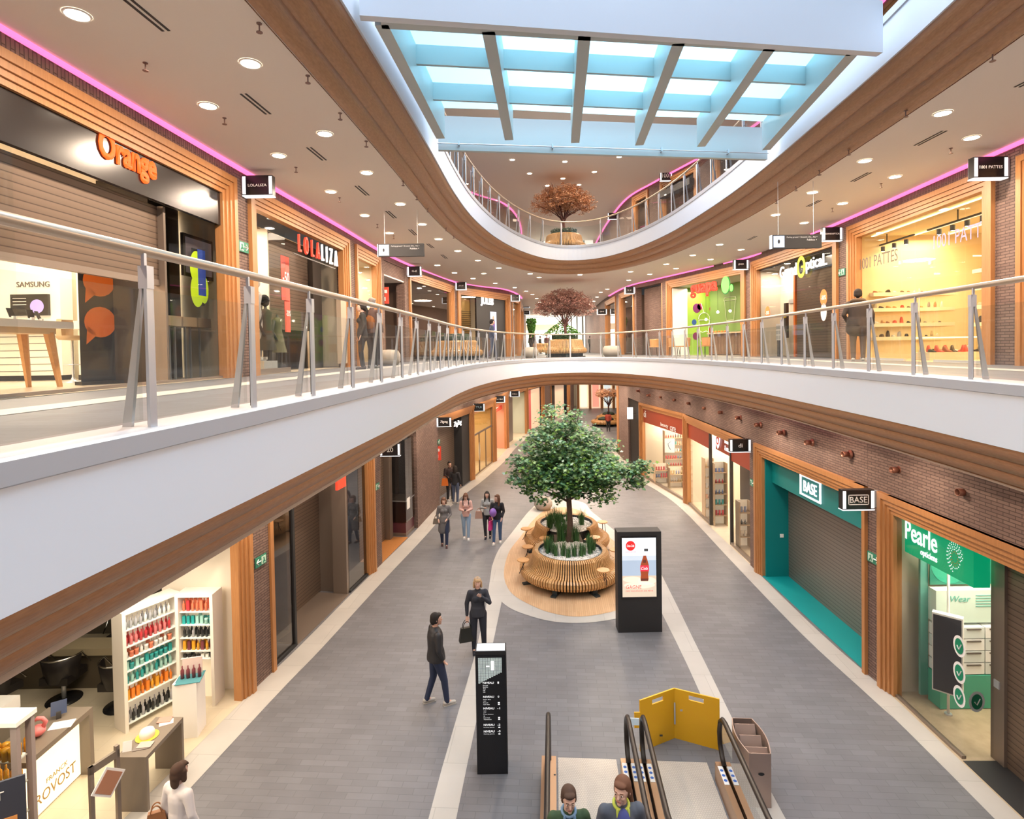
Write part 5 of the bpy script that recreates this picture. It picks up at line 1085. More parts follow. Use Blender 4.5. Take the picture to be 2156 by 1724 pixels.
b = ALLB['rose']; r = shop_root(b, 'rose_shop_front', 'bright salmon lit shop entrance with small red and grey notices'); wood_frame(b, r, False, True, fw=.5, top=True); RO = mat('salmon_wall', (.85, .48, .32), .6)
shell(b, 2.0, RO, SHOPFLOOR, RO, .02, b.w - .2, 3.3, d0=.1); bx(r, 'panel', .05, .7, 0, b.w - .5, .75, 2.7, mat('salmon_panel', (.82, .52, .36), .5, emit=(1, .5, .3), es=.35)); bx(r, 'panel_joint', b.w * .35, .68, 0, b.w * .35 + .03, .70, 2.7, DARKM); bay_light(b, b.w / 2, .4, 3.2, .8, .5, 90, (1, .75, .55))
x_ = b.w * .55; bx(r, 'red_notice', x_ - .25, .6, 1.75, x_ + .3, .63, 2.0, REDP); bx(r, 'grey_notice', x_ - .25, .6, 1.35, x_ + .05, .63, 1.65, GREYT); bx(r, 'red_band', .05, .3, 2.7, b.w - .5, .35, 2.95, REDP)
b = ALLB['racks']; r = shop_root(b, 'rack_shop_front', 'lit shopfront with brown column and dense product racks'); wood_frame(b, r, False, True, fw=.4); shell(b, 2.2, mat('teal_grey', (.6, .62, .52), .6), SHOPFLOOR, WARMWALL, .02, b.w - .2, 3.3); bx(r, 'brown_column', b.w * .25, .4, 0, b.w * .45, .6, 3.2, BRONZE); bay_light(b, b.w / 2, 1, 3.2, .8, .8, 100, WARMW)
mb = MB(); 
for z in range(8):
    for x in range(10): mb.box(b.w * .5 + x * .1, .8, .3 + z * .22, b.w * .5 + x * .1 + .07, .84, .42 + z * .22)
obj('product_rack', mb, mat('rack_mix', (.35, .25, .18), .6), r)
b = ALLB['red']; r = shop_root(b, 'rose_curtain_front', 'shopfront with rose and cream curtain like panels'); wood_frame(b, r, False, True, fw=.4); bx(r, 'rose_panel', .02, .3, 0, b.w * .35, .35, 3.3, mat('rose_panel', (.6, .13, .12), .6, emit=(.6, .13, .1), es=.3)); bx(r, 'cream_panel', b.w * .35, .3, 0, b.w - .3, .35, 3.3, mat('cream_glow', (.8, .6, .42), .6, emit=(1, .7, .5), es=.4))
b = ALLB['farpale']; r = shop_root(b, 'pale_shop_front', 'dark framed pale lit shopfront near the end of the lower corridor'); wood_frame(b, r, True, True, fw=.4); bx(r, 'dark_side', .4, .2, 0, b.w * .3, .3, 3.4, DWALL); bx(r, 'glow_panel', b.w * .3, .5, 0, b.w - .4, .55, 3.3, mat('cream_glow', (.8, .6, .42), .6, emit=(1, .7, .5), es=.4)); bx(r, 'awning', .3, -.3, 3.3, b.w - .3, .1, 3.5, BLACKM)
# ================================================================== hair salon, lower left
b = ALLB['salon']; r = shop_root(b, 'salon_front', 'wide open hair salon front with wood frame on its right side'); wood_frame(b, r, False, True)
YB = 13.6; sh = MB(); sh.face([(-13, -.5, .006), (-6.9, -.5, .006), (-5.36, 10.9, .006), (-5.3, 11.0, .006), (-5.3, 11.0, .006), (-13, 14, .006)]) if 0 else None
mb = MB(); mb.poly([(-13, -4.9), (-7.55, -4.9), *[p for p in WLBs if -4.6 < p[1] < 10.9], (-5.36, 11.0), (-5.6, 11.2), (-5.6, YB), (-13, YB)], .006); struct('floor_salon', mb, brick_mat('salon_floor', (0.62, 0.54, 0.40), (0.66, 0.58, 0.44), (0.56, 0.48, 0.36), 0.6, 0.6, 0.2, 'Object', 0.004, 0.07, 0.03))
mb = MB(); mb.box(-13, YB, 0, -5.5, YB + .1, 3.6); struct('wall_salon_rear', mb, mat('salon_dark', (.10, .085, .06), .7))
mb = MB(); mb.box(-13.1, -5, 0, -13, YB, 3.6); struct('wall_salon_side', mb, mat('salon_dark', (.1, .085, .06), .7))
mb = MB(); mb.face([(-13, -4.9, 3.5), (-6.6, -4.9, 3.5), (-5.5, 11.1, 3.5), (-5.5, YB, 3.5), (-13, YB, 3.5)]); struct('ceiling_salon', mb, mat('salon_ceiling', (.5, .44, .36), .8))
mb = MB(); mb.box(-7.05, 11.25, 0, -5.4, 11.35, 3.5); struct('wall_salon_end', mb, CREAM)
bx(r, 'dark_joint', b.w - .95 + .3, .02, 0, b.w - .62, .1, 3.45, DARKM) if 0 else None
area_light('salon_lamp', (-6.3, 8.8, 3.4), 1.6, 95, (1, .86, .66), sy=2.5); area_light('salon_lamp', (-6.4, 5.5, 3.4), 1.6, 70, (1, .86, .66), sy=2.5); area_light('salon_lamp', (-8.6, 10.4, 3.4), 1.6, 16, (1, .9, .7), sy=2)
SAL = mat('salon_white', (.80, .74, .66), .5); TAU = GREYB
def product_wall(name, lab, X0, Y0, length, rz, rows, h=2.1, seg=3):
    t = thing(name, lab, 'shelf', (X0, Y0, 0), rz)
    obj('back_panel', MB().box(0, .30, 0, length, .34, h), LIT, t)
    for x in (0, length): obj('side_panel', MB().box(x - .03, -.02, 0, x + .03, .34, h), SAL, t)
    obj('top_panel', MB().box(-.03, -.02, h, length + .03, .34, h + .05), SAL, t)
    o_ = area_light('shelf_lamp', t.matrix_world @ V((0, 0, 0)), .1, 1); bpy.data.objects.remove(o_)
    Mz = Matrix.Translation((X0, Y0, 0)) @ Matrix.Rotation(rz, 4, 'Z')
    for k, (z, cols, hh, kinds, lab2) in enumerate(rows):
        obj('glass_shelf', MB().box(.03, .02, z - .012, length - .03, .3, z), mat('shelf_glass', (.75, .8, .75), .2), t)
        x = .08
        while x < length - .06:
            for row in (0, 1):
                mm = rnd.choice(cols); kd = rnd.choice(kinds)
                product(kd, 50 + SALC.index(mm), Mz @ V((x, .09 + row * .1, z + .001)), rz, 'salon products: ' + lab2, lab2, SALM[SALC.index(mm)], hh, .05)
            x += .085
    return t
SALC = ['coral', 'red', 'orange', 'teal', 'mint', 'white', 'black', 'amber', 'plum', 'pinkred', 'silver']
SALM = [mat('bottle_' + n, c, .35) for n, c in zip(SALC, ((.75, .2, .1), (.55, .04, .05), (.8, .22, .02), (.02, .33, .32), (.35, .62, .55), (.85, .82, .78), (.02, .02, .02), (.75, .35, .02), (.18, .04, .05), (.75, .2, .2), (.4, .4, .42)))]
pA0 = low(267, 1543); pA1 = low(364, 1489); rzA = atan2(pA1.y - pA0.y, pA1.x - pA0.x)
product_wall('product_shelf', 'lit salon shelf unit turned sideways with red, teal and orange bottles', pA0.x, pA0.y, .98, rzA, [
    (.12, ['black', 'silver'], .2, (0,), 'black and silver bottle at the foot of the sideways salon shelf'), (.52, ['orange', 'amber'], .18, (0, 1), 'orange bottle on the sideways salon shelf'), (.82, ['mint', 'teal', 'mint'], .18, (0,), 'mint bottle on the sideways salon shelf'), (1.06, ['teal', 'mint', 'white'], .15, (1, 2), 'teal jar or box on the sideways salon shelf'),
    (1.28, ['white', 'coral', 'white'], .15, (0, 2), 'white and coral bottle on the sideways salon shelf'), (1.5, ['red', 'pinkred'], .2, (0,), 'red bottle on the sideways salon shelf'), (1.8, ['silver', 'white'], .18, (0,), 'silver bottle on the top of the sideways salon shelf')])
pB0 = low(372, 1484); pB1 = low(453, 1484)
product_wall('product_shelf', 'lit salon shelf unit against the cream wall with coral boxes on top', pB0.x + .09, pB0.y - .05, pB1.x - pB0.x - .09, 0, [
    (.9, ['white', 'black'], .06, (1,), 'flat white box on the salon wall shelf'), (1.05, ['plum', 'amber', 'amber'], .17, (0, 1), 'amber or plum pack on the salon wall shelf'), (1.3, ['black', 'black', 'silver'], .18, (0,), 'black bottle on the salon wall shelf'), (1.55, ['mint', 'white', 'teal'], .15, (1, 2), 'mint and white box on the salon wall shelf'), (1.8, ['coral', 'coral', 'red'], .2, (0, 1), 'coral pack on the top salon wall shelf')])
area_light('shelf_lamp', (pA0.x + .6, pA0.y + .1, 2.6), .5, 14, (1, .9, .78), sy=.8); 
bx(None, 'x', 0, 0, 0, .01, .01, .01, SAL) if 0 else None
p = low(379, 1557); t = thing('display_pedestal', 'tall white pedestal in front of the lit salon shelves', 'pedestal', p + V((-.05, 0, 0)), .12); obj('column', MB().box(-.06, 0, 0, .34, .36, .97), WHITEP, t)
t = thing('product_display', 'small card display with plum bottles on a teal cloth on the white pedestal', 'display', (p.x + .1, p.y + .2, .972), .25); obj('cloth', MB().box(-.2, -.2, 0, .2, .18, .01), mat('teal_cloth', (.06, .22, .25), .8), t); obj('card', MB().box(-.16, .12, .0, .16, .14, .3), mat('card_pink', (.75, .6, .55), .7), t); obj('cloth_corner', MB().box(-.215, -.1, -.3, -.205, .1, .005), mat('teal_cloth', (.06, .22, .25), .8), t)
for i in range(4): product(0, 58, (p.x + -.02 + .09 * i, p.y + .16 + .02 * i, .985), 0, 'plum bottles on the pedestal', 'plum bottle standing on the teal cloth of the white pedestal', SALM[8], .22, .06)
# waterfall table
t = thing('console_table', 'taupe waterfall table with magazines and a round hat near the white shirted woman', 'table', (-5.90, 8.22, 0), -.02)
obj('leg', MB().box(0, 0, 0, .45, .05, .76), TAU, t); obj('leg', MB().box(0, .86, 0, .45, .91, .76), TAU, t); obj('table_top', MB().box(0, 0, .76, .45, .91, .82), TAU, t)
t = thing('sun_hat', 'cream hat with yellow brim lying on the taupe table', 'hat', (-5.72, 8.66, .82)); obj('brim', MB().lathe([(0, 0), (.15, 0), (.16, .01), (0, .012)], n=24), mat('hat_yellow', (.75, .55, .06), .7), t); obj('crown', MB().lathe([(.1, .01), (.11, .06), (.09, .11), (0, .12)], n=20), mat('hat_cream', (.8, .72, .6), .8), t, True)
for i, (x, y, rz, c) in enumerate(((-5.62, 8.98, .5, (.75, .6, .55)), (-5.68, 9.04, .2, (.45, .25, .2)), (-5.66, 8.42, .3, (.2, .17, .15)), (-5.62, 8.46, .1, (.4, .36, .33)))):
    o = obj('magazine', MB().box(-.1, -.07, 0, .1, .07, .008), mat('mag_%d' % i, c, .5)); o.location = (x, y, .821 + .009 * (i % 2)); o.rotation_euler.z = rz; tag(o, ['pale magazine at the far end of the taupe table', 'brown covered magazine beside the pale one at the table end', 'dark magazine near the front of the taupe table', 'grey magazine lying half over the dark one'][i], 'magazine')
t = thing('card_holder', 'white tent card at the near end of the taupe table', 'card', (-5.82, 8.36, .82), .3); mb = MB(); mb.hexa([(-.06, -.03, 0), (.06, -.03, 0), (-.06, -.028, 0), (.06, -.028, 0), (-.06, 0, .14), (.06, 0, .14), (-.06, .002, .14), (.06, .002, .14)]); obj('card', mb, WPR, t)
# reception desk
YD1, YD0 = 9.05, 7.8
t = thing('reception_desk', 'taupe salon reception desk with glowing lettered front panel', 'desk', (-7.0, YD0, 0))
obj('worktop', MB().box(-.55, 0, .98, .16, YD1 - YD0, 1.06), TAU, t); obj('leg', MB().box(-.55, YD1 - YD0 - .08, 0, .16, YD1 - YD0, .98), TAU, t); obj('carcass', MB().box(-.5, .0, 0, -.02, YD1 - YD0 - .1, .97), TAU, t)
obj('glowing_panel', MB().box(-.02, .08, .03, .0, YD1 - YD0 - .09, .95), emit_mat('desk_glow', (1, .82, .52), 1.5), t)
MR = frame((.004, YD1 - YD0 - .62, .25), (0, 1, 0)); fit('lettering', 'PROVOST', mat('gold_print', (.45, .28, .1), .5), t, MR, .85, .16, .004); fit('lettering', 'FRANCK', mat('gold_print', (.45, .28, .1), .5), t, frame((.004, YD1 - YD0 - .55, .42), (0, 1, 0)), .4, .07, .004)
t = thing('flamingo_figure', 'pink plastic flamingo on the salon reception desk', 'figurine', (-7.14, 8.35, 1.06), .4); PK = mat('flamingo_pink', (.80, .22, .22), .5); mb = MB(); mb.ball((0, 0, .09), .1, 14, 10, .8); mb.tube([(.06, 0, .12), (.1, 0, .2), (.06, 0, .26), (0, 0, .27), (-.04, 0, .24)], [.035, .03, .03, .032, .015], 8); obj('body', mb, PK, t, True)
for i in range(5): product(0, 57, (-7.2 + .08 * (i % 3), 7.95 + .09 * (i // 2), 1.062), 0, 'amber bottles on the desk', 'amber bottle on the salon reception desk beside the pink flamingo', SALM[7], .2, .07)
t = thing('desk_screen', 'tilted tablet terminal on the salon reception desk', 'tablet', (-7.15, 8.75, 1.06), .6); mb = MB(); mb.box(-.1, -.01, .06, .1, .01, .26, Matrix.Rotation(-.5, 4, 'X')); obj('tablet', mb, mat('tablet_blue', (.03, .05, .12), .3), t); obj('stand', MB().box(-.03, 0, 0, .03, .06, .1), DARKM, t)
o = obj('papers', MB().box(-.15, -.1, 0, .15, .1, .01), WPR); o.location = (-6.98, 8.6, 1.061); o.rotation_euler.z = .3; tag(o, 'sheet of paper on the reception desk beside the tablet', 'paper')
# second low white counter behind
t = thing('rear_counter', 'low white and taupe counter behind the reception desk', 'counter', (-8.9, 8.9, 0)); obj('carcass', MB().box(-1.0, 0, 0, .55, .5, .85), TAU, t); obj('white_top', MB().box(-1.02, -.02, .85, .57, .52, 1.05), WHITEP, t)
# glass cabinet at left edge
t = thing('glass_cabinet', 'tall taupe framed glass cabinet full of golden bottles at the salon entrance', 'cabinet', (-7.35, 7.15, 0)); TM = mat('taupe_metal', (.30, .25, .24), .5)
for x, y in ((0, 0), (.88, 0), (0, .22), (.88, .22)): obj('post', MB().box(x, y, 0, x + .08, y + .06, 2.0), TM, t)
obj('top_panel', MB().box(-.02, -.02, 2.0, .98, .3, 2.06), WHITEP, t); obj('base', MB().box(0, 0, 0, .96, .28, .3), TM, t)
mb = MB(); mb.face([(.08, .0, .3), (.88, .0, .3), (.88, .0, 2), (.08, .0, 2)]); obj('glass_pane', mb, GLASS, t)
for z in (.31, .75, 1.15, 1.5): obj('glass_shelf', MB().box(.06, .06, z - .012, .9, .24, z), mat('shelf_glass', (.75, .8, .75), .2), t)
for z in (.311, .751, 1.151, 1.501):
    for x in range(9):
        for y in range(2): product(rnd.choice((0, 0, 2)), 57, (-7.25 + .09 * x, 7.24 + .1 * y, z), 0, 'bottles in the glass cabinet', 'golden or white bottle inside the tall glass cabinet', SALM[rnd.choice((7, 5, 7, 2))] if 0 else SALM[7], .22, .06)
area_light('cabinet_lamp', (-6.75, 6.9, 2.6), .4, 7, (1, .85, .6))
t = thing('price_board', 'navy price board with orange stripes standing in front of the glass cabinet', 'board', (-6.25, 6.35, 0), .55); NV = mat('navy_board', (.03, .035, .055), .5)
obj('panel', MB().box(-.8, 0, .25, .5, .03, 1.78), NV, t); 
for k, z in enumerate((1.36, 1.12, .88, .64)): obj('orange_stripe', MB().box(-.75, -.006, z - .12, .42, 0, z - .02), mat('board_orange', (.6, .27, .08), .5), t)
fit('lettering', 'PROVOST', WPR, t, wallM(-.0, 1.62, -.006), .62, .1, .003); mb = MB(); [mb.box(-.7, -.009, .98 - .24 * k + .26, .0, -.006, .99 - .24 * k + .26) for k in range(5)]; obj('price_lines', mb, WPR, t)
for x in (-.75, .45): obj('leg', MB().box(x, .0, 0, x + .05, .05, .3), TM, t)
t = thing('sign_stand', 'brown two post sign stand holding a tilted photo print', 'stand', (-5.62, 7.35, 0), 1.2)
for x in (0, .34): obj('post', MB().box(x, 0, 0, x + .05, .05, 1.3 + (.06 if x else 0)), BRONZE, t)
obj('crossbar', MB().box(0, .0, 1.2, .39, .04, 1.3), GREYB, t); mb = MB(); mb.box(-.16, -.05, -.16, .16, -.035, .16); mb.xf(Matrix.Translation((.2, 0, .98)) @ Matrix.Rotation(.7, 4, 'Y')); o = obj('print', mb, WPR, t)
mb = MB(); mb.box(-.13, -.056, -.13, .13, -.051, .13); mb.xf(Matrix.Translation((.2, 0, .98)) @ Matrix.Rotation(.7, 4, 'Y')); obj('photo', mb, mat('print_photo', (.42, .2, .12), .5), t)
# styling stations
t = thing('mirror_console', 'long pale wood styling console with dark mirror in the dim salon', 'console', (-9.9, 11.25, 0)); obj('worktop', MB().box(-2, 0, .72, 2.85, .45, .86), mat('console_wood', (.34, .28, .18), .5), t); obj('back_panel', MB().box(-2, .1, 0, 2.85, .16, .72), mat('console_dark', (.09, .07, .045), .6), t)
obj('leg', MB().box(-1.9, .05, 0, -1.8, .4, .72), TAU, t); obj('leg', MB().box(2.7, .05, 0, 2.8, .4, .72), TAU, t)
for i, x in enumerate((-7.62, -7.55)): product(0, 55, (x, 11.4 + .07 * i, .862), 0, 'white bottles on the console', 'white bottle on the styling console near the shelf unit', SALM[5], .2, .07)
def styling_chair(p, rz, lab, first={}):
    if not first:
        t = thing('styling_chair', lab, 'chair', p, rz, None); LB = mat('black_leather', (.015, .012, .012), .35)
        obj('base', MB().lathe([(0, 0), (.30, 0), (.30, .02), (.1, .05), (0, .05)], n=28), BLACK, t, True); obj('column', MB().tube([(0, 0, .04), (0, 0, .42)], .04, 12), STEEL, t, True)
        obj('seat', MB().box(-.27, -.27, .42, .27, .25, .56), LB, t); mb = MB(); mb.lathe([(.27, .45), (.31, .62), (.35, .9), (.33, .92), (.28, .62), (.25, .48)], n=24, a0=-.1, a1=pi + .1); obj('backrest', mb, LB, t, True)
        mb = MB(); P = [(.34 * cos(a), .34 * sin(a), .93) for a in [-.15 + (pi + .3) * i / 16 for i in range(17)]]; mb.tube([(.33, -.28, .62)] + P + [(-.33, -.28, .62)], .016, 8); obj('chrome_arm', mb, mat('chrome', (.8, .8, .8), .12, 1), t, True)
        first['p'] = t; return t
    c = copy_tree(first['p']); c.location = p; c.rotation_euler.z = rz; c['label'] = lab; return c
pc = low(241, 1500); styling_chair(pc + V((0, .2, 0)), pi, 'black styling chair with chrome rim nearest the lit shelf unit', )
pc = low(118, 1487); styling_chair(pc + V((0, .2, 0)), pi, 'black styling chair in the middle of the dim salon')
pc = low(18, 1470); styling_chair(pc + V((.25, -.5, 0)), pi - .3, 'black styling chair partly cut by the left picture edge')
styling_chair(V((-8.7, 12.6, 0)), 0, 'chair standing in for a mirror reflection behind the pale wood console')  # added chair takes the place of a reflection in the console mirror

# ================================================================== projecting blade signs and notices
def blade_sign(wall, px, py, s, lab, Y=None, w=.58, h=.38, left=True, tw=.4, th=.07, pxw=None, mat_=None, box=False):
    P = on_wall(wall, pxw, py); c = at(px, py, Y=P.y - .02); t = thing('blade_sign', lab, 'sign', c)
    obj('housing', MB().box(-w / 2, -.07, -h / 2, w / 2, .07, h / 2), BLACK, t)
    for sx in (-1, 1): obj('light_edge', MB().box(sx * (w / 2 - .035) - .03, -.078, -h / 2 + .02, sx * (w / 2 - .035) + .03, .078, h / 2 - .02), STRIP, t)
    obj('light_base', MB().box(-w / 2, -.08, -h / 2 - .02, w / 2, .08, -h / 2), STRIP, t)
    bxw = P.x - c.x; sgn = -1 if bxw < 0 else 1; e_ = max(abs(bxw) - .0, w / 2 + .02)
    obj('bracket', MB().box(sgn * w / 2, -.05, -h / 2 + .03, sgn * e_, .05, h / 2 - .03), CURB, t) if sgn > 0 else obj('bracket', MB().box(-e_, -.05, -h / 2 + .03, -w / 2, .05, h / 2 - .03), CURB, t)
    if s: fit('lettering', s, mat_ or WPR, t, wallM(0, 0, -.072), tw, th, .004, .01)
    if box:
        mb = MB(); 
        for q_ in ((-.2, -.1, .2, -.085), (-.2, .085, .2, .1), (-.2, -.1, -.185, .1), (.185, -.1, .2, .1)): mb.box(q_[0], -.078, q_[1], q_[2], -.07, q_[3])
        obj('letter_border', mb, WPR, t)
    return t
blade_sign(WL0s, 545, 392, 'LOLALIZA', 'black projecting sign with small spaced letters beside the phone shop', pxw=512, tw=.36, th=.05)
blade_sign(WL0s, 873, 571, 'G-Z', 'small black projecting sign with two letters, left gallery', pxw=856, tw=.2, th=.07)
blade_sign(WL0s, 971, 602, 'JULES', 'small black projecting sign in front of the menswear shop', pxw=958, tw=.25, th=.07)
blade_sign(WL0s, 1085, 627, 'H M', 'small black projecting sign at the left corridor mouth', pxw=1075.5, tw=.3, th=.05); blade_sign(WL0s, 1107, 643, 'LEVIS', 'tiny black projecting sign, middle one of three at the left corridor mouth', pxw=1101, w=.7, tw=.4, th=.06)
blade_sign(WL0s, 1108, 658, 'FNAC', 'tiny black projecting sign, lowest of three at the left corridor mouth', pxw=1104, w=.7, tw=.4, th=.06)
blade_sign(WR0s, 2080, 354, '1001 PATTES', 'black projecting sign with number and name right of the shoe shop', pxw=2120, tw=.42, th=.055, w=.62)
blade_sign(WR0s, 1750, 493, 'GRANDOPTICAL', 'black projecting sign left of the shoe shop, beside the direction sign', pxw=1774, tw=.42, th=.045, w=.56)
blade_sign(WR0s, 1559, 557, 'guapa', 'black projecting sign with small white word between juice bar and optician', pxw=1578, tw=.22, th=.07)
blade_sign(WR0s, 1325, 611, 'b p', 'small black projecting sign at the right corridor mouth', pxw=1338, tw=.2, th=.06); blade_sign(WR0s, 1267, 656, 'OH!', 'tiny black projecting sign near the bright corridor end, right side', pxw=1277, w=.7, tw=.3, th=.08)
blade_sign(WR0s, 1402, 370, '1001', 'black projecting sign with pale stencilled letters on the top floor', pxw=1412, tw=.4, th=.22, w=.6, h=.5); blade_sign(WR0s, 1291, 455, '', 'plain black projecting sign on the top floor at the corridor mouth', pxw=1301, w=.7)
blade_sign(WRBs, 1557, 937, 'di', 'black projecting sign with white shield beside the beauty shop', pxw=1580, tw=.12, th=.12, w=.62); 
blade_sign(WRBs, 1803, 1050, 'BASE', 'black projecting sign with boxed white letters right of the teal shop', pxw=1845, tw=.34, th=.12, w=.62, box=True)
blade_sign(WLBs, 935, 888, 'Zigzag', 'black projecting sign with serif word above the standing couple', pxw=920, tw=.32, th=.13, w=.62); blade_sign(WLBs, 822, 946, '20', 'black projecting sign with a number, half hidden by the wood rim', pxw=798, tw=.2, th=.14, w=.62)
blade_sign(WLBs, 1008, 857, 'TUI', 'black projecting sign with three letters above the golden glass shop', pxw=998.5, tw=.3, th=.1, w=.62, mat_=mat('pale_blue_print', (.4, .6, .75), .5)); blade_sign(WLBs, 1052, 840, 'Pain Quot', 'black projecting sign with two small words above the salmon entrance', pxw=1044, tw=.42, th=.06, w=.66)
blade_sign(WLBs, 1084, 829, 'Kiko', 'small black projecting sign above the rack shop', pxw=1071, tw=.35, th=.06, w=.66)
t = blade_sign(WRBs, 1291, 825, 'X', 'black projecting sign with a white cross beside the orange tree', pxw=1302, tw=.28, th=.25, w=.7, h=.55)
# shield on the beauty blade sign
# direction signs hung from the middle ceiling
def direction_sign(p0, p1, H, lab):
    a = at(*p0, Y=p0[1] * 0 + H); c = at(*p1, Y=H); t = thing('direction_sign', lab, 'sign', ((a.x + c.x) / 2, H, (a.z + c.z) / 2)); w_ = c.x - a.x; h_ = w_ * .27
    obj('panel', MB().box(-w_ / 2, -.06, -h_ / 2, w_ / 2, .06, h_ / 2), BLACKM, t); obj('map_panel', MB().box(-w_ / 2 + .02, -.065, -h_ / 2 + .02, -w_ / 2 + .24 * w_, -.06, h_ / 2 - .02), emit_mat('pale_blue_map', (.55, .68, .85), .9), t)
    mb = MB(); disc(mb, -w_ / 2 + .125 * w_, 0, .025, .045, -.068, 14); obj('pictogram', mb, BLACKM, t)
    fit('lettering', 'Parking ground + Brasserie Che... Rez +', WPR, t, wallM(.1 * w_, h_ * .3, -.062), w_ * .62, .038, .003); fit('lettering', 'Publibox +', WPR, t, wallM(w_ * .3, h_ * .1, -.062), w_ * .2, .04, .003)
    for x in (-w_ * .36, w_ * .36): obj('suspension_wire', MB().tube([(x, 0, h_ / 2), (x, 0, CEIL_M - t.location.z)], .005, 5), STEEL, t)
    obj('light_edge', MB().box(-w_ / 2 - .02, -.05, -h_ / 2, -w_ / 2, .05, h_ / 2), STRIP, t)
    return t
direction_sign((797, 527), (893, 527), 14.5, 'black hanging direction sign with pale map panel over the left gallery'); direction_sign((1624, 509), (1727, 509), 12.5, 'black hanging direction sign with pale map panel over the right gallery')
# emergency exit signs and fire notices
EXG = mat('exit_green', (.03, .22, .14), .5)
def exit_sign(wall, px, py, lab, arrow=1, w=.36, h=.2):
    P = on_wall(wall, px, py); s0 = min(range(len(wall) - 1), key=lambda i: abs((wall[i][1] + wall[i + 1][1]) / 2 - P.y)); a, c = wall[s0], wall[s0 + 1]; u = V((c[0] - a[0], c[1] - a[1], 0)).normalized()
    if wall in (WR0s, WRBs): u = -u
    nn = V((-u.y, u.x, 0)); t = thing('exit_sign', lab, 'sign', P - nn * .03, atan2(u.y, u.x)); obj('panel', MB().box(-w / 2, 0, -h / 2, w / 2, .02, h / 2), EXG, t)
    ax = arrow * w * .22; mb = MB(); mb.tube([(ax - .07, -.004, 0), (ax + .07, -.004, 0)], .012, 4); mb.tube([(ax + arrow * .01, -.004, .055), (ax + arrow * .07, -.004, 0), (ax + arrow * .01, -.004, -.055)], .012, 4); obj('arrow', mb, WPR, t)
    mb = MB(); mb.box(-ax - .07, -.006, -h * .38, -ax + .07, -.002, h * .38); obj('doorway_pictogram', mb, mat('pale_green', (.55, .75, .65), .5), t); mb = MB(); mb.tube([(-ax, -.01, .05), (-ax + .01, -.01, 0), (-ax - .03, -.01, -.06)], .014, 5); mb.tube([(-ax + .01, -.01, 0), (-ax + .04, -.01, -.05)], .012, 5); obj('runner_pictogram', mb, EXG, t); return t
exit_sign(WL0s, 510, 520, 'green emergency exit sign on the brick pier right of the phone shop'); exit_sign(WR0s, 1774, 573, 'green emergency exit sign on the brick pier left of the shoe shop', -1); exit_sign(WLBs, 547, 1180, 'green emergency exit sign on the brick pier beside the salon', -1)
exit_sign(WRBs, 1842, 1176, 'green emergency exit sign on the brick pier under the boxed letter sign', 1); exit_sign(WRBs, 1586, 1017, 'green emergency exit sign between beauty shop and teal shop', 1); exit_sign(WLBs, 793, 1024, 'green emergency exit sign beside the small shuttered shop', 1, .3); exit_sign(WLBs, 923, 930, 'green emergency exit sign above red fire notices on the brick pier', -1, .3)
for wall, px, py, lab in ((WL0s, 811, 622, 'red fire notice plate on the gallery pier beside the dark doorway'), (WLBs, 923, 954, 'red fire notice plate below the green exit sign on the lower brick pier')):
    P = on_wall(wall, px, py); t = thing('fire_notice', lab, 'sign', P + V((-.02 if wall is WLBs else .0, -.04, 0)), 0); 
    obj('plate', MB().box(-.14, 0, -.3, .14, .02, .3), REDP, t); mb = MB(); mb.box(-.08, -.004, .08, .08, 0, .2); mb.box(-.08, -.004, -.2, .02, 0, -.06); obj('pictogram', mb, WPR, t)
# brick wall spotlights on the lower right
spt = None; SM = mat('copper_spot', (.22, .09, .055), .4, .4)
for k, (px, py) in enumerate(((1346.6, 823), (1368.6, 832), (1396, 836), (1424.5, 842), (1455, 849), (1488.5, 859), (1523, 868), (1560.5, 879.5), (1602, 894.5), (1651, 911), (1711, 931.5), (1791, 956), (1896, 989), (2040, 1036))):
    P = on_wall(WRBs, px, py)
    i0 = min(range(len(WRBs) - 1), key=lambda i: abs((WRBs[i][1] + WRBs[i + 1][1]) / 2 - P.y)); a, c = WRBs[i0], WRBs[i0 + 1]; u = -V((c[0] - a[0], c[1] - a[1], 0)).normalized()
    if spt is None:
        t = thing('wall_spotlight', '', 'spotlight'); mb = MB(); mb.lathe([(0, 0), (.09, 0), (.09, .02), (.05, .05), (.05, .06)], n=18); mb.xf(frame((0, -.0, 0), (1, 0, 0))); obj('base_ring', mb, SM, t, True)
        mb = MB(); mb.lathe([(0, 0), (.055, 0), (.06, .13), (.052, .13), (.045, .02)], n=16); mb.xf(Matrix.Translation((0, -.05, 0)) @ Matrix.Rotation(.9, 4, 'Y') @ Matrix.Rotation(pi / 2, 4, 'X')); obj('spot_head', mb, SM, t, True); spt = t
    else: t = copy_tree(spt)
    t.location = P; t.rotation_euler.z = atan2(u.y, u.x); t['label'] = 'round copper spotlight in the row along the upper brick wall, lower level right'; t['group'] = 'copper spotlights on the lower right brick wall'
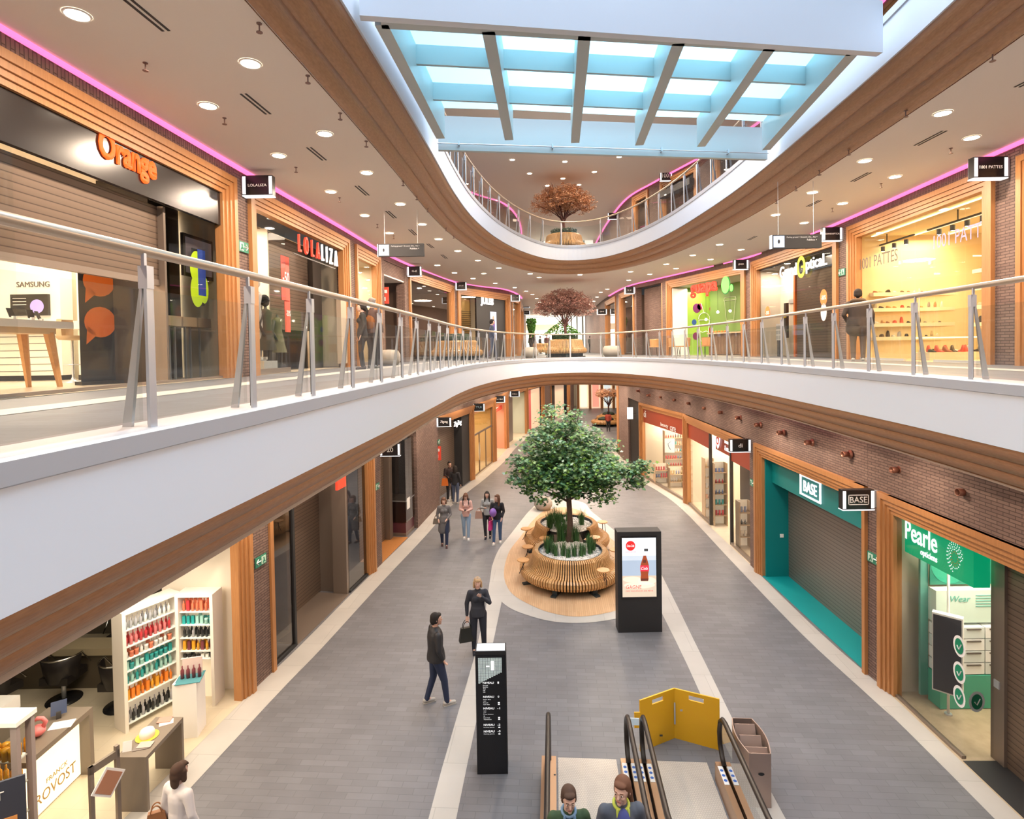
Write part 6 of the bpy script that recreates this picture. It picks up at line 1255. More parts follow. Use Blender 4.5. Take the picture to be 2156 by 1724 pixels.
# ================================================================== slatted ring benches with planters
LEGM = mat('bench_leg', (.03, .04, .045), .5); PEB = mat('white_pebble', (.72, .70, .68), .8); SOIL = mat('soil', (.06, .04, .03), .9)
def ring_bench(name, lab, c, z0, r_in, r_out, a0, a1, n, h=.86, tables=(), legs=6, pebbles=True, low=False):
    t = thing(name, lab, 'bench', (c[0], c[1], z0)); seat = .45
    # seat outline in (r, z): backrest top, curve down, seat, front edge
    P = [(r_in, h), (r_in + .10, h + .02), (r_in + .17, h - .05), (r_in + .2, h - .2), (r_in + .24, seat + .1), (r_in + .3, seat + .02), (r_out - .2, seat), (r_out - .08, seat + .01), (r_out, seat - .05), (r_out + .01, seat - .16), (r_out - .04, seat - .25), (r_out - .1, seat - .27)]
    Q = [(r_in, h - .08), (r_in + .08, h - .07), (r_in + .12, h - .1), (r_in + .14, h - .22), (r_in + .17, seat + .04), (r_in + .26, seat - .06), (r_out - .2, seat - .08), (r_out - .1, seat - .08), (r_out - .07, seat - .12), (r_out - .06, seat - .16), (r_out - .1, seat - .2), (r_out - .12, seat - .22)]
    full = abs(a1 - a0 - 2 * pi) < 1e-3; da = (a1 - a0) / n; solid = MB(); mb = MB()
    for k in range(n):
        a = a0 + da * (k + .5); wide = (k % 18 == 0); w_ = .5 * (.98 if wide else .58) * da; tgt = solid if wide else mb
        def pt(r, z, s): b_ = a + s * w_; return (r * cos(b_), r * sin(b_), z)
        for i in range(len(P) - 1):
            for (A_, B_, fl) in ((P, P, 0), (Q, Q, 1)):
                f = [pt(*A_[i], -1), pt(*A_[i], 1), pt(*A_[i + 1], 1), pt(*A_[i + 1], -1)]; tgt.face(f if fl else f[::-1])
            for s in (-1, 1): f = [pt(*P[i], s), pt(*P[i + 1], s), pt(*Q[i + 1], s), pt(*Q[i], s)]; tgt.face(f if s < 0 else f[::-1])
    obj('slats', mb, SLAT, t); obj('solid_rib', solid, SLAT, t)
    m2 = MB(); m2.lathe([(r_in + .16, seat - .2), (r_in + .16, h - .3), (r_in - .01, h - .08), (r_in - .02, h - .0), (r_in + .0, h + .0), (r_in + .02, h - .1)], n=48, a0=a0, a1=a1); m2.lathe([(r_in + .18, seat - .09), (r_out - .14, seat - .1), (r_out - .16, seat - .24)], n=48, a0=a0, a1=a1); obj('inner_shell', m2, BLACKM, t)
    for i in range(legs):
        a = a0 + (a1 - a0) * ((i + .5) / legs if not full else i / legs) + (-pi / 2 if full else 0)
        m3 = MB(); m3.box(r_in + .1, -.07, 0, r_out - .02, .07, .05); m3.box(r_in + .1, -.06, .05, r_in + .22, .06, seat - .1); m3.box(r_out - .25, -.07, .05, r_out - .15, .07, seat - .1); m3.xf(Matrix.Rotation(a, 4, 'Z')); obj('leg', m3, LEGM, t)
    for a in tables:
        x, y = (r_out - .05) * cos(a), (r_out - .05) * sin(a)
        tt = MB(); tt.lathe([(0, .0), (.17, .0), (.18, .015), (.17, .03), (0, .03)], (x, y, .68), n=24); ob = obj('side_table', tt, TEAK, t)
        q_ = MB(); q_.tube([(x, y, .68), (x + .05 * cos(a + 1), y + .05 * sin(a + 1), .3), (x - .1 * cos(a), y - .1 * sin(a), .3)], .012, 6); q_.tube([(x + .07, y, .68), (x + .12 * cos(a), y + .12 * sin(a), .32)], .01, 6); obj('table_leg', q_, BLACKM, ob)
    return t
def grass(p, h=.45, r=.16, n=60, lab='', grp=None, m=None, seed=1):
    rg = random.Random(seed); mb = MB()
    for i in range(n):
        a = rg.uniform(0, 2 * pi); q0 = rg.uniform(0, r * .5); L_ = h * rg.uniform(.7, 1.1); lean = rg.uniform(.0, .5) * r / max(h, .01); bx_, by_ = q0 * cos(a), q0 * sin(a); w_ = .008; t_ = a + pi / 2
        prev = None
        for s in (0, .5, 1):
            x = bx_ + lean * L_ * s * s * cos(a) * 1.4; y = by_ + lean * L_ * s * s * sin(a) * 1.4; ww = w_ * (1 - s * .8); row = [(x + ww * cos(t_), y + ww * sin(t_), L_ * s), (x - ww * cos(t_), y - ww * sin(t_), L_ * s)]
            if prev: mb.face([prev[0], prev[1], row[1], row[0]])
            prev = row
    o = obj('grass_tuft', mb, m or GRASS); o.location = p; return tag(o, lab, 'plant', grp)
def leaf_mat(name, cols, rough=.5, tr=.3):
    m = mat(name, cols[0], rough); p = m.node_tree.nodes['Principled BSDF']; g = N(m, 'ShaderNodeNewGeometry'); stops = [(i / max(1, len(cols) - 1), c) for i, c in enumerate(cols)]
    r = ramp(m, g.outputs['Random Per Island'], stops); L(m, r.outputs[0], p.inputs['Base Color']); p.inputs['Subsurface Weight'].default_value = 0
    return m
GRASS = leaf_mat('grass_green', [(.02, .07, .02), (.05, .16, .04), (.10, .22, .07)])
MAPLE = leaf_mat('maple_green', [(.02, .075, .03), (.05, .16, .06), (.14, .29, .14), (.17, .33, .03), (.36, .50, .38)], .4)
PINKL = leaf_mat('blush_leaves', [(.28, .12, .10), (.40, .20, .16), (.52, .32, .26), (.22, .09, .075)], .6)
ORGL = leaf_mat('orange_leaves', [(.55, .26, .12), (.70, .38, .20), (.78, .50, .32), (.45, .20, .10)], .6)
HEDGE = leaf_mat('hedge_leaves', [(.015, .04, .02), (.03, .07, .03), (.05, .11, .05)], .6); BRGR = leaf_mat('bright_leaves', [(.07, .2, .03), (.14, .36, .06), (.2, .45, .12)], .5)
BARK = wood_mat('bark', (.075, .045, .035), (.13, .085, .065), .9, (10, 10, 3)); BARKP = wood_mat('bark_plum', (.10, .04, .035), (.15, .07, .055), .9, (10, 10, 3))
def tree(name, lab, p, trunk_h, crown, n_branch, leaf_n, leaf_s, lm, bm_, seed, trunk_r=.07, extra=(), flat_bottom=0.4, shape=5):
    """crown: list of (cx, cy, cz, rx, ry, rz) ellipsoid lobes relative to the foot"""
    rg = random.Random(seed); t = thing(name, lab, 'tree', p); tb = MB(); top = V((rg.uniform(-.05, .05), 0, trunk_h))
    tb.tube([(0, 0, 0), (.02, 0, trunk_h * .4), (-.01, .01, trunk_h * .8), top], [trunk_r * 1.25, trunk_r, trunk_r * .95, trunk_r * .9], 10); lm_ = MB(); tips = []
    for i in range(n_branch):
        L_ = crown[i % len(crown)]; a = rg.uniform(0, 2 * pi); u_ = rg.uniform(.35, .9); tip = V((L_[0] + L_[3] * u_ * cos(a), L_[1] + L_[4] * u_ * sin(a), L_[2] + L_[5] * rg.uniform(-.5, .75)))
        s0 = top * rg.uniform(.72, 1.0); mid_ = (s0 + tip) / 2 + V((rg.uniform(-.1, .1), rg.uniform(-.1, .1), .12)); tb.tube([s0, s0 * .6 + mid_ * .4 + V((0, 0, .02)), mid_, tip], [trunk_r * .5, trunk_r * .38, trunk_r * .25, .006], 6); tips += [mid_, tip]
        for _ in range(2):
            t2 = tip + V((rg.uniform(-.4, .4), rg.uniform(-.4, .4), rg.uniform(-.15, .3))) * (.5 if leaf_s < .1 else 1); tb.tube([mid_ * .5 + tip * .5, t2], [.012, .004], 5); tips.append(t2)
    for e in extra:
        e = V(e); tb.tube([top * .95, (top + e) / 2 + V((0, 0, .05)), e], [.03, .02, .006], 6)
    obj('trunk', tb, bm_, t, True)
    # leaves: clusters scattered through the lobes' outer shell, each leaf a small star shaped blade
    def star(c, s, nrm):
        nrm = nrm.normalized(); u = nrm.cross(V((rg.uniform(-1, 1), rg.uniform(-1, 1), rg.uniform(-1, 1)))); u = u.normalized() if u.length > 1e-4 else V((1, 0, 0)); v = nrm.cross(u)
        if shape == 5: rad = [(0, 1), (36, .45), (68, .85), (100, .4), (140, .62), (180, .25), (220, .62), (260, .4), (292, .85), (324, .45)]
        else: rad = [(0, 1), (60, .5), (120, .45), (180, .9), (240, .45), (300, .5)]
        lm_.face([c + (u * cos(radians(a)) + v * sin(radians(a))) * (s * q_) for a, q_ in rad])
    nclu = max(1, leaf_n // 14)
    for i in range(nclu):
        if extra and rg.random() < .05: e = V(rg.choice(extra)); c = e + V((rg.uniform(-.28, .18), rg.uniform(-.15, .15), rg.uniform(-.14, .12)))
        else:
            L_ = rg.choices(crown, [q_[3] * q_[4] * q_[5] for q_ in crown])[0]
            while True:
                d = V((rg.uniform(-1, 1), rg.uniform(-1, 1), rg.uniform(-1, 1)))
                if .35 < d.length < 1 and not (d.z < -flat_bottom): break
            c = V((L_[0] + d.x * L_[3], L_[1] + d.y * L_[4], L_[2] + d.z * L_[5]))
        for j in range(14):
            o_ = V((rg.gauss(0, 1), rg.gauss(0, 1), rg.gauss(0, .55))) * leaf_s * 1.1; star(c + o_, leaf_s * rg.uniform(.6, 1.1), V((rg.uniform(-.7, .7), rg.uniform(-.9, .5), 1)))
    obj('foliage', lm_, lm, t); return t
C1 = (1.60, 16.45); C2 = (1.74, 19.05)
ring_bench('ring_bench', 'nearer oak slatted ring bench around the white pebble planter', C1, 0, .93, 1.47, pi / 2 + .55, 5 * pi / 2 - .55, 90, tables=(pi + .25, -1.0, .25, 2.6))
ring_bench('ring_bench', 'farther oak slatted bench, open towards the tree trunk', C2, 0, .88, 1.42, -pi / 2 + .75, 3 * pi / 2 - .75, 90, tables=(pi + .1, pi + .95, -.95 + 0, .35), legs=5)
for (c, rr, lab) in ((C1, .93, 'white pebbles filling the nearer ring planter'), (C2, .86, 'white pebbles filling the farther ring planter')):
    mb = MB(); rg = random.Random(5)
    for i in range(700):
        a = rg.uniform(0, 2 * pi); q_ = rr * sqrt(rg.random()) * .97; s = rg.uniform(.018, .034); x, y = c[0] + q_ * cos(a), c[1] + q_ * sin(a); z = .78; mb.ball((x, y, z), s, 5, 4, .7)
    mb.lathe([(0, .765), (rr, .765)], (c[0], c[1], 0), n=40); o = obj('pebbles', mb, PEB, None, True); tag(o, lab, 'pebbles', None, 'stuff')
mb = MB(); mb.lathe([(.0, .0), (.9, 0), (.9, .76), (0, .76)], (*C1, 0), n=32); o = obj('planter_tub', mb, BLACKM); tag(o, 'dark planter tub inside the nearer ring bench', 'planter')
mb = MB(); mb.lathe([(.0, .0), (rr - .03, 0), (rr - .03, .76), (0, .76)], (*C2, 0), n=32); o = obj('planter_tub', mb, BLACKM); tag(o, 'dark planter tub inside the farther ring bench', 'planter')
mb = MB(); mb.box(1.25, 17.36, 0, 2.1, 18.2, .72); o = obj('planter_bridge', mb, SOIL); tag(o, 'narrow planted bed joining the two ring planters under the tree', 'planter')
rg = random.Random(9)
for i in range(16):
    a = -pi / 2 + (i - 7.5) * .27; q_ = .55 + .08 * (i % 2); grass((C1[0] + q_ * cos(a) * 1.1, C1[1] + .15 + q_ * sin(a) * .9, .78), rg.uniform(.3, .46), .16, 80, 'tuft of dark green grass in the nearer ring planter', 'grass tufts in the nearer planter', seed=i)
for i in range(14):
    x, y = C2[0] + rg.uniform(-.6, .6), C2[1] + rg.uniform(-.55, .5); grass((x, y, .78), rg.uniform(.35, .5), .2, 70, 'tuft of green grass in the farther ring planter', 'grass tufts in the farther planter', seed=40 + i)
for i in range(8): grass((1.4 + .5 * rg.random(), 17.3 + .9 * rg.random(), .72), rg.uniform(.4, .6), .22, 70, 'tuft of grass in the bed under the tree trunk', 'grass tufts under the tree', seed=70 + i)
TP = V((1.68, 17.35, .72))
tree('maple_tree', 'large green maple tree standing in the double ring bench', TP, 1.75,
     [(-.1, 0, 2.35, 1.65, 1.35, .75), (.4, -.1, 2.2, 1.35, 1.2, .7), (-1.15, 0, 2.15, .75, .8, .5), (-.15, 0, 3.1, 1.25, 1.1, .65), (-.25, 0, 3.75, .75, .7, .55), (-.6, -.2, 1.65, .8, .7, .35), (.6, -.2, 1.6, .8, .7, .35), (.1, .3, 2.8, 1.5, 1.0, .6), (1.15, 0, 2.1, .55, .6, .4)], 36, 15500, .092, MAPLE, BARK, 3, .085,
     extra=((2.25, 0, 2.35), (1.95, -.1, 2.15), (2.05, 0, 1.85)), flat_bottom=.75)
# round pouf behind
def pouf(p, r, h, lab, c=(.38, .33, .28)):
    t = obj('pouf', MB().lathe([(0, 0), (r * .7, 0), (r, h * .35), (r, h * .6), (r * .75, h * .95), (0, h)], n=24), mat('stone_pouf', c, .8), None, True); t.location = p; return tag(t, lab, 'pouf')
pouf(low(1144, 1072), .38, .5, 'round stone coloured pouf on the island behind the benches')
# ---- middle level tree and bench
for (z, nm, m_, y) in ((Z0, 'middle gallery', PINKL, 30.0), (Z1, 'top floor', ORGL, 29.0)):
    c = ((1191 - 1078) / 1200 * y, y); mlab = 'dusky pink leaved tree in the slatted planter bench on the middle level' if z == Z0 else 'orange leaved autumn tree in the slatted planter bench on the top floor'
    ring_bench('planter_bench', 'oak slatted planter bench at the end of the ' + nm + ' void', c, z, .72, 1.12, 0, 2 * pi, 90, h=.9)
    o = obj('planter_tub', MB().lathe([(0, 0), (.68, 0), (.68, .86), (0, .86)], (*c, z), n=28), BLACKM); tag(o, 'dark planter tub of the slatted bench on the ' + nm, 'planter')
    hb = MB(); rg = random.Random(21)
    for i in range(2600):
        a = rg.uniform(0, 2 * pi); q_ = .66 * sqrt(rg.random()); x, y_, zz = c[0] + q_ * cos(a), c[1] + q_ * sin(a), z + .9 + rg.uniform(0, .28); s = .035; d = V((rg.uniform(-1, 1), rg.uniform(-1, 1), rg.uniform(-1, 1))).normalized(); u = d.cross(V((0, 0, 1))).normalized(); v = d.cross(u); P_ = V((x, y_, zz)); hb.face([P_ + u * s, P_ + v * s * .6, P_ - u * s, P_ - v * s * .6])
    o = obj('low_hedge', hb, HEDGE); tag(o, 'dark clipped hedge around the tree in the planter bench on the ' + nm, 'hedge')
    H_ = 3.55 if z == Z0 else 3.45
    tree('accent_tree', mlab, V((c[0], c[1], z + .88)), .85, [(0, 0, H_ - 1.62, 1.5, 1.3, .58), (-.7, 0, H_ - 1.9, .95, .9, .48), (.7, 0, H_ - 1.9, .95, .9, .48), (0, 0, H_ - 1.25, 1.0, .95, .38)], 20, 16000, .055, m_, BARKP, 11 if z == Z0 else 12, .07, shape=4, flat_bottom=.8)
    if z == Z0:
        hb = MB()
        for i in range(900):
            a = rg.uniform(0, 2 * pi); q_ = 1.1 * sqrt(rg.random()); P_ = V((c[0] + q_ * cos(a), c[1] + 1.9 + q_ * .4 * sin(a), z + 1.1 + rg.uniform(0, .8) * (1.1 - abs(q_ * cos(a))) + .1)); d = V((rg.uniform(-1, 1), rg.uniform(-1, 1), rg.uniform(-1, 1))).normalized(); u = d.cross(V((0, 0, 1))).normalized(); v = d.cross(u); hb.face([P_ + u * .06, P_ + v * .04, P_ - u * .06, P_ - v * .04])
        hb2 = MB().lathe([(0, 0), (.5, 0), (.6, 1.2), (0, 1.2)], (c[0], c[1] + 1.9, z), n=20); t = thing('leafy_bush', 'bright green bush behind the dusky pink tree on the middle level', 'plant', (0, 0, 0)); obj('foliage', hb, BRGR, t); obj('pot', hb2, BLACKM, t)
    ring_bench('planter_bench', 'second oak planter bench farther along the ' + nm, (c[0] - .4, c[1] + 9), z, .8, 1.25, 0, 2 * pi, 60, h=.8)
pouf(at(1116, 752, z=Z0 - .02) if 0 else V((.93, 28.4, Z0)), .4, .55, 'oval stone pouf left of the planter bench on the middle level'); pouf(V((4.95, 28.3, Z0)), .47, .55, 'oval stone pouf right of the planter bench on the middle level')
pouf(V((-3.9, 18.0, Z0)), .4, .5, 'stone coloured pouf beside the smoked glass shop on the left gallery')
# bench groups seen behind the balustrade
ring_bench('curved_bench', 'long curved oak bench with dark planting in front of the menswear shop', (-2.45, 25.4), Z0, .75, 1.15, 0, 2 * pi, 70, h=.85)
o = obj('low_hedge', MB().lathe([(0, 0), (.7, 0), (.7, .95), (.6, 1.15), (0, 1.2)], (-2.45, 25.4, Z0), n=24), mat('hedge_dark', (.03, .045, .03), .9)); tag(o, 'dark round planting inside the curved bench by the menswear shop', 'hedge')
for i, (x, y) in enumerate(((7.3, 25.6), (6.9, 27.6), (8.0, 23.6), (7.4, 24.4))):
    t = thing('cafe_chair', '', 'chair', (x, y, Z0), rnd.uniform(0, 6), 'cafe chairs by the juice bar'); t['label'] = 'small wooden cafe chair standing near the juice bar behind the balustrade'
    obj('seat', MB().box(-.22, -.22, .43, .22, .22, .47), TEAK, t); mb = MB(); mb.lathe([(.22, .47), (.25, .8), (.24, .82)], n=10, a0=.2, a1=pi - .2); obj('backrest', mb, TEAK, t)
    for sx in (-1, 1):
        for sy in (-1, 1): obj('leg', MB().tube([(sx * .2, sy * .2, 0), (sx * .16, sy * .16, .43)], .014, 5), DARKM, t)
# green plant column and pale frontage at the bright corridor end
t = thing('plant_column', 'tall bright green leafy column in the corridor behind the dusky pink tree', 'plant', (1.75, 50, Z0)); hb = MB(); rg = random.Random(3)
for i in range(1800):
    a = rg.uniform(0, 2 * pi); z = rg.uniform(1.0, 3.1); r_ = .26 + .08 * sin(z * 3) + (.1 if z > 2.7 else 0); P_ = V((r_ * cos(a), r_ * sin(a), z)); d = V((rg.uniform(-1, 1), rg.uniform(-1, 1), rg.uniform(-1, 1))).normalized(); u = d.cross(V((0, 0, 1))).normalized(); v = d.cross(u); hb.face([P_ + u * .09, P_ + v * .06, P_ - u * .09, P_ - v * .06])
obj('foliage', hb, BRGR, t); obj('stem', MB().tube([(0, 0, 0), (0, 0, 3)], .12, 8), BARK, t)
FARW = emit_mat('bright_window', (1, 1, .96), 1.35)
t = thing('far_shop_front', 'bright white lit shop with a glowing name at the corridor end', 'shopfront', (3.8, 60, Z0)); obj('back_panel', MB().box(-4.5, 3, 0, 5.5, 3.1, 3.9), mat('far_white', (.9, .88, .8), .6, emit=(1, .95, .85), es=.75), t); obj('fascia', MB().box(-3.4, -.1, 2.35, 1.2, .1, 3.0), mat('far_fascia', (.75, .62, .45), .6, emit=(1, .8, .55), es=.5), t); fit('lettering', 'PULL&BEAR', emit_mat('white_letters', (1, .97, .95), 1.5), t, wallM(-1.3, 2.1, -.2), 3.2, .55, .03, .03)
mb = MB(); [mb.box(2.0 + k * .62, 2.0, 0, 2.18 + k * .62, 2.2, 3.9) for k in range(5)]; obj('window_mullion', mb, mat('mullion_grey', (.35, .38, .36), .5), t); obj('window_glow', MB().box(1.4, 2.6, 0, 5.2, 2.65, 3.9), FARW, t)
t = thing('far_shop_front', 'added glowing cream panel with mullions at the end of the top floor corridor', 'shopfront', (4.2, 45, Z1)); obj('back_panel', MB().box(-3.0, .5, 0, 2.4, .6, 3.75), mat('far_white', (.9, .88, .8)), t); mb = MB(); [mb.box(-2.8 + k * 1.1, .3, 0, -2.7 + k * 1.1, .4, 3.7) for k in range(5)]; obj('window_mullion', mb, mat('mullion_grey', (.35, .38, .36), .5), t)  # glowing frontage added to brighten the far end of the top floor
# lower corridor end: bright frontage, orange tree, bench
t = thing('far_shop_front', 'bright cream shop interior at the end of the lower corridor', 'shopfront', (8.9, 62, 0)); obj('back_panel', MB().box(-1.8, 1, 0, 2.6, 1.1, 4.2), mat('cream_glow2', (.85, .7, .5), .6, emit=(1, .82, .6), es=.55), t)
for k in range(4): obj('wood_pillar', MB().box(-1.8 + k * 1.3, .5, 0, -1.55 + k * 1.3, .9, 4.2), WOOD, t)
for k in range(3): obj('lit_panel', MB().box(-1.4 + k * 1.3, .7, .2, -.7 + k * 1.3, .8, 2.6 + .5 * (k % 2)), emit_mat('glow_%d' % (k % 3), [(1, .9, .75), (.9, .35, .25), (.7, .8, .8)][k % 3], .9), t)
pt = at(1279, 880, z=0) ; pt = V((8.75, 52, 0))
tree('accent_tree', 'small orange leaved tree far down the lower corridor', pt + V((0, 0, .5)), 1.0, [(0, 0, 2.0, 1.2, 1.1, .5), (-.5, 0, 1.8, .8, .8, .4), (.5, 0, 1.9, .8, .8, .4)], 18, 5000, .06, ORGL, BARKP, 15, .07, shape=4)
ring_bench('planter_bench', 'oak planter bench under the orange tree in the lower corridor', (8.75, 52), 0, .6, 1.1, 0, 2 * pi, 60, h=.6); ring_bench('planter_bench', 'second oak planter bench in front of the orange tree, lower corridor', (8.0, 49), 0, .7, 1.25, 0, 2 * pi, 60, h=.5)
o = obj('low_hedge', MB().lathe([(0, 0), (.52, 0), (.54, .7), (.4, .8), (0, .82)], (8.75, 52, 0), n=24), mat('hedge_dark', (.03, .045, .03), .9)); tag(o, 'dark planting under the orange tree in the lower corridor', 'hedge')
o = obj('low_hedge', MB().lathe([(0, 0), (.65, 0), (.65, .62), (.4, .72), (0, .74)], (8.0, 49, 0), n=24), mat('hedge_dark', (.03, .045, .03), .9)); tag(o, 'dark planting in the second bench, lower corridor', 'hedge')

# ================================================================== advertising kiosk
K0 = low(1302, 1332); t = thing('advertising_kiosk', 'tall black advertising kiosk with lit bottle poster beside the ring bench', 'kiosk', (K0.x, K0.y, 0), 0); W_ = 1.03
obj('housing', MB().box(0, 0, 0, W_, .34, 2.38), BLACKM, t); obj('screen_frame', MB().box(.08, -.012, .80, .92, 0, 2.28), BLACK, t)
zx = lambda px: (px - 1302) / 92 * W_; zz_ = lambda py: 2.38 - (py - 1119) / 213 * 2.38
sx0, sx1, sz0, sz1 = zx(1311.5), zx(1382.5), zz_(1256), zz_(1131.5); sw = sx1 - sx0; sh_ = sz1 - sz0
def scr(name, col, e=1.0): return emit_mat(name, col, e)
def srow(name, a, c, col, e=.8): obj(name, MB().box(sx0, -.016, sz0 + sh_ * a, sx1, -.012, sz0 + sh_ * c), scr('ad_' + name, col, e), t)
srow('sand', 0, .36, (.72, .60, .47)); srow('sea', .36, .62, (.42, .52, .66)); srow('haze', .62, .70, (.62, .70, .80)); srow('sky', .70, 1.0, (.80, .86, .93))
mb = MB()
for (x, z, rx, rz) in ((.28, .30, .27, .05), (.72, .27, .27, .07), (.5, .2, .46, .06)): disc(mb, sx0 + sw * x, sz0 + sh_ * z, sw * rx, sh_ * rz, -.0165, 20)
obj('dune', mb, scr('ad_dune', (.80, .68, .55)), t)
mb = MB(); disc(mb, sx0 + sw * .25, sz0 + sh_ * .87, .11, .115, -.018, 28); obj('red_disc', mb, scr('ad_red', (.75, .02, .02)), t); fit('lettering', 'Coca-Cola', scr('ad_white', (1, 1, 1)), t, wallM(sx0 + sw * .25, sz0 + sh_ * .87, -.02), .17, .06, .0, .01, shear=.35)
fit('lettering', 'GOUTE TON COKE', scr('ad_redtxt', (.65, .05, .04), .9), t, wallM(sx0 + sw * .25, sz0 + sh_ * .765, -.018), .26, .018, 0); fit('lettering', 'GAGNE', scr('ad_redtxt', (.65, .05, .04), .9), t, wallM(sx0 + sw * .33, sz0 + sh_ * .17, -.018), .36, .08, 0, .0); fit('lettering', 'DES VACANCES DE RÊVE', scr('ad_redtxt', (.65, .05, .04), .9), t, wallM(sx0 + sw * .5, sz0 + sh_ * .105, -.018), sw * .8, .035, 0)
bc = sx0 + sw * .65; bz = sz0 + sh_ * .27; prof = [(0, 0), (.085, 0), (.095, .05), (.085, .15), (.10, .25), (.10, .36), (.085, .42), (.055, .52), (.035, .58), (.035, .60)]
mb = MB(); pts = [(bc - r_ + .02 * z_, -.019, bz + z_) for r_, z_ in prof] + [(bc + r_ + .02 * z_, -.019, bz + z_) for r_, z_ in prof[::-1]]; mb.face(pts[::-1]); obj('bottle', mb, scr('ad_cola', (.32, .06, .02), .9), t)
mb = MB(); mb.face([(bc - .085, -.021, bz), (bc + .085, -.021, bz), (bc + .095, -.021, bz + .06), (bc - .095, -.021, bz + .06)]); mb.box(bc - .03, -.022, bz + .43, bc + .04, -.02, bz + .5); obj('bottle_shadow', mb, scr('ad_dark', (.12, .03, .02), .9), t)
obj('bottle_label', MB().box(bc - .095, -.022, bz + .23, bc + .105, -.02, bz + .37), scr('ad_label', (.7, .03, .06)), t); fit('lettering', 'Cola', scr('ad_white', (1, 1, 1)), t, wallM(bc, bz + .3, -.024), .15, .07, 0, shear=.3); obj('bottle_cap', MB().box(bc + .0, -.02, bz + .70, bc + .09, -.018, bz + .76), scr('ad_cap', (.05, .05, .05)), t)
# ================================================================== directory totem
T0 = low(1005, 1630); t = thing('directory_totem', 'black directory totem listing the levels, in front of the woman in black', 'totem', (T0.x, T0.y, 0), 0); W_ = .485; H_ = 1.96
obj('housing', MB().box(0, 0, 0, W_, .26, H_), BLACKM, t); obj('front_panel', MB().box(.015, -.006, .01, W_ - .015, 0, H_ - .06), BLACK, t); obj('light_strip', MB().box(0.02, .02, H_, W_ - .02, .22, H_ + .012), STRIP, t)
mb = MB(); nx = 22; x0_ = .045; dx = .017
for j in range(24):
    for i in range(nx):
        if j < 13 + (nx - i) * .48: mb.box(x0_ + i * dx, -.01, H_ - .1 - j * dx - .011, x0_ + i * dx + .011, -.006, H_ - .1 - j * dx)
obj('dot_grid', mb, emit_mat('totem_dots', (.62, .70, .68), .75), t)
TW = emit_mat('totem_text', (.9, .9, .9), .9); fit('lettering', '1', TW, t, wallM(.27, H_ - .22, -.013), .05, .15, 0, .05); obj('minus_sign', MB().box(.17, -.014, H_ - .24, .225, -.011, H_ - .22), TW, t)
def tz(py): return H_ - (py - 1376) / (1630 - 1376) * H_
for py, n_, subs in ((1440, '1', ('Primark', 'Bershka', 'Zara', 'C&A', 'H&M')), (1469, '0', ('Pull & Bear', 'expo', 'Primark', 'Cash desk')), (1493, '-1', ('expo', 'Jack', 'Proxy Delhaize', 'wc', 'Cash desk', 'Tramstation')), (1527, '-2', ('Parking galerie',)), (1540.5, '-3', ('Parking galerie',))):
    fit('lettering', 'NIVEAU', TW, t, wallM(.20, tz(py), -.009), .17, .032, 0, .015); fit('lettering', n_, TW, t, wallM(.355, tz(py), -.009), .022 * len(n_), .032, 0, .015)
    for k, s_ in enumerate(subs):
        z_ = tz(py) - .042 - k * .0265; w__ = .014 * len(s_) * .8; fit('lettering', s_, TW, t, wallM(.115 + w__ / 2, z_, -.009), w__, .014, 0)
        if k >= len(subs) - 2 and n_ != '1': obj('row_icon', MB().box(.345, -.01, z_ - .008, .375, -.008, z_ + .008), TW, t)
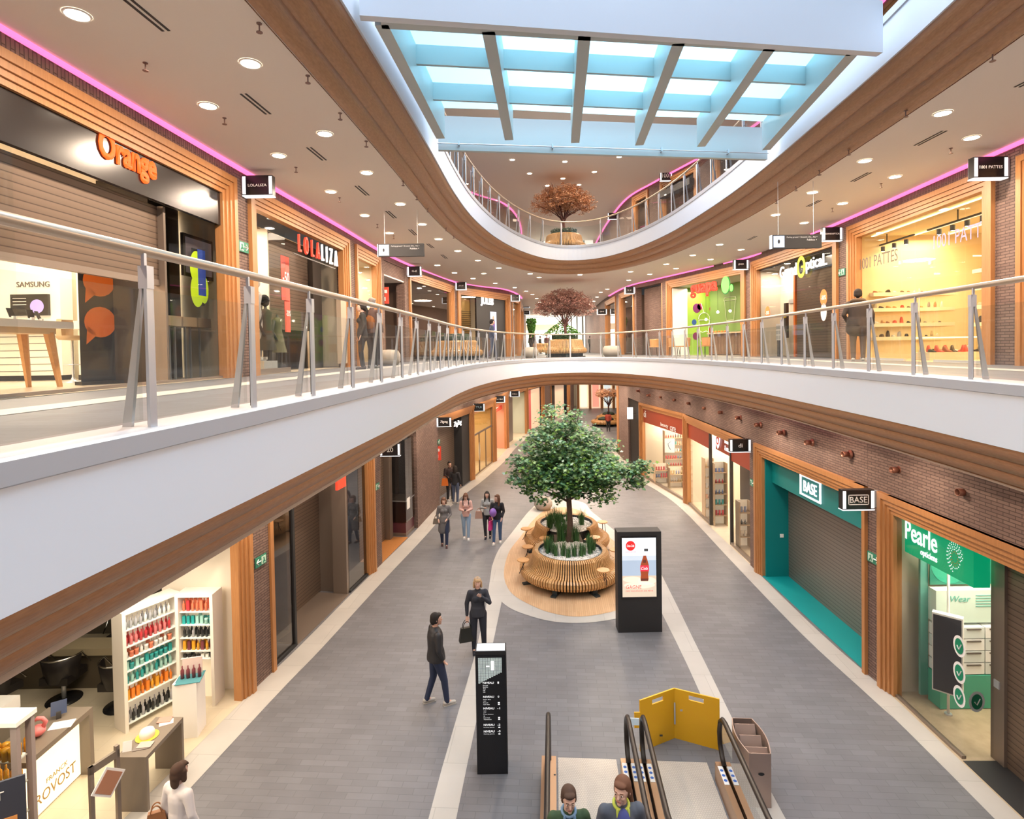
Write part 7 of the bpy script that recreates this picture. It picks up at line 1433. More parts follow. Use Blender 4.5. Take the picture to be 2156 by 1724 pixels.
# ================================================================== escalators rising towards the viewer
AX = V((.0725, 1, 0)).normalized(); NX = V((AX.y, -AX.x, 0))
E0 = V((.475, 8.77, 0)); RUB = mat('handrail_rubber', (.018, .014, .013), .35); BRZ = mat('escalator_bronze', (.42, .27, .17), .32, .7); PLATE = brick_mat('comb_plate', (.52, .46, .40), (.54, .48, .42), (.40, .36, .31), .035, .035, .35, 'Object', .004, .07, .3)
ANG = radians(30); Yk = -1.85
def epath(dz=0.0, ext=2.6):
    return [(0, dz), (Yk, dz), (Yk - .35, dz + .08), (Yk - .35 - ext, dz + .08 + ext * math.tan(ANG))]
def side_xf(off): return Matrix((NX, AX, V((0, 0, 1)))).transposed().to_4x4(), off
ME = Matrix((NX, AX, V((0, 0, 1)))).transposed().to_4x4(); ME.translation = E0
for lane, (xl, xr, lab) in enumerate(((0.0, 1.225, 'left escalator lane with black handrails and bronze skirts, carrying two women'), (1.465, 2.665, 'right escalator lane with black handrails, closed by the yellow barrier'))):
    t = thing('escalator', lab, 'escalator', E0); t.matrix_world = ME
    for side, x in ((-1, xl), (1, xr)):
        # newel: handrail curls down and back
        P = [(x, -.05, .30), (x, .06, .36), (x, .17, .5), (x, .2, .68), (x, .15, .86), (x, .03, .97), (x, -.12, 1.0)] + [(x, y, 1.0 + z) for y, z in epath()[1:]]
        hr = MB(); hr.tube(P, .038, 10); obj('handrail', hr, RUB, t, True)
        gl = MB(); G = [(y, z) for _, y, z in P]
        for i in range(1, len(P) - 1): zb = .3 if P[i][1] > Yk else .3 + (Yk - P[i][1]) * .5
        bot = [(.05, .3), (Yk, .3), (Yk - .35, .38), (Yk - 2.95, .38 + 2.6 * math.tan(ANG))]
        gl.face([(x, p_[1], p_[2]) for p_ in P[1:]] + [(x, y, z) for y, z in bot[::-1]]); obj('glass_panel', gl, GLASS, t)
        sk = MB()
        for (ya, za), (yb, zb_) in zip(bot[:-1], bot[1:]):
            for xa_, xb_ in ((x - .112, x - .022), (x + .022, x + .112)): sk.hexa([(xa_, yb, zb_ - .3), (xb_, yb, zb_ - .3), (xa_, ya, za - .3), (xb_, ya, za - .3), (xa_, yb, zb_), (xb_, yb, zb_), (xa_, ya, za), (xb_, ya, za)])
        sk.box(x - .112, .0, 0, x + .112, .06, .27); obj('skirt', sk, BRZ, t)
        if not (lane == 0 and side == -1):
            for dx_ in (-.067, .067):
                st = obj('safety_sticker', MB().box(x + dx_ - .035, -.42, .300, x + dx_ + .035, -.05, .304), WPR, t); mb = MB()
                for k in range(3): mb.lathe([(0, .306), (.026, .306)], (x + dx_, -.14 - .1 * k, 0), n=12)
                obj('pictogram', mb, mat('safety_blue', (.02, .12, .5), .5), st)
        else: obj('speaker_hole', MB().lathe([(0, .303), (.018, .303)], (x + .09, -.35, 0), n=12), BLACKM, t)
    pm = MB(); pm.box(xl + .14, Yk, .0, xr - .14, .42, .012); obj('comb_plate', pm, PLATE, t)
    st = MB(); n_ = 8
    for k in range(n_): y1 = Yk - .35 * k; st.box(xl + .15, y1 - .4, -.2 + k * .2, xr - .15, y1, .01 + k * .2)
    obj('steps', st, mat('step_metal', (.2, .2, .2), .4, .5), t)
    if lane == 1: sg = obj('warning_text', MB().box(xl + .55, -.9, .0125, xl + .68, -.87, .0135), REDP, t)
obj('glass_plate', MB().box(1.27, .215, .72, 1.43, .23, .83), emit_mat('plate_white', (.7, .8, .85), .35), t)
# yellow barrier
t = thing('folding_barrier', 'yellow folding barrier with hand slots closing the right escalator lane', 'barrier', (2.68, 9.62, 0)); YB_ = mat('barrier_yellow', (.72, .40, .012), .5)
for s in (-1, 1):
    e = V((s * .66, -.32, 0)); ln_ = e.length; a = atan2(e.y, e.x)
    def pp(u, z, th): d = e / ln_; n_ = V((-d.y, d.x, 0)); q_ = d * u + n_ * th; return (q_.x, q_.y, z)
    mb = MB()
    for (u0, u1, z0_, z1_) in ((0, ln_, 0, .72), (0, ln_ * .33, .72, .80), (ln_ * .66, ln_, .72, .80), (0, ln_, .80, .86)):
        dz = lambda u: 0
        mb.hexa([pp(u0, z0_, -.012), pp(u1, z0_, -.012), pp(u0, z0_, .012), pp(u1, z0_, .012), pp(u0, z1_, -.012), pp(u1, z1_, -.012), pp(u0, z1_, .012), pp(u1, z1_, .012)])
    o = obj('panel', mb, YB_, t)
obj('hinge', MB().box(-.012, -.03, .25, .012, -.005, .62), STEEL, t); obj('side_tab', MB().box(-.76, -.36, .42, -.66, -.34, .68), YB_, t)
for (x, y, z) in ((.08, -.06, .5), (-.3, -.17, .15)): obj('stain', MB().box(x, y - .012, z, x + .05, y - .008, z + .03), STEEL if x > 0 else DARKM, t)
# bin
Bp = low(1578, 1700); t = thing('recycling_bin', 'bronze metal recycling bin with three open compartments right of the escalators', 'bin', (Bp.x, Bp.y, 0), -.0725); BM = mat('bin_metal', (.44, .33, .28), .38, .6); W_, D_, H_ = .31, .80, .80
mb = MB(); mb.box(0, 0, 0, W_, .012, H_); mb.box(0, D_ - .012, 0, W_, D_, H_); 
for s in (0, 1):
    rows = []
    for i in range(9): y = D_ * i / 8; bul = .07 * sin(pi * i / 8); x = (-bul if s == 0 else W_ + bul); rows.append([(x, y, 0), (x, y, H_)])
    mb.grid(rows if s else rows[::-1]); mb.grid([[(x_ + (.015 if s == 0 else -.015), y_, z_) for (x_, y_, z_) in r_] for r_ in (rows[::-1] if s else rows)])
    mb.grid([[ (r_[1][0], r_[1][1], H_), (r_[1][0] + (.015 if s == 0 else -.015), r_[1][1], H_)] for r_ in (rows if s == 0 else rows[::-1])])
obj('housing', mb, BM, t)
for k in range(3):
    y0 = .04 + k * .26; obj('chute', MB().hexa([(.0, y0, H_ - .25), (W_, y0, H_ - .25), (.0, y0 + .01, H_ - .25), (W_, y0 + .01, H_ - .25), (.0, y0 + .12, H_ - .02), (W_, y0 + .12, H_ - .02), (.0, y0 + .13, H_ - .02), (W_, y0 + .13, H_ - .02)]), BM, t)
    obj('liner', MB().box(.0, y0 - .02, H_ - .34, W_, y0 + .22, H_ - .3), mat('liner_%d' % k, [(.02, .06, .12), (.16, .14, .02), (.03, .04, .06)][k], .4), t)
obj('handle_slot', MB().lathe([(0, 0), (.04, 0)], n=16).xf(Matrix.Translation((.17, -.003, .5)) @ Matrix.Diagonal((1.1, 1, .6, 1)) @ Matrix.Rotation(pi / 2, 4, 'X')), BLACKM, t); obj('plinth', MB().box(.02, .02, 0, W_ - .02, D_ - .02, .03), DARKM, t)
# ================================================================== people
def rcone(mb, p0, p1, r0, r1, fy0=1.0, fy1=None, n=14):
    """rounded cone between two joints; fy flattens the section front to back"""
    p0, p1 = V(p0), V(p1); fy1 = fy0 if fy1 is None else fy1; d = p1 - p0; L_ = d.length; t = d / L_ if L_ > 1e-6 else V((0, 0, 1))
    s = t.cross(V((0, 1, 0))); s = s.normalized() if s.length > .05 else V((1, 0, 0)); f = s.cross(t).normalized()
    rows = []; K = 4
    for i in range(K): a = -pi / 2 + (pi / 2) * i / K; rows.append((p0 + t * (r0 * sin(a)), r0 * max(cos(a), .02), fy0))
    for i in range(5): q_ = i / 4; rows.append((p0 + d * q_, r0 + (r1 - r0) * q_, fy0 + (fy1 - fy0) * q_))
    for i in range(1, K + 1): a = (pi / 2) * i / K; rows.append((p1 + t * (r1 * sin(a)), r1 * max(cos(a), .02), fy1))
    R = [[c + s * (r * cos(2 * pi * k / n)) + f * (r * q_ * sin(2 * pi * k / n)) for k in range(n)] for c, r, q_ in rows]
    base = len(mb.v); mb.v += [tuple(p) for r in R for p in r]; m = len(R)
    for i in range(m - 1):
        for k in range(n): mb.f.append((base + i * n + k, base + i * n + (k + 1) % n, base + (i + 1) * n + (k + 1) % n, base + (i + 1) * n + k)); mb.uv.append(None); mb.mi.append(0)
    mb.f.append(tuple(base + k for k in reversed(range(n)))); mb.uv.append(None); mb.mi.append(0); mb.f.append(tuple(base + (m - 1) * n + k for k in range(n))); mb.uv.append(None); mb.mi.append(0)
def ell(mb, c, rx, ry, rz, n=16, m=10, M=None):
    i0 = len(mb.v); mb.lathe([(sin(pi * i / m) if 0 < i < m else 0.0, -cos(pi * i / m)) for i in range(m + 1)], (0, 0, 0), n)
    T = Matrix.Translation(c) @ (M or Matrix()) @ Matrix.Diagonal((rx, ry, rz, 1)); mb.xf(T, i0)
def fuse(name, mb, m, parent, vox, M, smooth_it=4):
    me = bpy.data.meshes.new(name); me.from_pydata(mb.v, [], mb.f); o = bpy.data.objects.new(name, me); COL.objects.link(o)
    bm = bmesh.new(); bm.from_mesh(me); bmesh.ops.recalc_face_normals(bm, faces=bm.faces); bm.to_mesh(me); bm.free()
    r = o.modifiers.new('r', 'REMESH'); r.mode = 'VOXEL'; r.voxel_size = vox; s = o.modifiers.new('s', 'SMOOTH'); s.iterations = smooth_it; s.factor = .5
    dg = bpy.context.evaluated_depsgraph_get(); new = bpy.data.meshes.new_from_object(o.evaluated_get(dg)); bpy.data.objects.remove(o); bpy.data.meshes.remove(me)
    new.name = name; new.materials.clear(); new.materials.append(m); new.polygons.foreach_set('use_smooth', [True] * len(new.polygons))
    o = bpy.data.objects.new(name, new); COL.objects.link(o); o.parent = parent; o.matrix_local = M; return o
def hand(mb, w, e, k, side, curl=.5, fing=True):
    """palm and five separate fingers, from wrist w pointing away from elbow e"""
    w, e = V(w), V(e); d = (w - e).normalized(); s = d.cross(V((0, 1, 0))); s = s.normalized() if s.length > .1 else V((1, 0, 0)); nrm = s.cross(d).normalized()
    pc_ = w + d * .045 * k; rcone(mb, w + d * .01 * k, w + d * .075 * k, .026 * k, .036 * k, .5)
    if not fing: rcone(mb, w + d * .075 * k, w + d * .15 * k, .034 * k, .024 * k, .5); return
    for i, (o_, l_) in enumerate(((-.030, .068), (-.010, .078), (.010, .073), (.029, .056))):
        b0 = w + d * .088 * k + s * o_ * k; b1 = b0 + (d * cos(curl * .6) - nrm * sin(curl * .6)) * l_ * .5 * k; b2 = b1 + (d * cos(curl * 1.6) - nrm * sin(curl * 1.6)) * l_ * .5 * k
        rcone(mb, b0 - d * .02 * k, b1, .0088 * k, .0082 * k, n=8); rcone(mb, b1, b2, .0082 * k, .0072 * k, n=8)
    t0 = w + d * .03 * k - s * side * .026 * k; t1 = t0 + (d * .7 - s * side * .7 - nrm * .3).normalized() * .035 * k; rcone(mb, t0, t1, .011 * k, .010 * k, n=8); rcone(mb, t1, t1 + (d - nrm * .3).normalized() * .03 * k, .010 * k, .008 * k, n=8)
SKIN = mat('skin', (.58, .34, .25), .5); SKIN2 = mat('skin_light', (.66, .42, .33), .5); LIP = mat('lips', (.45, .13, .11), .5); EYEW = mat('eye_white', (.75, .73, .7), .3); IRIS = mat('iris', (.03, .02, .015), .2)
HAIRC = {'brown': (.06, .03, .018), 'dark': (.015, .010, .008), 'blonde': (.42, .27, .14), 'grey': (.22, .19, .17), 'auburn': (.12, .05, .025)}
def cl(name, c, r=.8): return mat('cloth_' + name, c, r)
def person(lab, pos, heading, h=1.72, legs=((-.10, 0), (.10, 0)), arms=None, head_turn=0.0, tilt=0.0, skin=None, top=('black', (.02, .02, .025)), pants=('navy', (.02, .025, .05)), shoes=('shoe', (.05, .04, .04)), hair=('short', 'brown'),
           coat_len=0.0, vox=.013, sleeve=True, female=False, collar=None, fing=False, fat=1.0, upper_only=False, scarf=None, glasses=False, panel=None, hood=None, group=None):
    """heading 0: faces the viewer side (-y); figure built facing -y, its left hand at +x"""
    t = thing('person', lab, 'person', pos, heading, group); k = h / 1.72; I = Matrix(); skin = skin or SKIN2
    sh_w = .172 if female else .19; hipw = .10; body = MB(); S3 = lambda p: (p[0] * k, p[1] * k, p[2] * k)
    arms = arms or (((-.25, .03, 1.13), (-.24, -.06, .89)), ((.25, .03, 1.13), (.24, -.06, .89)))
    hips = [(-hipw, 0, .90), (hipw, 0, .90)]; kn = []; an = []
    for i, (sx, sy) in enumerate(legs): x = sx; an.append((x, sy, .08 + (.06 if sy > .18 else 0))); kn.append(((hips[i][0] + x) / 2, sy * .45 - .045, .48))
    Hc = V((0, -.02, 1.60)); R_ = Matrix.Translation(Hc) @ Matrix.Rotation(head_turn, 4, 'Z') @ Matrix.Rotation(tilt, 4, 'X')
    # head with jaw, nose, brow, ears
    hb = MB(); ell(hb, (0, .01, .02), .076, .094, .098); ell(hb, (0, -.035, -.045), .055, .055, .062); ell(hb, (0, -.05, .01), .058, .045, .06); rcone(hb, (0, -.088, .015), (0, -.104, -.018), .009, .014, n=8); ell(hb, (0, -.075, -.088), .022, .02, .018); ell(hb, (0, -.083, -.05), .024, .012, .008); ell(hb, (0, -.084, .03), .05, .014, .008)
    for s in (-1, 1): ell(hb, (s * .077, .01, 0), .012, .02, .03); ell(hb, (s * .035, -.066, -.02), .022, .022, .02)
    hb.xf(R_); hb.xf(Matrix.Scale(k, 4))
    rcone(body, S3((0, .02, 1.40)), S3((Hc.x, Hc.y + .02, 1.52)), .058 * k, .052 * k)
    rcone(body, S3((0, .01, 1.0)), S3((0, .01, 1.30)), .115 * k * fat, .13 * k * fat, .7); rcone(body, S3((-sh_w * .75, .01, 1.37)), S3((sh_w * .75, .01, 1.37)), .055 * k, .055 * k); rcone(body, S3((-.06, 0, .93)), S3((.06, 0, .93)), .11 * k * fat, .11 * k * fat, .85)
    for i in (0, 1):
        s = -1 if i == 0 else 1; e, w_ = arms[i]; rcone(body, S3((s * sh_w, .01, 1.39)), S3(e), .043 * k, .034 * k); rcone(body, S3(e), S3(w_), .034 * k, .023 * k); hand(body, S3(w_), S3(e), k, s, fing=fing)
        if not upper_only: rcone(body, S3(hips[i]), S3(kn[i]), .075 * k, .05 * k); rcone(body, S3(kn[i]), S3(an[i]), .05 * k, .034 * k); rcone(body, S3(an[i]), S3((an[i][0], an[i][1] - .12, an[i][2] - .045)), .033 * k, .024 * k)
    b0 = len(body.v); body.v += hb.v; body.f += [tuple(i + b0 for i in f) for f in hb.f]; body.uv += [None] * len(hb.f); body.mi += [0] * len(hb.f)
    fuse('body', body, skin, t, vox * (.55 if fing else .8), I, 3)
    for s in (-1, 1):
        em = MB(); ell(em, (s * .03, -.083, .012), .013, .010, .008, 10, 6); em.xf(R_); em.xf(Matrix.Scale(k, 4)); ey = obj('eye', em, EYEW, t, True); im = MB(); ell(im, (s * .03, -.0905, .012), .006, .004, .0065, 8, 6); im.xf(R_); im.xf(Matrix.Scale(k, 4)); obj('iris', im, IRIS, ey, True)
        bmn = MB(); rcone(bmn, (s * .015, -.092, .034), (s * .045, -.084, .036), .004, .0035, n=6); bmn.xf(R_); bmn.xf(Matrix.Scale(k, 4)); obj('eyebrow', bmn, mat('hair_' + hair[1], HAIRC[hair[1]], .8), t)
    lm_ = MB(); rcone(lm_, (-.018, -.092, -.052), (.018, -.092, -.052), .006, .006, .8, n=6); lm_.xf(R_); lm_.xf(Matrix.Scale(k, 4)); obj('lips', lm_, LIP, t, True)
    # hair
    hm = MB(); hs, hc = hair; ell(hm, (0, .028, .045), .088, .094, .092)
    ell(hm, (0, .065, -.01), .078, .06, .085)
    for s in (-1, 1): ell(hm, (s * .068, .025, .0), .022, .05, .06)
    if hs != 'bald': ell(hm, (0, -.05, .088), .065, .045, .028)
    if hs in ('bob', 'long', 'fringe', 'curly'):
        for s in (-1, 1): rcone(hm, (s * .075, .0, .03), (s * .082, .0, -.085), .03, .026, 1.3)
        rcone(hm, (0, .07, .0), (0, .075, -.10), .08, .07, .6)
    if hs in ('fringe', 'bob'): rcone(hm, (-.04, -.085, .07), (.04, -.085, .07), .02, .02, .8)
    if hs in ('long', 'curly'):
        for s in (-1, 1): rcone(hm, (s * .08, .01, -.06), (s * .085, .0 if hs == 'long' else -.02, -.25), .032, .03, 1.1)
        rcone(hm, (0, .08, -.05), (0, .08, -.28), .085, .06, .5)
    if hs == 'pony': rcone(hm, (0, .11, .04), (.02, .15, -.10), .035, .04, 1); rcone(hm, (.02, .15, -.10), (.06, .13, -.24), .04, .02, .8)
    hm.xf(R_); hm.xf(Matrix.Scale(k, 4)); fuse('hair', hm, mat('hair_' + hc, HAIRC[hc], .75), t, vox * .8, I, 3)
    if glasses:
        gm = MB()
        for s in (-1, 1): gm.tube([(s * .032 + .024 * cos(a), -.03 - .0, .128 + .014 * sin(a)) for a in [2 * pi * i / 12 for i in range(12)]], .004, 5, closed=True)
        gm.xf(R_); gm.xf(Matrix.Scale(k, 4)); obj('glasses', gm, STEEL, t)
    # clothes
    c = MB(); ft = .022; F = fat
    rcone(c, S3((0, .01, 1.02)), S3((0, .01, 1.28)), (.135 if female else .15) * k * F, (.15 if female else .16) * k * F, .72); rcone(c, S3((-sh_w * .72, .01, 1.36)), S3((sh_w * .72, .01, 1.36)), .078 * k, .078 * k, .95); rcone(c, S3((0, .0, .97)), S3((0, .01, 1.07)), .15 * k * F, .142 * k * F, .78); c.lathe([(0, .86 * k), (.168 * k * F, .86 * k), (.165 * k * F, .93 * k), (.145 * k * F, 1.06 * k), (0, 1.06 * k)], n=20, sy=.80); rcone(c, S3((0, .015, 1.38)), S3((0, .01, 1.45)), .075 * k, .062 * k)
    if female:
        for s in (-1, 1): ell(c, S3((s * .06, -.085 * F, 1.265)), .07 * k, .05 * k, .065 * k)
    if coat_len:
        rcone(c, S3((-.05, .01, .95)), S3((-.07, .01, .95 - coat_len)), .14 * k * F, .15 * k * F, .85); rcone(c, S3((.05, .01, .95)), S3((.07, .01, .95 - coat_len)), .14 * k * F, .15 * k * F, .85)
    for i in (0, 1):
        s = -1 if i == 0 else 1; e, w_ = arms[i]; rcone(c, S3((s * sh_w, .01, 1.38)), S3(e), .068 * k, .052 * k)
        if sleeve: rcone(c, S3(e), S3(V(e) * .06 + V(w_) * .94), .052 * k, .038 * k)
    tp = fuse('jacket' if top[0] != 'shirt' else 'shirt', c, cl(top[0] + str(round(top[1][0], 3)), top[1], .55 if 'leather' in top[0] else .85), t, vox, I)
    if collar:
        cm = MB(); cm.tube([(.075 * k * cos(a), .015 * k + .07 * k * sin(a), (1.445 + .02 * sin(a)) * k) for a in [2 * pi * i / 16 for i in range(16)]], .017 * k, 8, closed=True)
        for s in (-1, 1): rcone(cm, (s * .055 * k, -.06 * k, 1.43 * k), (s * .05 * k, -.125 * k, 1.10 * k), .016 * k, .012 * k, .6)
        obj('collar', cm, cl('collar%.2f%.2f' % (collar[0], collar[1]), collar), t, True)
    if panel: pm_ = MB(); ell(pm_, S3(panel[1]), panel[2][0] * k, panel[2][1] * k, panel[2][2] * k); obj('front_panel', pm_, cl('panel%.2f' % panel[0][0], panel[0]), t, True)
    if hood: hm_ = MB(); hm_.tube([(.13 * k * cos(a), .05 * k + .09 * k * sin(a), (1.43 + .03 * sin(a)) * k) for a in [2 * pi * i / 16 for i in range(16)]], .045 * k, 8, closed=True); obj('fur_hood', hm_, cl('fur', hood, .95), t, True)
    if not upper_only:
        c = MB(); rcone(c, S3((-.04, 0, .92)), S3((.04, 0, .92)), .115 * k * F, .115 * k * F, .85)
        for i in (0, 1): rcone(c, S3(hips[i]), S3(kn[i]), .098 * k * (F ** .5), .068 * k); rcone(c, S3(kn[i]), S3(an[i]), .068 * k, .05 * k)
        fuse('trousers', c, cl(pants[0] + str(round(pants[1][2], 3)), pants[1]), t, vox, I)
        for i in (0, 1):
            c = MB(); x, y, z = an[i]; rcone(c, (x * k, (y + .035) * k, (z - .025) * k), (x * k, (y - .14) * k, (z - .045) * k), .042 * k, .034 * k, .95); c.box((x - .038) * k, (y - .17) * k, (z - .08) * k, (x + .038) * k, (y + .07) * k, (z - .06) * k); obj('shoe', c, cl(shoes[0] + str(round(shoes[1][0], 2)), shoes[1], .6), t, True)
    return t
def handbag(lab, p, rz, w, h, d, c, strap=.22, grp=None):
    t = thing('handbag', lab, 'bag', p, rz, grp); m = cl('bag%.2f%.2f' % (c[0], c[1]), c, .5); mb = MB(); mb.hexa([(-w / 2, -d / 2, -h), (w / 2, -d / 2, -h), (-w / 2, d / 2, -h), (w / 2, d / 2, -h), (-w * .38, -d * .3, 0), (w * .38, -d * .3, 0), (-w * .38, d * .3, 0), (w * .38, d * .3, 0)]); obj('bag_body', mb, m, t)
    for s in (-1, 1): mb = MB(); mb.tube([(w * .25 * cos(a), s * d * .3, -.01 + strap * sin(a)) for a in [pi * i / 10 for i in range(11)]], .008, 6); obj('bag_handle', mb, m, t)
    return t
G0 = lambda px, py, z=0.0: at(px, py, z=z)
NAVY = ('jeans', (.02, .03, .07)); BLK = ('black', (.018, .018, .022)); BLUJ = ('jeans', (.06, .12, .25)); LBL = ('jeans', (.28, .38, .50))
p = G0(920, 1482); person('man in dark leather jacket and navy jeans standing beside the pavement stripe, looking right', p, 2.0, 1.74, legs=((-.12, -.16), (.12, .16)), arms=(((-.27, .03, 1.14), (-.21, -.07, .93)), ((.27, .03, 1.14), (.20, -.06, .93))), top=('leather', (.022, .021, .024)), pants=NAVY, shoes=('grey', (.45, .42, .38)), hair=('short', 'dark'), fing=True, fat=1.28, skin=SKIN, head_turn=-.15)
p = G0(1008, 1374); person('woman with short blonde hair, dark jumper and black jeans, hand raised to her chin', p, .12, 1.68, legs=((-.10, .04), (.13, -.03)), arms=(((-.25, .03, 1.14), (-.25, -.02, .88)), ((.26, -.06, 1.16), (.06, -.19, 1.36))), top=('jumper', (.03, .033, .045)), pants=('black', (.015, .018, .03)), shoes=('black', (.03, .03, .03)), hair=('bob', 'blonde'), female=True, fing=True, fat=1.1, glasses=True)
q0 = Matrix.Rotation(.12, 4, 'Z') @ V((-.26, -.03, 0)); handbag('black patent tote bag held in the right hand of the woman in the dark jumper', p + q0 + V((0, 0, .60)), .3, .34, .30, .13, (.012, .013, .010), .16)
p = G0(936, 1149); person('woman in long grey coat with brown bag walking ahead of the girls', p, .1, 1.66, legs=((-.08, .1), (.08, -.14)), arms=(((-.24, .03, 1.12), (-.2, -.12, 1.0)), ((.24, .03, 1.12), (.12, -.18, 1.02))), top=('coat', (.16, .155, .16)), pants=NAVY, shoes=('boot', (.10, .05, .05)), hair=('fringe', 'auburn'), coat_len=.38, female=True, vox=.016)
handbag('small taupe shoulder bag on the hip of the woman in the grey coat', p + V((-.24, -.10, .98)), .2, .26, .18, .1, (.16, .13, .10), .12)
p = G0(982, 1134); person('girl in pale pink jumper and light blue jeans looking at her phone', p, .05, 1.62, legs=((-.08, .08), (.08, -.12)), arms=(((-.22, -.02, 1.13), (-.07, -.22, 1.12)), ((.22, -.02, 1.13), (.07, -.22, 1.12))), top=('pinkknit', (.68, .42, .36)), pants=LBL, shoes=('white', (.75, .72, .68)), hair=('fringe', 'auburn'), female=True, vox=.016, tilt=.35)
o = obj('phone', MB().box(-.035, -.07, 0, .035, .07, .01), BLACK); o.location = p + V((0, -.29, 1.10)); tag(o, 'dark mobile phone held by the girl in the pale pink jumper', 'phone')
for s in (-1, 1):
    mb = MB(); mb.tube([(s * .085, -.10, 1.18), (s * .10, -.11, 1.32), (s * .11, -.02, 1.42), (s * .1, .1, 1.3)], .016, 6); 
    if s == -1: bp_ = thing('backpack', 'black backpack worn by the girl in the pale pink jumper', 'backpack', p, .05); obj('pack', MB().box(-.13, .14, 1.0, .13, .26, 1.38), BLACKM, bp_)
    obj('strap', mb, BLACKM, bp_)
p = G0(1027, 1132); person('girl with long dark hair, grey jacket and black trousers beside the balloon', p, -.05, 1.66, legs=((-.07, -.06), (.09, .08)), arms=(((-.24, -.02, 1.13), (-.1, -.18, 1.16)), ((.23, .03, 1.13), (.2, -.1, .95))), top=('greyjacket', (.34, .34, .33)), pants=BLK, shoes=('black', (.03, .03, .03)), hair=('curly', 'dark'), female=True, vox=.016)
handbag('tan bag on the arm of the girl in the grey jacket', p + V((-.30, -.06, .98)), 0, .28, .26, .1, (.40, .24, .18), .1)
p6 = G0(1048, 1143); person('girl in black jacket and blue jeans holding the purple balloon', p6, -.1, 1.68, legs=((-.12, -.14), (.08, .10)), arms=(((-.24, -.02, 1.14), (-.18, -.14, 1.0)), ((.23, .03, 1.13), (.18, -.12, .95))), top=('blackjacket', (.02, .02, .025)), pants=BLUJ, shoes=('white', (.75, .73, .7)), hair=('long', 'auburn'), female=True, vox=.016, head_turn=-.7)
bc_ = at(1038, 1079, Y=p6.y - .22); o = MB(); ell(o, (0, 0, 0), .125, .125, .15, 20, 14); o.lathe([(0, -.17), (.02, -.165), (.006, -.15)], n=8); o = obj('balloon', o, mat('balloon_purple', (.27, .13, .50), .25), None, True); o.location = bc_; tag(o, 'purple balloon held between the two girls', 'balloon')
mb = MB(); hx = p6 + Matrix.Rotation(-.1, 4, 'Z') @ V((-.18, -.17, .98)); mb.tube([bc_ + V((0, 0, -.16)), hx], .006, 5); o = obj('balloon_string', mb, WPR); tag(o, 'short string from the purple balloon down to the hand of the girl', 'string')
handbag('bright pink carrier bag hanging between the two girls', hx + V((-.03, -.0, -.16)), 1.2, .26, .30, .1, (.60, .03, .22), .14)
p = G0(948, 1054); person('young man in black and red top with orange bag by the shutter', p, .35, 1.76, arms=(((-.24, -.03, 1.13), (-.12, -.2, 1.08)), ((.24, -.03, 1.13), (.12, -.2, 1.08))), top=('blackred', (.035, .02, .02)), pants=BLK, shoes=('white', (.7, .7, .7)), hair=('short', 'dark'), vox=.018, skin=SKIN)
handbag('orange carrier bag held by the young man at the shutter', p + V((-.2, -.2, 1.05)), 0, .3, .32, .1, (.75, .18, .02), .1)
p = G0(959, 1060); person('woman with long dark hair seen from behind, black jacket and jeans, talking at the shutter', p, pi - .3, 1.66, top=BLK, pants=('jeans', (.07, .09, .15)), shoes=('grey', (.4, .38, .36)), hair=('long', 'dark'), female=True, vox=.018)
p = G0(1281, 908); person('person in red top walking away far down the lower corridor', p, 2.9, 1.62, top=('redtop', (.32, .05, .03)), pants=BLK, hair=('bob', 'dark'), vox=.03)
M0 = lambda px, py: at(px, py, z=Z0)
px_ = lambda px, Y: V(((px - 1078) / 1200 * Y, Y, Z0))
person('woman with tied dark hair in black clothes behind the left balustrade', px_(764, 14.4), -1.2, 1.68, legs=((-.08, .02), (.08, -.02)), top=('blackcoat', (.03, .03, .028)), pants=BLK, hair=('pony', 'dark'), female=True, vox=.016, coat_len=.1)
person('grey haired man in dark jacket with rust coloured back behind the left balustrade', px_(786, 14.9), 2.7, 1.84, top=('brownj', (.10, .06, .05)), pants=('grey', (.05, .05, .055)), shoes=('grey', (.2, .2, .2)), hair=('short', 'grey'), vox=.016, fat=1.15, panel=((.26, .10, .03), (0, .085, 1.12), (.15, .09, .22)))
person('person in dark blue jacket with backpack walking past the menswear shop', px_(1037, 24.4), 1.8, 1.74, top=('bluej', (.05, .07, .12)), pants=('jeans', (.05, .07, .13)), hair=('short', 'dark'), vox=.02, legs=((-.1, .2), (.1, -.2)))
person('person in dark brown parka with fur hood facing the shoe shop', px_(1807, 14.0), 2.6, 1.78, arms=(((-.29, .03, 1.12), (-.30, -.02, .88)), ((.29, .03, 1.12), (.22, -.12, .95))), top=('parka', (.045, .032, .026)), pants=('brown', (.12, .085, .065)), shoes=('grey', (.4, .42, .42)), hair=('short', 'dark'), vox=.016, fat=1.3, coat_len=.16, hood=(.12, .08, .05))
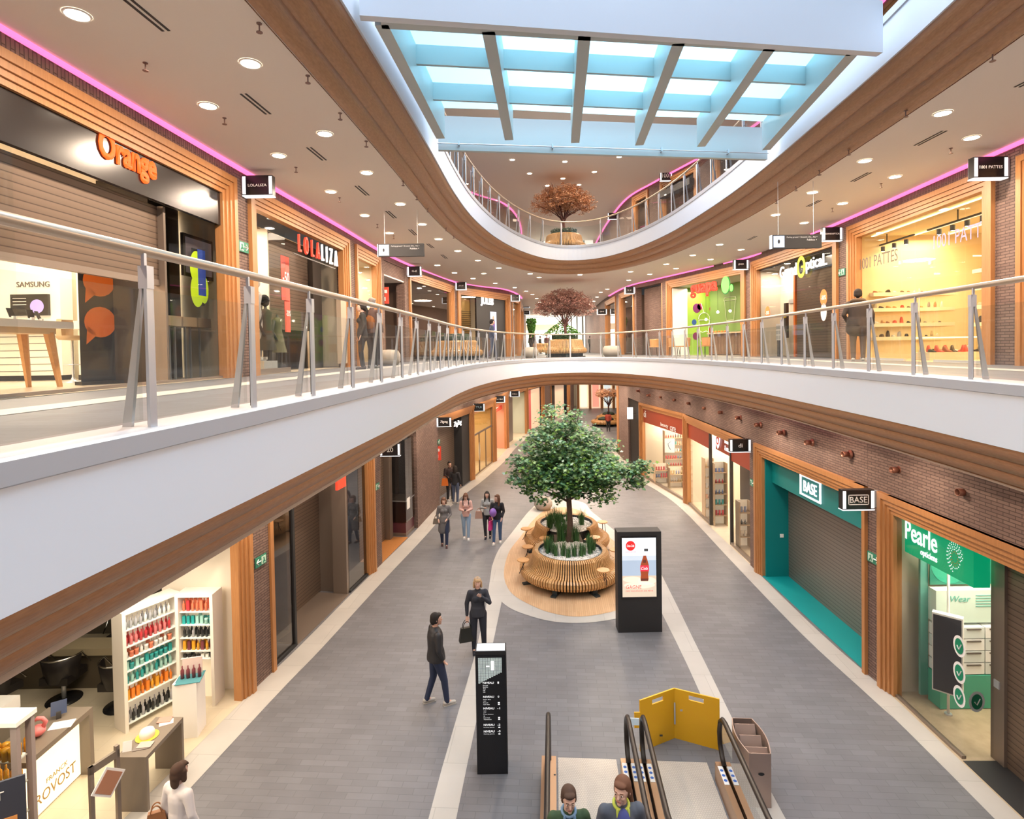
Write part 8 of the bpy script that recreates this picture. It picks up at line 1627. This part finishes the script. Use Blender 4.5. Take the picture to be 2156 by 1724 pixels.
for i, (px, Y, h_, c, lab) in enumerate(((1243, 55, 1.6, (.05, .045, .04), 'left one of the two distant figures in dark clothes against the bright windows'), (1260, 54, 1.72, (.06, .09, .10), 'right one of the two distant figures in dark clothes against the bright windows'), (1118, 46, 1.6, (.03, .03, .03), 'distant figure in dark clothes right under the green leafy column'), (1126, 49, 1.78, (.04, .03, .03), 'taller distant figure in dark clothes right of the green column'), (1138, 51, 1.6, (.05, .05, .05), 'distant dark figure nearest the planter bench on its left'), (1152, 44, 1.55, (.10, .03, .03), 'distant figure in dark red close to the planter bench'))):
    person(lab, px_(px, Y), rnd.uniform(0, 6), h_, top=('far%d' % i, c), pants=('far', (.03, .03, .035)), hair=('short', 'dark'), vox=.03)
p = V((-4.22, 6.95, 0)); person('woman in white blouse with brown bob hair walking by the taupe table', p, 2.75, 1.63, arms=(((-.25, .02, 1.14), (-.24, -.08, .92)), ((.25, .02, 1.14), (.24, -.05, .91))), top=('white', (.74, .70, .70)), pants=BLK, hair=('bob', 'brown'), female=True, fing=True, vox=.012)
handbag('tan leather bag on the arm of the woman in the white blouse', p + V((-.30, .02, 1.02)), .4, .24, .2, .1, (.30, .13, .05), .1)
# two women riding up on the left escalator
def on_step(y): return -1
ks = 2; 
for (px, Y, headtop, head, lab, kw) in ((1197, 5.75, 1657, .25, 'short haired woman in green jacket on the escalator, eyes lowered', dict(top=('greenj', (.035, .07, .03)), hair=('short', 'brown'), collar=(.16, .28, .45), tilt=.12, fat=1.0)),
                                      (1308, 5.5, 1637, -.55, 'woman with tied brown hair, grey jacket with lime lining, looking sideways on the escalator', dict(top=('greyblue', (.085, .10, .13)), hair=('pony', 'auburn'), collar=(.55, .65, .10), head_turn=-.6, fat=1.14, arms=(((-.24, .03, 1.13), (-.2, -.14, 1.0)), ((.23, .03, 1.13), (.12, -.16, 1.0))), panel=((.06, .08, .28), (0, -.075, 1.22), (.085, .083, .24))))):
    zt = at(px, headtop, Y=Y).z; q_ = at(px, headtop, Y=Y); k_ = int(round(((E0.y + Yk) - Y) / .35 + .2)); hgt = 1.66; zs = .012 + .2 * int(((E0.y + Yk) - Y) / .35); hgt = zt - zs
    person(lab, V((q_.x, Y, zs)), .05, hgt, legs=((-.1, 0), (.1, 0)), pants=NAVY, female=True, fing=True, vox=.011, skin=SKIN2, **kw)
